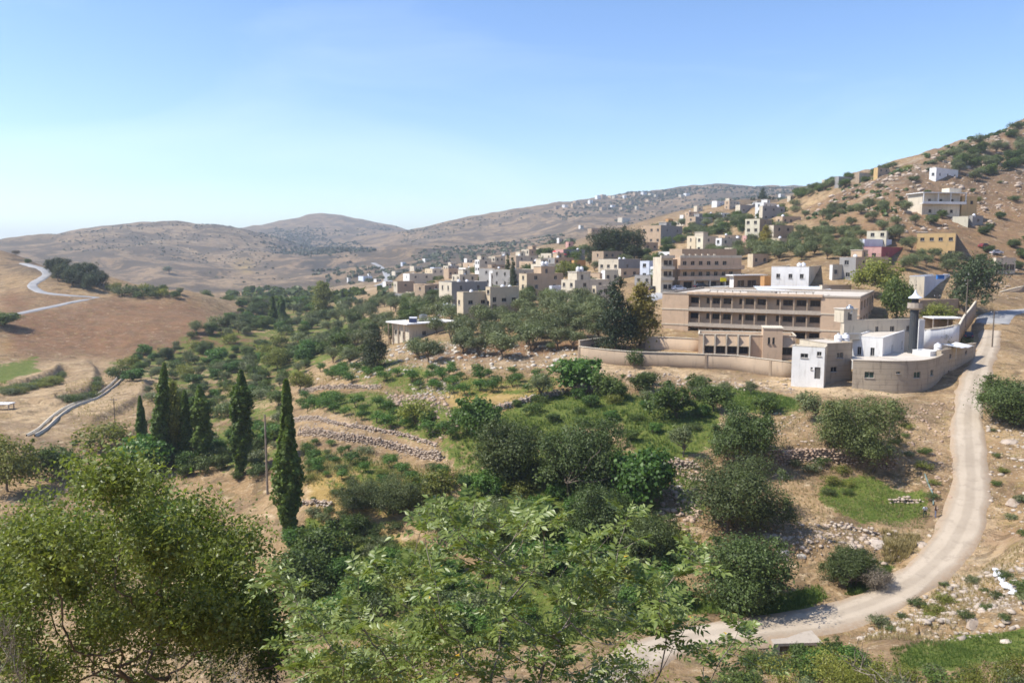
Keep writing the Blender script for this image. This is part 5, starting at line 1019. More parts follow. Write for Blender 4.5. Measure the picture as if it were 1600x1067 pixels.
# loose stones over the slopes
def loose(poly, n, smin, smax, seed, mat, label):
    g = np.random.default_rng(seed); pts = scatter(poly, n, .35, seed, tries=8); sz = smin * (smax / smin) ** (g.random(len(pts)) ** 2.2); c = pts[0].copy()
    me = stones_mesh('loose_stones', [np.array(p - c) + [0, 0, s * .12] for p, s in zip(pts, sz)], sz, seed, mat); o = link('loose_stones', me, None, None, c); o['kind'] = 'stuff'; o['label'] = label
loose([(1330, 1000), (1480, 905), (1620, 870), (1640, 960), (1500, 1000)], 700, .07, .5, 1, M_STONE, 'loose tan stones on the slope below the road'); loose([(1540, 600), (1640, 600), (1640, 860), (1545, 820), (1545, 700)], 650, .07, .5, 2, M_STONE, 'loose stones right of the road'); loose([(1400, 640), (1490, 620), (1490, 820), (1455, 790), (1420, 700)], 420, .07, .4, 3, M_RUBBLE, 'loose stones left of the road')
loose([(1180, 640), (1400, 650), (1400, 700), (1190, 700)], 260, .07, .4, 4, M_STONE, 'loose stones on the upper dirt terrace'); loose([(1190, 820), (1400, 830), (1440, 870), (1200, 880)], 420, .08, .5, 5, M_STONE, 'loose pale stones below the grass plot'); loose([(520, 572), (930, 548), (930, 574), (700, 585), (540, 595)], 900, .12, .75, 6, M_LIME, 'rubble bank under the olive terrace'); loose([(930, 575), (1240, 592), (1240, 615), (1000, 600)], 420, .08, .5, 7, M_STONE, 'stones scattered below the perimeter wall')
loose([(600, 610), (690, 620), (720, 680), (690, 690), (620, 640)], 420, .12, .7, 8, M_RUBBLE, 'reddish rubble of the collapsed terrace'); loose([(640, 600), (720, 595), (700, 625), (650, 625)], 260, .1, .5, 9, M_STONE, 'grey stones among the citrus trees'); loose([(1040, 720), (1100, 730), (1090, 850), (1030, 840)], 300, .1, .6, 10, M_RUBBLE, 'broken pale rock below the short wall'); loose([(470, 660), (690, 700), (700, 720), (470, 680)], 420, .07, .3, 11, M_STONE, 'small stones along the terrace wall')
loose([(1260, 330), (1420, 262), (1620, 190), (1640, 330), (1420, 370)], 1500, .2, 1.6, 12, M_STONE, 'rocks on the right hillside'); loose([(1520, 400), (1640, 380), (1640, 470), (1560, 470)], 180, .15, .8, 13, M_STONE, 'rocks on the slope above the upper road')

# ------------------------------------------------------------------ named trees: kind, column, foot row, pixel height, width factor, label
for k, u, v, h, wd, lab, *o in [
 ('poplar', 452, 842, 255, 1.0, 'tallest dark poplar standing alone in front of the terraces'), ('poplar', 376, 742, 166, 1.25, 'broad green poplar right of the poplar row'), ('poplar', 246, 728, 162, 1.1, 'leaning dark poplar, tallest of the row behind the big bush', 'lean'), ('poplar', 222, 700, 84, 1.3, 'smallest poplar at the left end of the row'), ('limepoplar', 270, 722, 124, .62, 'yellowish poplar in the middle of the row'), ('poplar', 292, 722, 112, 1.2, 'slim dark poplar between the yellowish one and the row end'), ('poplar', 318, 726, 122, 1.5, 'round-topped poplar at the right end of the row'),
 ('limepoplar', 507, 493, 52, 1.15, 'lone light green poplar in the valley beyond the orchard'), ('poplar', 428, 507, 44, 1.7, 'left one of two far poplars on the valley floor'), ('poplar', 442, 507, 44, 1.7, 'right one of two far poplars on the valley floor'), ('cypress', 535, 474, 22, 1.5, 'small far cypress before the pale terraces'), ('cypress', 793, 450, 48, 1.25, 'left one of two slim cypresses in the village'), ('cypress', 802, 451, 46, 1.25, 'right one of two slim cypresses in the village'),
 ('carob', 800, 752, 108, .92, 'dark grey-green bushy tree left of a similar one on the slope'), ('carob', 912, 765, 118, .95, 'brownish green bushy tree in the middle of the slope'), ('fig', 745, 678, 68, .95, 'dense dark green tree at the lower end of the shaded retaining wall'), ('fig', 904, 614, 54, 1.25, 'dense green fig tree below the left end of the perimeter wall'), ('round', 955, 622, 42, 1.1, 'dark round tree right of the dense fig tree'), ('round', 1048, 652, 62, 1.2, 'large dark citrus-like tree between two green plots'), ('round', 1092, 618, 34, 1.2, 'dark tree right above the large dark tree'), ('round', 1118, 642, 42, 1.1, 'dark tree leaning over the green weeds below the wall'), ('round', 1005, 612, 34, 1.3, 'olive-toned round tree below the long wall'),
 ('fig', 1000, 785, 88, .95, 'bright green fig tree below the vegetable plot'), ('carob', 1158, 725, 102, .85, 'tall grey-green tree right of the short pale wall'), ('willow', 1152, 828, 122, 1.12, 'widest grey-green tree at the middle right of the slope'), ('carob', 1162, 945, 122, 1.12, 'large dark round tree inside the road bend'), ('willow', 1342, 722, 112, .98, 'big round tree in front of the curved mosque range'), ('olive', 1264, 656, 50, .95, 'lone olive tree on the dirt below the white house'), ('round', 1197, 646, 34, 1.2, 'low dark round tree on the green weeds near the white house'),
 ('carob', 938, 855, 112, .8, 'upright dark tree just above the foreground leaves'), ('carob', 1012, 880, 92, .95, 'brownish bushy tree above the foreground branches'), ('round', 845, 862, 70, 1.1, 'dark green tree behind the foreground tree top'), ('shrub', 680, 775, 48, 1.2, 'yellowish fig bush left of the grey-green thicket', 2), ('willow', 618, 800, 58, 1.3, 'grey-green willow thicket at the middle of the valley', ), ('willow', 560, 798, 48, 1.2, 'left one of the grey-green willow thickets'), ('willow', 700, 838, 62, 1.2, 'right one of the grey-green willow thickets'), ('willow', 770, 842, 60, 1.1, 'grey-green thicket behind the foreground twigs'),
 ('conifer', 585, 577, 70, .95, 'dark broad cypress left of the stony bank'), ('conifer', 962, 545, 108, .85, 'dark conifer at the left corner of the perimeter wall'), ('goldtree', 1000, 540, 96, 1.15, 'tall yellowing tree right of the dark conifer'), ('shrub', 992, 573, 30, .8, 'green shrub at the foot of the dark conifer', 0), ('drybush', 1368, 922, 44, 1.0, 'grey-brown dead bush at the verge of the road bend'), ('carob', 1322, 912, 62, 1.05, 'dark green shrub left of the dead bush'), ('carob', 1582, 662, 74, 1.3, 'dark spreading bush at the right edge above the road'), ('round', 1550, 612, 24, 1.2, 'small dark bush beside the white boulder'),
 ('limetree', 1372, 468, 66, 1.1, 'light green tree behind the right end of the school'), ('round', 1402, 500, 74, .55, 'dark tree between the school and the minaret'), ('pine', 1522, 492, 92, .85, 'tall pine beside the upper road'), ('limetree', 1468, 512, 42, 1.3, 'yellow-green bush behind the carport'), ('olive', 1466, 545, 28, 1.1, 'small olive in the white courtyard'), ('shrub', 1508, 540, 14, 1.2, 'low green bush beside the parked dark car', 0), ('pine', 935, 414, 52, .85, 'yellowish pine at the left of the hilltop group'), ('pine', 962, 412, 56, .9, 'dark pine in the middle of the hilltop group'), ('pine', 988, 410, 54, .85, 'dark pine at the right of the hilltop group'), ('round', 852, 408, 22, 1.2, 'round tree left of the red parasol'), ('limetree', 884, 440, 32, 1.2, 'yellow-green tree between the two stairwells'), ('round', 826, 432, 22, 1.4, 'dark tree right of the two cypresses'),
 ('goldtree', 1197, 388, 34, 1.3, 'bright yellow tree beside the pale yellow tower house'), ('conifer', 1192, 312, 18, 1.0, 'lone dark tree on the far crest skyline'), ('olive', 1032, 446, 28, 1.2, 'olive tree left of the apartment block'), ('round', 825, 470, 26, .9, 'dark slim tree before the tan three-storey house'), ('shrub', 652, 660, 40, 1.1, 'yellow-green willow bush on the collapsed terrace', 2), ('round', 540, 545, 34, 1.2, 'dark tree at the corner of the orchard'), ('limetree', 470, 612, 34, 1.2, 'yellow bush behind the tallest poplar'), ('limetree', 430, 578, 34, 1.2, 'yellow-green tree on the valley floor'), ('olive', 845, 622, 40, 1.0, 'olive tree on the retaining wall left of the dense fig'), ('olive', 1062, 712, 52, .8, 'grey-green young tree in the vegetable plot'), ('limetree', 20, 770, 92, .9, 'yellow-green tree at the left edge behind the big bush'), ('round', 90, 745, 60, 1.2, 'dark green tree behind the big bush at left'), ('shrub', 165, 700, 46, 1.3, 'lime green shrub left of the poplar row', 2), ('fig', 225, 735, 60, 1.3, 'dark green fig at the foot of the poplar row'),
 ('round', 500, 880, 70, 1.1, 'dark round tree right of the tallest poplar'), ('round', 470, 925, 80, 1.1, 'very dark tree at the foot of the tallest poplar'), ('round', 555, 835, 40, 1.1, 'small round tree on the grass by the hedge row'), ('olive', 262, 428, 12, 1.2, 'tiny dark tree on the left far hill'), ('round', 8, 512, 26, 1.6, 'dark bush at the left edge below the lane')]:
    tree_px(k, u, v, h, lab, None, wd, o[0] if o and isinstance(o[0], int) else None, 44, R(7) if o and o[0] == 'lean' else 0)
def grove(kind, poly, n, sep, h0, h1, label, group, seed, wide=(.95, 1.2), avoid=True, rmin=44):
    for p in scatter(poly, n, sep, seed, rmin):
        if avoid and in_house(p.x, p.y): continue
        if any((p.x - a) ** 2 + (p.y - b) ** 2 < (.8 * r) ** 2 for a, b, r in TREES): continue
        k = kind if isinstance(kind, str) else random.choice(kind); plant(k, p, random.uniform(h0, h1), label if isinstance(label, str) else label[k], group, random.uniform(*wide))
for u, v, h, lab in [(651, 560, 34, 'olive tree at the left end of the front olive row'), (676, 566, 36, 'olive tree, second in the front olive row'), (724, 552, 32, 'olive tree, third in the front olive row'), (748, 556, 34, 'olive tree, fourth in the front olive row'), (788, 560, 42, 'large olive tree in the middle of the front row'), (826, 548, 44, 'broad olive tree right of the large front olive'), (872, 545, 36, 'olive tree, second from the right end of the front row'), (898, 545, 30, 'olive tree at the right end of the front row'), (861, 549, 16, 'smallest olive in the front row')]: tree_px('olive', u, v, h, lab, 'front olive row', 1.2)
grove('olive', [(722, 512), (770, 500), (820, 478), (930, 478), (935, 532), (870, 536), (760, 546), (700, 550)], 75, 4.6, 4.2, 5.6, 'grey-green olive tree in the grove right below the cream houses', 'olive grove below the cream houses', 1)
grove(('olive', 'olive', 'round'), [(480, 500), (560, 478), (620, 466), (712, 488), (712, 540), (640, 520), (610, 545), (560, 572), (500, 570), (470, 530)], 84, 5.2, 4.0, 6.0, {'olive': 'olive tree in the dense orchard left of the flat-roofed house', 'round': 'dark green tree in the dense orchard left of the flat-roofed house'}, 'dense orchard trees', 2)
grove(('round', 'fig', 'shrub', 'olive', 'carob'), [(150, 575), (230, 548), (330, 512), (430, 472), (490, 476), (500, 560), (450, 605), (400, 600), (330, 560), (240, 572)], 190, 3.8, 2.4, 5.2, {'round': 'dark tree on the green valley floor', 'fig': 'leafy green tree on the valley floor', 'shrub': 'low shrub on the green valley floor', 'olive': 'grey-green tree on the valley floor', 'carob': 'bushy tree on the green valley floor'}, 'valley floor trees', 3)
grove('citrus', [(500, 578), (640, 580), (860, 588), (850, 612), (700, 622), (640, 615), (520, 605)], 48, 2.6, 1.6, 2.6, 'small green citrus tree on the terrace above the collapsed bank', 'citrus trees on the upper terrace', 4, (1.1, 1.5))
grove('citrus', [(470, 625), (560, 630), (640, 652), (760, 690), (700, 692), (560, 662), (470, 650)], 30, 3.0, 1.7, 2.8, 'small citrus tree between curved wall and long terrace wall', 'citrus trees on the middle terrace', 5, (1.1, 1.5))
grove('citrus', [(480, 705), (640, 732), (700, 742), (690, 790), (560, 770), (480, 760)], 14, 3.4, 1.6, 2.4, 'small citrus tree below the long terrace wall', 'citrus trees on the lower terrace', 6, (1.0, 1.4))
grove('olive', [(1100, 402), (1160, 384), (1215, 368), (1335, 380), (1350, 416), (1300, 408), (1200, 412)], 60, 4.6, 4.0, 5.6, 'olive tree in the village grove above the large white building', 'olives above the large white building', 7)
grove('olive', [(1330, 372), (1440, 376), (1500, 405), (1500, 430), (1340, 424)], 30, 5, 3.6, 5.2, 'olive tree beside the dark red house', 'olives around the dark red house', 8)
grove('olive', [(1275, 365), (1300, 325), (1400, 325), (1470, 352), (1400, 362), (1330, 372)], 24, 7, 3.0, 4.6, 'single olive dotted on the bare slope under the balcony house', 'olives dotted on the bare slope', 9, avoid=False)
grove(('round', 'olive'), [(1480, 282), (1490, 250), (1600, 225), (1640, 240), (1600, 262), (1540, 282)], 42, 6, 4.5, 6.5, {'round': 'dark tree in the wooded strip right of the high white house', 'olive': 'grey-green tree in the wooded strip right of the high white house'}, 'wooded strip on the right hill', 10)
grove(('round', 'shrub'), [(1440, 258), (1480, 235), (1640, 185), (1640, 225), (1560, 225), (1460, 256)], 26, 9, 3.0, 5.0, {'round': 'dark bush below the rocky skyline of the right hill', 'shrub': 'grey bush below the rocky skyline of the right hill'}, 'bushes below the rocky skyline', 11)
grove(('round', 'carob'), [(1400, 340), (1440, 330), (1520, 345), (1640, 300), (1640, 420), (1540, 420)], 16, 10, 2.5, 4.0, {'round': 'dark bush scattered around the ochre house', 'carob': 'grey-green bush scattered around the ochre house'}, 'bushes near the ochre house', 12)
grove('pine', [(78, 430), (100, 428), (150, 444), (165, 452), (140, 455), (90, 440)], 14, 5, 6.5, 9.0, 'dark pine on the left spur above the winding lane', 'pines on the left spur', 13, (.9, 1.1), rmin=200)
grove(('round', 'olive', 'shrub'), [(165, 455), (200, 456), (290, 462), (290, 470), (200, 466)], 30, 5, 3, 5.5, {'round': 'dark tree along the top edge of the brown ploughed slope', 'olive': 'grey-green tree along the top edge of the brown ploughed slope', 'shrub': 'shrub along the top edge of the brown ploughed slope'}, 'trees along the ploughed slope', 14, rmin=200)
grove(('round', 'drybush', 'shrub'), [(290, 462), (400, 466), (440, 490), (400, 520), (340, 490)], 34, 7, 2.5, 5, {'round': 'dark bush on the stony slope beyond the ploughed field', 'drybush': 'grey bush on the stony slope beyond the ploughed field', 'shrub': 'low shrub on the stony slope beyond the ploughed field'}, 'bushes beyond the ploughed field', 15, rmin=150)
grove(('round', 'drybush'), [(0, 395), (40, 400), (90, 420), (60, 425), (0, 412)], 22, 7, 2.5, 4.5, {'round': 'dark bush on the crest above the winding lane', 'drybush': 'grey bush on the crest above the winding lane'}, 'bushes above the winding lane', 16, rmin=200)
grove('shrub', [(0, 612), (45, 604), (90, 590), (98, 580), (90, 600), (40, 614), (0, 622)], 26, 2.0, 1.3, 2.2, 'low shrub growing on the dark bank below the green field', 'shrubs on the dark bank', 17, (1.2, 1.7)); grove('shrub', [(95, 625), (118, 620), (145, 612), (152, 596), (150, 620), (120, 630)], 14, 2.0, 1.2, 2.0, 'low shrub growing on the second dark bank above the channel', 'shrubs on the second bank', 18, (1.2, 1.6))
grove(('olive', 'round'), [(600, 470), (700, 455), (860, 420), (1000, 405), (1060, 425), (960, 440), (860, 468), (700, 486)], 80, 4.6, 2.8, 4.4, {'olive': 'olive tree between the village houses', 'round': 'dark garden tree between the village houses'}, 'garden trees in the village', 19)
grove(('olive', 'round'), [(1040, 388), (1160, 368), (1180, 345), (1080, 350), (1000, 372)], 48, 5.5, 4, 6, {'olive': 'olive tree in the grove above the apartment block', 'round': 'dark tree in the grove above the apartment block'}, 'grove above the apartment block', 20)
grove('shrub', [(1150, 1030), (1240, 1020), (1330, 1030), (1400, 1055), (1500, 1062), (1620, 1050), (1620, 1085), (1150, 1085)], 26, 1.6, .9, 1.7, 'leafy bush in the thicket at the bottom right corner', 'bottom right thicket', 21, (1.0, 1.5), rmin=38)
grove(('shrub', 'fig'), [(720, 745), (900, 765), (1080, 860), (1060, 950), (900, 930), (720, 860)], 46, 2.6, 1.6, 3.4, {'shrub': 'low green shrub in the gully behind the foreground tree', 'fig': 'leafy fig bush in the gully behind the foreground tree'}, 'gully shrubs', 22, (1.0, 1.5)); grove(('round', 'fig', 'shrub'), [(800, 625), (960, 612), (1110, 630), (1110, 700), (960, 690), (860, 660)], 20, 3.4, 1.0, 2.2, {'round': 'dark bush on the green terrace under the long wall', 'fig': 'leafy bush on the green terrace under the long wall', 'shrub': 'low shrub on the green terrace under the long wall'}, 'bushes on the green terrace', 23, (1.0, 1.5))
grove('shrub', [(1390, 630), (1430, 680), (1480, 760), (1470, 800), (1420, 740), (1390, 680)], 14, 2.5, .6, 1.2, 'tiny green shrub on the dirt bank left of the road', 'tiny shrubs left of the road', 24, (1.2, 1.6)); grove('shrub', [(1540, 620), (1640, 640), (1640, 880), (1560, 840)], 26, 4, .5, 1.1, 'tiny shrub on the bare slope right of the road', 'tiny shrubs right of the road', 25, (1.2, 1.6)); grove('shrub', [(1330, 1000), (1480, 910), (1620, 880), (1620, 970)], 18, 2.5, .5, 1.1, 'tiny shrub among the rocks below the road', 'tiny shrubs below the road', 26, (1.1, 1.5))
grove('shrub', [(1240, 715), (1310, 725), (1320, 745), (1250, 745)], 8, 2, 1.0, 1.8, 'round shrub in front of the shaded stone wall', 'shrubs by the shaded wall', 27, (1.1, 1.4)); grove('shrub', [(1275, 752), (1330, 752), (1350, 770), (1290, 775)], 9, 1.8, .7, 1.2, 'low leafy plant in the grass plot', 'plants in the grass plot', 28, (1.2, 1.6)); grove('shrub', [(600, 445), (740, 415), (870, 400), (880, 410), (760, 430), (620, 462)], 40, 9, 2.2, 3.8, 'small tree among the far village roofs', 'small trees among far roofs', 29)
grove('shrub', [(480, 800), (520, 800), (660, 865), (640, 880), (520, 830)], 22, 1.6, 1.0, 1.5, 'trimmed hedge bush in the sloping row right of the tallest poplar', 'hedge row bushes', 30, (1.1, 1.4)); grove(('shrub', 'fig'), [(440, 840), (700, 880), (720, 980), (480, 980)], 30, 3.2, 1.4, 3.2, {'shrub': 'shrub on the grassy floor left of the foreground tree', 'fig': 'leafy bush on the grassy floor left of the foreground tree'}, 'shrubs on the grassy floor', 31, (1.0, 1.4))
grove(('shrub', 'round'), [(330, 690), (440, 640), (440, 740), (350, 760)], 28, 2.8, 1.0, 3.0, {'shrub': 'shrub on the red soil between the two big poplars', 'round': 'dark bush on the red soil between the two big poplars'}, 'bushes between the poplars', 32, (1.0, 1.4)); grove('olive', [(1000, 600), (1090, 602), (1240, 622), (1240, 640), (1080, 625)], 8, 4, 1.6, 2.6, 'young olive on the weeds below the perimeter wall', 'young olives below the wall', 33)

grove(('olive', 'round'), [(1245, 304), (1300, 290), (1345, 280), (1400, 262), (1400, 268), (1330, 292), (1250, 312)], 26, 5, 3.5, 5.5, {'olive': 'grey tree among the houses of the skyline row', 'round': 'dark tree among the houses of the skyline row'}, 'trees of the skyline row', 34, rmin=200)
grove(('round', 'fig'), [(1225, 1036), (1335, 1028), (1340, 1045), (1240, 1055)], 6, 2.2, 1.3, 2.0, {'round': 'dark bush below the culvert', 'fig': 'leafy bush below the culvert'}, 'bushes below the culvert', 35, (.9, 1.2))
grove(('olive', 'round'), [(880, 400), (1000, 395), (1060, 400), (1040, 412), (900, 420)], 26, 5, 4, 6, {'olive': 'olive tree at the foot of the hilltop pines', 'round': 'dark tree at the foot of the hilltop pines'}, 'trees under the hilltop pines', 36)
grove(('shrub', 'round', 'drybush'), [(1270, 345), (1330, 300), (1430, 262), (1600, 200), (1640, 330), (1460, 340)], 30, 9, 1.0, 2.4, {'shrub': 'low shrub between rocks of the right hill', 'round': 'dark shrub between rocks of the right hill', 'drybush': 'grey dry bush between rocks of the right hill'}, 'shrubs on the rocky right hill', 38, (1.2, 1.6), rmin=200)
grove(('shrub', 'citrus'), [(480, 690), (700, 730), (720, 800), (620, 850), (480, 800)], 40, 2.4, .6, 1.4, {'shrub': 'low weed clump below the long terrace wall', 'citrus': 'tiny sapling below the long terrace wall'}, 'clumps below the terrace wall', 39, (1.2, 1.7))
grove(('shrub', 'fig', 'round'), [(640, 885), (1040, 905), (1060, 960), (900, 1005), (660, 1000)], 34, 2.6, 1.2, 2.6, {'shrub': 'low shrub seen through the branches of the foreground tree', 'fig': 'leafy fig seen through the branches of the foreground tree', 'round': 'dark bush seen through the branches of the foreground tree'}, 'bushes behind the foreground branches', 40, (1.0, 1.5))
grove(('round', 'fig', 'shrub'), [(205, 700), (335, 715), (340, 750), (200, 745)], 16, 2.6, 2.0, 4.0, {'round': 'dark tree in the thicket at the foot of the poplar row', 'fig': 'leafy bush in the thicket at the foot of the poplar row', 'shrub': 'shrub in the thicket at the foot of the poplar row'}, 'thicket under the poplar row', 41, (.9, 1.3))
grove(('round', 'shrub', 'olive'), [(1080, 352), (1180, 330), (1250, 318), (1260, 345), (1190, 372), (1090, 372)], 40, 6, 3.0, 4.6, {'round': 'dark tree between the high village houses', 'shrub': 'shrub between the high village houses', 'olive': 'olive tree between the high village houses'}, 'trees between high houses', 42, rmin=200)
loose([(1482, 850), (1496, 760), (1493, 640), (1482, 640), (1482, 760), (1455, 850)], 200, .04, .16, 51, M_LIME, 'gravel spilled along the inner road edge'); loose([(1300, 1000), (1420, 960), (1500, 900), (1545, 820), (1560, 830), (1510, 915), (1430, 975), (1310, 1012)], 260, .04, .18, 52, M_LIME, 'gravel spilled along the outer road edge')
grove(('round', 'shrub', 'fig', 'olive'), [(150, 585), (240, 560), (330, 560), (440, 600), (440, 700), (340, 690), (250, 640), (200, 600)], 80, 3.2, 1.4, 3.8, {'round': 'dark bush on the flat ground behind the poplars', 'shrub': 'low shrub on the flat ground behind the poplars', 'fig': 'leafy bush on the flat ground behind the poplars', 'olive': 'grey-green olive on the flat ground behind the poplars'}, 'growth behind the poplars', 44, (1.0, 1.5))
# ------------------------------------------------------------------ far woods and scrub on the distant hills (too many and too small to count)
def far_trees(polys, seed, name, label, smin, smax, mat='far', rmin=300):
    g = np.random.default_rng(seed); Pp = []; Nn = []; Sz = []
    for poly, n in polys:
        wp = [tuple(P(u, v, rmin)[:2]) for u, v in poly]; xs = [p[0] for p in wp]; ys = [p[1] for p in wp]; m = 0
        for _ in range(n * 30):
            if m >= n: break
            x, y = g.uniform(min(xs), max(xs)), g.uniform(min(ys), max(ys))
            if not in_poly(wp, np.array([x]), np.array([y]))[0]: continue
            if vnoise(np.array([x / 55]), np.array([y / 55]), seed)[0] < g.uniform(-.9, .5): continue
            z = ground(x, y); s = g.uniform(smin, smax) * g.uniform(.7, 1.1); k = 13; d = unit(g.normal(0, 1, (k, 3))); d[:, 2] = abs(d[:, 2]); c = np.array([x, y, z + s * .15])
            Pp.append(c + d * s * np.array([.6, .6, .42]) * g.uniform(.5, 1, (k, 1))); Nn.append(d); Sz.append(np.full(k, s * .62)); m += 1
    pos = np.concatenate(Pp); V, F, T = leaves(pos, np.concatenate(Nn), np.concatenate(Sz), .8, g, .5); me = mesh_from(name, V, F); add_attr(me, 'tint', T); me.materials.append(ML[mat]); o = link(name, me); o['kind'] = 'stuff'; o['label'] = label
far_trees([([(430, 355), (560, 378), (590, 392), (560, 412), (500, 428), (470, 400), (400, 372)], 1300), ([(345, 354), (470, 352), (560, 366), (500, 372), (400, 362)], 160), ([(555, 362), (590, 350), (630, 358), (560, 372)], 60)], 41, 'far_wood', 'dark scattered wood on the far middle hill', 3, 6.5)
far_trees([([(640, 402), (740, 385), (880, 366), (900, 382), (760, 402), (660, 414)], 600), ([(620, 364), (800, 333), (880, 330), (700, 368), (640, 385)], 150), ([(480, 430), (600, 415), (740, 405), (700, 425), (600, 442), (500, 448)], 260)], 42, 'far_orchard', 'far olive orchards at the foot of the bare hill', 2.8, 5.5)
far_trees([([(860, 330), (960, 306), (1100, 291), (1240, 294), (1240, 310), (1060, 318), (960, 335), (880, 345)], 1500), ([(940, 318), (1060, 305), (1060, 330), (960, 345)], 130)], 43, 'crest_scrub', 'trees between the houses of the far crest', 3, 6.5)
far_trees([([(60, 365), (200, 350), (330, 347), (480, 356), (420, 420), (250, 405), (120, 395)], 700), ([(260, 350), (330, 346), (350, 352), (300, 358)], 40), ([(300, 425), (420, 412), (480, 440), (330, 446)], 26)], 44, 'hill_scrub', 'scattered scrub on the left far hill', 1.4, 3.6)
far_trees([([(400, 470), (480, 455), (600, 455), (620, 465), (520, 485), (430, 490)], 110), ([(200, 456), (420, 452), (470, 462), (400, 475)], 60)], 45, 'valley_wood', 'far trees along the valley floor', 5, 8, 'dark')
far_trees([([(1240, 306), (1300, 296), (1420, 262), (1600, 186), (1600, 196), (1420, 272), (1300, 306)], 60), ([(1250, 345), (1320, 305), (1440, 290), (1400, 345)], 60)], 46, 'slope_scrub', 'low scrub on the right rocky hill', 1.4, 3.0, 'carob', 200)

# ------------------------------------------------------------------ grass and dry weeds
def tufts(poly, n, h0, h1, seed, mat, label, name='grass', sep=0, rmin=44):
    g = np.random.default_rng(seed); wp = np.array([tuple(P(u, v, rmin)[:2]) for u, v in poly]); X = g.uniform(wp[:, 0].min(), wp[:, 0].max(), n * 4); Y = g.uniform(wp[:, 1].min(), wp[:, 1].max(), n * 4)
    k = in_poly([tuple(p) for p in wp], X, Y) & (fbm(X, Y, 4.5, 3, seed) > g.uniform(-.5, .35, n * 4)); X, Y = X[k][:n], Y[k][:n]
    if len(X) == 0: return
    m = 5; Z = np.array([ground(x, y) for x, y in zip(X, Y)]); c = np.repeat(np.stack([X, Y, Z], 1), m, 0); N = len(c); h = g.uniform(h0, h1, N); a = g.uniform(0, 6.283, N); o = np.stack([np.cos(a), np.sin(a), np.zeros(N)], 1)
    b = c + o * (h * .3 * g.random(N))[:, None]; s = np.stack([-np.sin(a), np.cos(a), np.zeros(N)], 1) * (h * .10)[:, None]; tip = b + o * (h * g.uniform(.1, .7, N))[:, None] + np.array([0, 0, 1]) * h[:, None]
    V = np.stack([b - s - [0, 0, .05], b + s - [0, 0, .05], tip], 1).reshape(-1, 3); me = mesh_from(name, V, np.arange(3 * N).reshape(N, 3)); add_attr(me, 'tint', np.repeat(g.random(N), 3)); me.materials.append(ML[mat]); q = link(name, me); q['kind'] = 'stuff'; q['label'] = label
for i, (poly, val) in enumerate(ZONES['grass']):
    if i in (3, 4) or poly[0] in ((480, 470), (1200, 370)): continue
    tufts(poly, int(2600 * val), *((.08, .26) if i in (0, 6) else (.15, .45)), 500 + i, 'grass', 'green grass and weeds on the ground')
tufts([(470, 690), (720, 735), (700, 800), (470, 790)], 2600, .2, .6, 540, 'straw', 'dry yellow grass below the long terrace wall'); tufts([(480, 585), (880, 590), (860, 625), (480, 640)], 2600, .2, .5, 541, 'straw', 'dry grass among the citrus trees'); tufts([(1190, 640), (1400, 640), (1480, 830), (1390, 900), (1200, 850)], 2600, .1, .4, 542, 'straw', 'dry grass on the bare terraces'); tufts([(1330, 1010), (1500, 890), (1640, 840), (1640, 990), (1450, 1010)], 1800, .1, .4, 543, 'straw', 'dry grass between the rocks'); tufts([(1545, 600), (1640, 600), (1640, 850), (1550, 820)], 1500, .1, .4, 544, 'straw', 'dry weeds right of the road'); tufts([(1380, 830), (1440, 840), (1420, 870), (1380, 880)], 700, .3, .8, 545, 'straw', 'tall yellow weeds by the ditch'); tufts([(100, 600), (220, 590), (260, 690), (120, 690)], 1500, .2, .5, 546, 'straw', 'dry grass beside the channel'); tufts([(700, 640), (1000, 640), (1100, 760), (720, 760)], 2200, .25, .7, 547, 'grass', 'weeds on the middle slope')

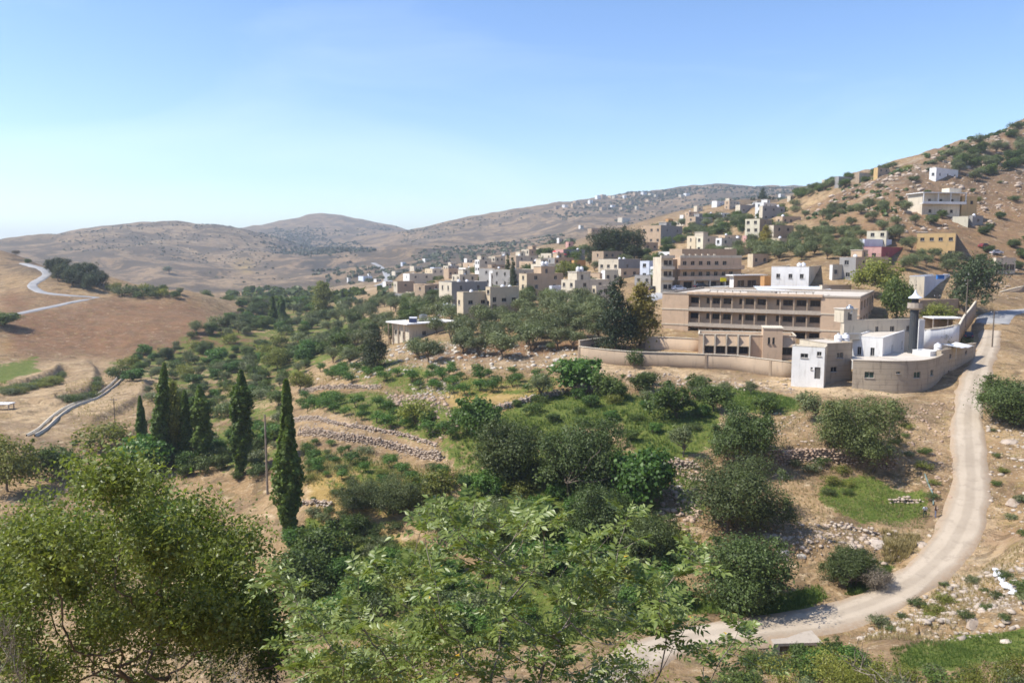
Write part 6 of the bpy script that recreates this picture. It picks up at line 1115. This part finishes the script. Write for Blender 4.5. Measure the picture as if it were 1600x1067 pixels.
# ------------------------------------------------------------------ small things
def car(p, rz, mat, label, s=1.0):
    e = bpy.data.objects.new('parked_car', None); COL.objects.link(e); e.location = p; e.rotation_euler.z = rz; e.scale = (s, s, s); tag(e, label, 'car')
    def ext(prof, y0, y1, name, m, par, inset=0):
        n = len(prof); b = MB(); b.V = [(x, y0 + (inset if z > .95 else 0), z) for x, z in prof] + [(x, y1 - (inset if z > .95 else 0), z) for x, z in prof]; b.F = [(i, (i + 1) % n, n + (i + 1) % n, n + i) for i in range(n)] + [tuple(range(n - 1, -1, -1)), tuple(n + i for i in range(n))]; return b.obj(name, m, par)
    ext([(-2.1, .3), (-2.15, .6), (-2.05, .85), (-1.6, .92), (1.0, .95), (1.95, .82), (2.15, .6), (2.1, .3)], -.85, .85, 'body', mat, e); ext([(-1.75, .93), (-1.35, 1.38), (-.9, 1.47), (.1, 1.46), (.5, 1.38), (1.15, .951)], -.80, .80, 'cabin', mat, e, .12)
    for y, sg in ((-.812, -1), (.812, 1)): MB().quad((-1.35, y, .98), (.85, y, .98), (.35, y - sg * .10, 1.36), (-1.15, y - sg * .10, 1.36)).obj('window', M_GLASS, e)
    MB().quad((1.17, -.7, .99), (1.17, .7, .99), (.56, .6, 1.38), (.56, -.6, 1.38)).obj('windscreen', M_GLASS, e)
    for x in (-1.3, 1.3):
        for y in (-.8, .8):
            w_ = MB(); w_.V, w_.F = [], []; t, f = tube([np.array([x, y - .11, .32]), np.array([x, y + .11, .32])], [.32, .32], 14); w_.V = [tuple(q) for q in t]; w_.F = [tuple(map(int, q)) for q in f] + [tuple(range(14)), tuple(range(27, 13, -1))]; wo = w_.obj('wheel', M_DARKFRAME, e); MB().lathe([(.18, 0), (.12, .02)], sides=10).obj('rim', M_STEEL, wo, (x, y + math.copysign(.112, y), .32)).rotation_euler = (R(-90 if y > 0 else 90), 0, 0)
    for y in (-.62, .62): MB().box(2.10, 2.17, y - .15, y + .15, .60, .74).obj('headlight', M_TANK, e); MB().box(-2.17, -2.08, y - .12, y + .12, .62, .78).obj('tail_light', M_REDCLOTH, e)
CW = simple('white_car_paint', (.75, .76, .78), .25, 0, .5); CD = simple('dark_car_paint', (.03, .035, .05), .25, 0, .5); CR = simple('dark_red_car_paint', (.16, .03, .03), .3, 0, .5)
def on(u, v, rm=60): p = P(u, v, rm); return p + Vector((0, 0, .2))
car(on(1060, 455), .25, CW, 'white car parked in front of the apartment block'); car(on(1096, 452), .2, CD, 'dark car parked in front of the shopfronts'); car(P(1513, 529) + Vector((0, 0, .1)), 1.1, CD, 'dark car parked beside the brown wall near the mosque'); car(on(1538, 388), .4, CR, 'dark red car on the slope right of the ochre house'); car(on(1024, 456), .3, CD, 'small dark car at the left end of the village street'); car(on(1556, 398), .2, CW, 'pale car above the pale building with shutters')
def pole(u, v, hpx, label, r=.10, arm=True, name='utility_pole', mat=None, cat='pole', d=None):
    p = P(u, v) if d is None else PD(u, v, d); h = hpx * p.y / F_PX; e = bpy.data.objects.new(name, None); COL.objects.link(e); e.location = p; tag(e, label, cat); MB().lathe([(r * 1.2, -.5), (r, h * .5), (r * .75, h)], sides=8).obj('shaft', mat or M_WOOD, e)
    if arm: MB().box(-.7, .7, -.05, .05, h - .45, h - .33).obj('crossarm', mat or M_WOOD, e); [MB().lathe([(.04, h - .33), (.06, h - .25), (.03, h - .15)], x=x, sides=6).obj('insulator', M_TANK, e) for x in (-.6, 0, .6)]
    return e
pole(1550, 543, 58, 'wooden utility pole beside the gravel road above the mosque', .13); pole(1508, 508, 72, 'tall pole in front of the pine by the wall', .13, d=170); pole(418, 772, 130, 'bare grey dead trunk standing left of the tallest poplar', .16, False, 'dead_trunk', MB_PALE, 'trunk'); pole(180, 668, 48, 'thin pole beside the concrete channel', .09); pole(1462, 505, 45, 'thin pole behind the carport', .08, d=175)
# round yellow sign, red parasols
def sign():
    p = on(1130, 449); e = bpy.data.objects.new('shop_sign', None); COL.objects.link(e); e.location = p; tag(e, 'bright yellow sign board on a post before the shops', 'sign'); MB().lathe([(.06, -.5), (.05, 2.0)], sides=8).obj('post', M_STEEL, e); MB().prism([(-.75, -.05), (.75, -.05), (.85, 0), (.75, .05), (-.75, .05), (-.85, 0)], 1.4, 2.5).obj('board', M_YELLOW, e)
sign()
def parasol(u, v, r, label, d):
    p = PD(u, v, d); e = bpy.data.objects.new('parasol', None); COL.objects.link(e); e.location = p - Vector((0, 0, 2.4)); tag(e, label, 'parasol'); MB().lathe([(.04, -1), (.03, 2.5)], sides=6).obj('pole', M_STEEL, e); MB().lathe([(r, 1.9), (r * .98, 1.95), (r * .5, 2.3), (.03, 2.55)], sides=8).obj('canopy', M_REDCLOTH, e)
parasol(880, 396, 1.9, 'red parasol on the terrace of the greyish pink house', P(880, 412).y - 4); parasol(868, 392, 1.4, 'smaller pinkish red parasol left of the red one', P(868, 412).y - 5)
o = MB().box(-.9, .9, -.3, .3, 0, 1.0).box(-1.0, 1.0, -.4, .4, 1.0, 1.06).obj('blue_tank', M_BLUE, None, PD(1469, 436, P(1443, 466, 60).y + 1)); tag(o, 'small blue box on the white parapet house', 'box')
# white sacks on the rocky slope
sk = rock_mesh(77, 2, .45, .1); sk.materials.append(simple('white_sack', (.72, .72, .73), .8)); sk.polygons.foreach_set('use_smooth', np.ones(len(sk.polygons), dtype=bool)); g = random.Random(9)
for i in range(16):
    p = P(1556 + g.uniform(-2, 2) + i * 2.0, 893 + i * 2.6 + g.uniform(-5, 5)); o = bpy.data.objects.new('white_sack', sk); COL.objects.link(o); o.location = p + Vector((0, 0, .12)); o.scale = (.55, .36, .5); o.rotation_euler = (g.uniform(-.2, .2), g.uniform(-.2, .2), g.uniform(0, 6)); tag(o, 'white sack in the spill of sacks on the rocky slope', 'sack', 'white sacks on the slope')
# culvert under the road
def culvert():
    q = min(ROAD_MAIN, key=lambda p: abs(proj(p)[0] - 1192) + abs(proj(p)[1] - 980)); a = Vector((q[0], q[1] - 3.0, q[2] - .30)); e = bpy.data.objects.new('culvert', None); COL.objects.link(e); e.location = a; tag(e, 'concrete culvert with dark opening under the gravel road', 'culvert'); e.rotation_euler.z = R(3)
    m = MB().panel(4.2, .35, [(.5, 3.6, -1.6, .1)], 2.2, lambda s, t, z: (s, t, z), -2.6); m.quad((0, 0, .35), (4.2, 0, .35), (4.2, 2.2, .35), (0, 2.2, .35)).quad((0, 2.2, -2.6), (0, 0, -2.6), (0, 0, .35), (0, 2.2, .35)).quad((4.2, 0, -2.6), (4.2, 2.2, -2.6), (4.2, 2.2, .35), (4.2, 0, .35)); m.obj('headwall', MP['concrete'], e); MB().quad((.5, 2.19, -1.6), (3.6, 2.19, -1.6), (3.6, 2.19, .1), (.5, 2.19, .1)).obj('back', M_DOOR, e)  # dark sheet across the back stands in for the unlit depth
culvert()
# irrigation channel
def channel():
    L = road_line([(48, 682), (66, 672), (84, 655), (104, 640), (126, 630), (146, 624), (165, 612), (182, 598), (190, 588)], 1.2, sm=3); prof = [(-.85, -.6), (-.85, .5), (-.6, .5), (-.6, -.2), (.6, -.2), (.6, .5), (.85, .5), (.85, -.6)]
    tv = np.gradient(L[:, :2], axis=0); tv /= np.linalg.norm(tv, axis=1)[:, None]; nv = np.stack([-tv[:, 1], tv[:, 0]], 1); V = np.stack([np.stack([L[:, 0] + nv[:, 0] * o - L[0, 0], L[:, 1] + nv[:, 1] * o - L[0, 1], L[:, 2] + z - L[0, 2]], 1) for o, z in prof], 1); n, m = V.shape[:2]; i = np.arange(n * m).reshape(n, m)
    e = bpy.data.objects.new('irrigation_channel', None); COL.objects.link(e); e.location = L[0]; tag(e, 'curving concrete irrigation channel on the left terraces', 'channel'); k = int(n * .55)
    for a, b, mt in ((0, k, MP['pale']), (k, n - 1, MP['concrete'])): f = np.stack([i[a:b, :-1], i[a:b, 1:], i[a + 1:b + 1, 1:], i[a + 1:b + 1, :-1]], -1).reshape(-1, 4) - a * m; link('channel_section', mesh_from('channel_section', V[a:b + 1].reshape(-1, 3), f), mt, e)
channel()
def slab_shelter():
    p = P(4, 640); e = bpy.data.objects.new('slab_shelter', None); COL.objects.link(e); e.location = p; tag(e, 'low white slab roof shelter at the left edge', 'shelter'); MB().box(-3, 2.2, -1.2, 1.2, 1.3, 1.5).obj('roof', MP['white'], e); [MB().box(x, x + .2, y, y + .2, -.5, 1.3).obj('post', MP['concrete'], e) for x in (-2.8, 1.9) for y in (-1, .8)]
slab_shelter()
wall_run([(1500, 480), (1530, 470), (1560, 462), (1600, 452)], .9, .4, MP['brown'], 'low brown wall along the far side of the upper road', d=(205, 212, 218, 222))
# two people at the grass plot
def person(u, v, label, top, leg, pose, rz, h=1.62):
    import bmesh
    J = {'pel': (0, 0, .93), 'wst': (0, .01, 1.10), 'cht': (0, .02, 1.32), 'nck': (0, .02, 1.48), 'hd0': (0, .03, 1.56), 'hd1': (0, .02, 1.70), 'hl': (-.10, 0, .88), 'kl': (-.11, .04, .48), 'al': (-.11, -.03, .07), 'fl': (-.12, .14, .03), 'hr': (.10, 0, .88), 'kr': (.12, .06, .49), 'ar': (.13, .0, .07), 'fr': (.14, .17, .03),
         'sl': (-.19, .02, 1.40), 'el': (-.26, .02, 1.14), 'wl': (-.25, .14, .92), 'gl': (-.25, .20, .84), 'sr': (.19, .02, 1.40), 'er': (.27, .03, 1.14), 'wr': (.24, .16, .95), 'gr': (.23, .22, .88)}
    if pose == 'bend':
        for k in ('wst', 'cht', 'nck', 'hd0', 'hd1', 'sl', 'sr', 'el', 'er', 'wl', 'wr', 'gl', 'gr'): x, y, z = J[k]; d = z - .93; J[k] = (x, y + d * .55, .93 + d * .84)
    rad = {'pel': .15, 'wst': .13, 'cht': .15, 'nck': .055, 'hd0': .085, 'hd1': .09, 'hl': .09, 'kl': .06, 'al': .045, 'fl': .04, 'hr': .09, 'kr': .06, 'ar': .045, 'fr': .04, 'sl': .065, 'el': .047, 'wl': .035, 'gl': .03, 'sr': .065, 'er': .047, 'wr': .035, 'gr': .03}
    E = [('pel', 'wst'), ('wst', 'cht'), ('cht', 'nck'), ('nck', 'hd0'), ('hd0', 'hd1'), ('pel', 'hl'), ('hl', 'kl'), ('kl', 'al'), ('al', 'fl'), ('pel', 'hr'), ('hr', 'kr'), ('kr', 'ar'), ('ar', 'fr'), ('cht', 'sl'), ('sl', 'el'), ('el', 'wl'), ('wl', 'gl'), ('cht', 'sr'), ('sr', 'er'), ('er', 'wr'), ('wr', 'gr')]; ks = list(J)
    me = bpy.data.meshes.new('person'); me.from_pydata([J[k] for k in ks], [(ks.index(a), ks.index(b)) for a, b in E], []); o = bpy.data.objects.new('person', me); COL.objects.link(o); sm = o.modifiers.new('skin', 'SKIN'); 
    for k, sv in zip(ks, me.skin_vertices[0].data): sv.radius = (rad[k], rad[k]); sv.use_root = (k == 'pel')
    ss = o.modifiers.new('smooth', 'SUBSURF'); ss.levels = ss.render_levels = 1; dg = bpy.context.evaluated_depsgraph_get(); nm = bpy.data.meshes.new_from_object(o.evaluated_get(dg)); o.modifiers.clear(); o.data = nm
    skin = simple('skin', (.36, .21, .14), .6); nm.materials.clear()
    for m in (top, leg, skin, simple('dark_hair', (.02, .015, .012), .7)): nm.materials.append(m)
    hy, hz = J['hd0'][1], J['hd0'][2]
    for p in nm.polygons:
        c = p.center; p.use_smooth = True; d = min((Vector(J[k]) - c).length for k in ('gl', 'gr', 'wl', 'wr')); p.material_index = 1 if c.z < .94 and d > .12 else 2 if d < .12 and c.z < 1.1 else 0
        if (c - Vector(J['nck'])).length < .40 and c.z > J['nck'][2] + .03: p.material_index = 3 if (c.y < J['hd0'][1] - .01 or c.z > J['hd1'][2] + .02) else 2
    s = h / 1.78; o.scale = (s, s, s); o.location = P(u, v); o.rotation_euler.z = rz; return tag(o, label, 'person')
person(1445, 808, 'person in pale blue-white top and dark trousers bending in the grass', simple('pale_blue_shirt', (.55, .62, .72), .8), simple('dark_trousers', (.035, .035, .04), .8), 'bend', 2.6); person(1461, 808, 'person in dark brown top and blue trousers on the dirt edge', simple('dark_brown_top', (.06, .035, .025), .8), simple('blue_trousers', (.16, .18, .28), .8), 'stand', -1.9, 1.55)
hl = road_line([(1445, 742), (1450, 756), (1455, 768), (1459, 776), (1458, 790)], .6, sm=3); o = MB().tube([np.array([x, y, ground(x, y) + .14]) for x, y, z in hl], .09).obj('water_pipe', simple('grey_green_pipe', (.20, .27, .24), .4)); tag(o, 'grey-green water pipe running down to the grass plot', 'pipe')
# ------------------------------------------------------------------ foreground trees
def grow(tips, root, g, r_tip=.006, power=2.3, step=.22, up=.25, pull=.55):
    """branch skeleton reaching every tip: each tip joins the nearest existing node on its way to the root"""
    root = np.array(root, float); nodes = [root]; par = [-1]; order = sorted(range(len(tips)), key=lambda i: np.linalg.norm(np.array(tips[i]) - root)); ends = []
    for ti in order:
        t = np.array(tips[ti], float); A = np.array(nodes); d = np.linalg.norm(A - t, axis=1); dr = np.linalg.norm(A - root, axis=1); tr = np.linalg.norm(t - root)
        cost = d + np.where(dr > tr * .92, 5, 0) + pull * np.maximum(0, A[:, 2] - t[2]); j = int(np.argmin(cost)); p = A[j]; L = np.linalg.norm(t - p); n = max(2, int(L / step)); off = unit(g.normal(0, 1, 3)) * L * .07; last = j
        for k in range(1, n + 1):
            s = k / n; q = p + (t - p) * s + off * math.sin(s * math.pi) - np.array([0, 0, up * L * .25 * math.sin(s * math.pi)]) + (g.normal(0, .012, 3) if k < n else 0); nodes.append(q); par.append(last); last = len(nodes) - 1
        ends.append((ti, last))
    N = len(nodes); ch = [[] for _ in range(N)]; acc = np.zeros(N)
    for i in range(1, N): ch[par[i]].append(i)
    for i in range(N - 1, -1, -1): acc[i] = (r_tip ** power if not ch[i] else sum(acc[c] for c in ch[i]))
    rad = acc ** (1 / power); parts = []; chains = []
    def chain(start):
        stack = [(start, None)]
        while stack:
            i, fr = stack.pop(); c = [fr] if fr is not None else []; c.append(i)
            while ch[i]:
                nx = max(ch[i], key=lambda q: acc[q]); [stack.append((q, i)) for q in ch[i] if q != nx]; i = nx; c.append(i)
            chains.append(c)
    chain(0); A = np.array(nodes)
    for c in chains:
        if len(c) > 1:
            rr = rad[c].copy(); rr[0] = min(rr[0], rr[1] * 1.15); parts.append(tube(A[c], rr, 7 if rr[1] > .02 else 5))
    V, F = join(parts); return V, F, A, np.array(par), rad, ends
def pinnate(base, direction, L, g, n=5, droop=.35, lw=.30):
    """one compound leaf: paired leaflets along a drooping stalk; returns leaflets and stalk points"""
    d = unit(direction); side = unit(np.cross(d, [0, 0, 1]) + 1e-6); upv = np.cross(side, d); ang = g.uniform(-.6, .6); side, upv = side * math.cos(ang) + upv * math.sin(ang), upv * math.cos(ang) - side * math.sin(ang)
    ts = np.linspace(0, 1, 7); st = base + d * (ts * L)[:, None] - np.array([0, 0, 1]) * (droop * L * ts ** 2)[:, None]; V = []
    def leaflet(p, ax, l):
        nrm = upv * .9 + g.normal(0, .28, 3); a = unit(ax + g.normal(0, .12, 3) - np.array([0, 0, .08])); b = unit(np.cross(nrm, a)); nn = np.cross(a, b); w_ = l * lw
        V.append([p, p + a * l * .45 + b * w_ * .5 + nn * l * .06, p + a * l - nn * l * .10, p + a * l * .45 - b * w_ * .5 + nn * l * .06, p + a * l * .45 - nn * l * .02])
    for k in range(n):
        t = .22 + .70 * k / (n - 1); p = base + d * t * L - np.array([0, 0, 1]) * droop * L * t * t; ld = d * .55 - np.array([0, 0, 1]) * droop * t; l = L * (.34 if n > 3 else .4) * (1 - .30 * abs(t - .5)) * g.uniform(.85, 1.15)
        leaflet(p, side * .9 + ld, l); leaflet(p, -side * .9 + ld, l)
    leaflet(st[-1], d - np.array([0, 0, 1]) * droop * 1.5, L * .34); return np.array(V), st
def fg_tree():
    g = np.random.default_rng(11); e = bpy.data.objects.new('walnut_tree', None); COL.objects.link(e); tag(e, 'foreground tree with glossy compound leaves at the bottom centre', 'tree')
    root = np.array(PD(845, 1180, 11.0)); root[2] = ground(root[0], root[1]) - .2; tips = []
    hand = [(742, 772), (722, 800), (828, 778), (812, 812), (862, 800), (648, 792), (665, 815), (980, 795), (955, 822), (1000, 830), (905, 842), (925, 868), (1085, 848), (1060, 885), (1100, 872), (430, 882), (418, 905), (455, 905), (583, 868), (560, 890), (603, 892), (478, 935), (500, 965), (455, 970), (440, 1000), (540, 930), (560, 955), (640, 880), (700, 850), (760, 845), (790, 870), (850, 860), (1030, 925), (1055, 950), (1155, 968), (1165, 990), (1140, 1000), (1190, 1030), (1100, 1010), (1075, 960), (480, 1030), (520, 1050), (610, 990), (580, 1040)]
    for u, v in hand: tips.append(PD(u, v + 12, g.uniform(10.0, 12.2)))
    poly = [(620, 850), (690, 795), (790, 790), (880, 825), (960, 850), (1040, 900), (1050, 960), (1130, 1045), (1200, 1110), (440, 1110), (440, 990), (500, 970), (560, 920), (620, 900)]
    xs, ys = [p[0] for p in poly], [p[1] for p in poly]
    while len(tips) < 180:
        u, v = g.uniform(min(xs), max(xs)), g.uniform(min(ys), max(ys))
        if in_poly(poly, np.array([u]), np.array([v]))[0]: tips.append(PD(u, v, g.uniform(9.6, 12.6)))
    tips = [np.array(t) for t in tips]; V, F, A, par, rad, ends = grow(tips, root, g, .0050, 2.25, .17)
    tm = mesh_from('trunk', V, F, True); link('trunk', tm, MB_PALE, e); LV = []; SV = []
    for ti, nd in ends:
        dirn = unit(A[nd] - A[par[nd]]); m = g.integers(6, 10)
        for k in range(m):
            a = 6.283 * k / m + g.uniform(-.4, .4); el = g.uniform(-.05, .95); o = np.array([math.cos(a) * math.cos(el), math.sin(a) * math.cos(el), math.sin(el)]) + dirn * .3; lv, st = pinnate(A[nd] - dirn * .12 * g.random(), o, g.uniform(.26, .42), g, int(g.integers(4, 7)), g.uniform(.08, .42), .44); LV.append(lv); SV.append(tube(st[:: 2], [.0026, .002, .0018, .001][:len(st[:: 2])], 3))
    lv = np.concatenate(LV); n = len(lv); V = lv.reshape(-1, 3); b = np.arange(n)[:, None] * 5; F = np.concatenate([b + np.array([[0, 1, 4]]), b + np.array([[1, 2, 4]]), b + np.array([[2, 3, 4]]), b + np.array([[3, 0, 4]])])
    lm = leaf_material('walnut_leaf', (.098, .142, .022), (.222, .265, .074), .34, .42, .55, 0); me = mesh_from('crown', V, F); tint = np.repeat(g.random(n), 5); add_attr(me, 'tint', tint); link('crown', me, lm, e)
    V, F = join(SV); link('leaf_stalks', mesh_from('leaf_stalks', V, F), simple('leaf_stalk', (.16, .19, .06), .6), e)
    k = g.random(n) < .012; yl = lv[k] + g.normal(0, .004, 3); m = len(yl); b = np.arange(m)[:, None] * 5; me = mesh_from('yellow_leaves', yl.reshape(-1, 3), np.concatenate([b + np.array([[0, 1, 4]]), b + np.array([[1, 2, 4]]), b + np.array([[2, 3, 4]]), b + np.array([[3, 0, 4]])])); add_attr(me, 'tint', np.repeat(g.random(m), 5)); link('yellow_leaves', me, leaf_material('yellow_leaf', (.45, .24, .02), (.6, .42, .04), .35), e)
fg_tree()
def fg_bush(name, label, root, poly, d0, d1, ntips, leafsize, per, mat, seed, r_tip=.005, hand=(), ratio=.5, bark=None, cat='tree', jit=1.9):
    g = np.random.default_rng(seed); e = bpy.data.objects.new(name, None); COL.objects.link(e); tag(e, label, cat); tips = []; xs, ys = [p[0] for p in poly], [p[1] for p in poly]; cu, cv = sum(xs) / len(xs), sum(ys) / len(ys); dm = (d0 + d1) / 2
    cl = []
    while len(cl) < max(4, ntips // 12):
        u, v = g.uniform(min(xs), max(xs)), g.uniform(min(ys), max(ys))
        if in_poly(poly, np.array([u]), np.array([v]))[0]: cl.append((u, v, g.uniform(-1, 1)))
    sg = F_PX / dm * .42
    while len(tips) < ntips:
        cu_, cv_, cd = cl[g.integers(0, len(cl))]; u, v = cu_ + g.normal(0, sg), cv_ + g.normal(0, sg * .8)
        if not in_poly(poly, np.array([u]), np.array([v]))[0]: continue
        q = math.sqrt(max(.04, 1 - min(1, ((u - cu) / (max(xs) - min(xs)) * 2) ** 2))); tips.append(np.array(PD(u, v, dm + (cd * (d1 - d0) * .5 + g.normal(0, .35)) * q)))
    rt = np.array(root); V, F, A, par, rad, ends = grow(tips, rt, g, r_tip, 2.3, .28); link('trunk', mesh_from('trunk', V, F, True), bark or MB_BARK, e); pos = []; nr = []
    thin = np.nonzero(rad < r_tip * 2.6)[0]
    for i in thin:
        m = per; pos.append(A[i] + g.normal(0, 1, (m, 3)) * leafsize * jit); nr.append(g.normal(0, .5, (m, 3)) + [0, 0, .6])
    pos = np.concatenate(pos); V, F, T = leaves(pos, np.concatenate(nr), leafsize, ratio, g, .7); me = mesh_from('crown', V, F); add_attr(me, 'tint', T); link('crown', me, mat, e); return e
lb = leaf_material('almond_leaf', (.076, .104, .015), (.220, .252, .060), .40, .45, .45, 0)
def at_ground(u, d): p = PD(u, 900, d); return np.array((p.x, p.y, ground(p.x, p.y) - .2))
fg_bush('almond_tree', 'big olive-green bushy tree filling the lower left corner', at_ground(180, 21), [(-40, 800), (0, 770), (60, 750), (130, 712), (200, 705), (260, 735), (330, 725), (390, 760), (440, 830), (435, 900), (400, 960), (420, 1010), (330, 1040), (250, 1090), (90, 1090), (0, 1090), (-40, 900)], 17.5, 25, 760, .13, 40, lb, 31, .0048, jit=1.8)
fg_bush('lime_shrub', 'yellow-green shrub showing beneath the big bushy tree', at_ground(310, 24), [(255, 960), (300, 930), (360, 935), (390, 960), (380, 1010), (300, 1010)], 23, 26, 80, .11, 26, ML['lime'], 32, .005, cat='shrub')
fg_bush('dark_shrub', 'dark green shrub between the bushy tree and the foreground tree', at_ground(400, 22), [(380, 900), (440, 920), (450, 1010), (430, 1080), (330, 1080), (340, 1010)], 20, 25, 190, .11, 30, ML['dark'], 33, .005, cat='shrub')
fg_bush('undergrowth_bush', 'dark green undergrowth bush behind the big bushy tree', at_ground(200, 29), [(-30, 830), (60, 800), (200, 770), (330, 790), (420, 850), (420, 960), (400, 1085), (-30, 1085)], 26.5, 31, 260, .17, 30, ML['fig'], 43, .006, cat='bush', jit=2.4)
fg_bush('grey_shrub', 'greyish twiggy shrub at the far left bottom edge', at_ground(10, 17), [(-30, 920), (10, 900), (35, 960), (40, 1040), (50, 1090), (-30, 1090)], 16, 18, 90, .06, 9, ML['dry'], 34, .004, ratio=.2, bark=MB_PALE, cat='shrub')
fg_bush('lime_bush', 'yellow-green bush behind the lower foreground branches', at_ground(640, 17), [(480, 1020), (560, 985), (640, 990), (760, 1010), (900, 1000), (1010, 1030), (1080, 1090), (470, 1090)], 15, 18.5, 240, .085, 26, ML['lime'], 35, .004, cat='bush')
fg_bush('bare_shrub', 'leafless grey twigs at the bottom right', at_ground(1440, 30), [(1290, 1010), (1340, 985), (1400, 1000), (1440, 990), (1500, 1000), (1540, 1040), (1560, 1085), (1280, 1085)], 28, 32, 60, .05, 1, ML['dry'], 36, .009, ratio=.2, bark=MB_PALE, cat='shrub')
fg_bush('straw_shrub', 'dry straw-coloured stems at the bottom left edge', at_ground(290, 16), [(240, 1030), (270, 1000), (300, 1020), (390, 1010), (430, 1050), (420, 1085), (230, 1085)], 14.5, 16.5, 70, .05, 4, ML['straw'], 37, .003, ratio=.2, bark=MB_PALE, cat='shrub')
fg_bush('thicket_bush', 'leafy lime bush left of the leafless twigs', at_ground(1330, 36), [(1200, 1040), (1280, 1020), (1360, 1015), (1420, 1040), (1420, 1085), (1180, 1085)], 34, 38, 110, .12, 24, ML['lime'], 38, .006, cat='bush')
fg_bush('thicket_bush', 'leafy green bush at the right bottom corner', at_ground(1570, 38), [(1500, 1050), (1560, 1030), (1620, 1020), (1640, 1085), (1480, 1085)], 36, 40, 80, .12, 24, ML['lime'], 39, .006, cat='bush')
# ------------------------------------------------------------------ valley haze
def haze():
    zlo = float(GZ.min()) - 2; zhi = max(float(GZ.max()) + 20, 60)
    x = 7200; V = [(a * x, b * x, c) for c in (zlo, zhi) for a, b in ((-1, -1), (1, -1), (1, 1), (-1, 1))]
    me = mesh_from('haze', V, np.array([(0, 3, 2, 1), (4, 5, 6, 7), (0, 1, 5, 4), (1, 2, 6, 5), (2, 3, 7, 6), (3, 0, 4, 7)]))
    m = bpy.data.materials.new('valley_haze'); m.use_nodes = True; nt = m.node_tree; nt.nodes.remove(nt.nodes['Principled BSDF'])
    v = nt.nodes.new('ShaderNodeVolumePrincipled'); v.inputs['Color'].default_value = (.86, .93, 1, 1); v.inputs['Density'].default_value = HAZE_DENSITY; v.inputs['Anisotropy'].default_value = .2
    nt.links.new(v.outputs[0], nt.nodes['Material Output'].inputs['Volume'])
    o = link('haze', me, m); o['kind'] = 'stuff'; o['label'] = 'thin pale blue haze in the valley air'
haze()

# ------------------------------------------------------------------ look-alikes: say which one, counted from the left of the photograph
def ordinal(n): return f"{n}{'th' if 10 <= n % 100 <= 20 else {1: 'st', 2: 'nd', 3: 'rd'}.get(n % 10, 'th')}"
_by = {}
for o in SC.objects:
    if o.parent is None and o.get('category'): _by.setdefault(o['label'], []).append(o)
for lab, os_ in _by.items():
    if len(os_) > 1:
        os_.sort(key=lambda o: o.location.x / max(o.location.y, .1))
        for i, o in enumerate(os_): o['label'] = f'{lab}, {ordinal(i + 1)} from the left'
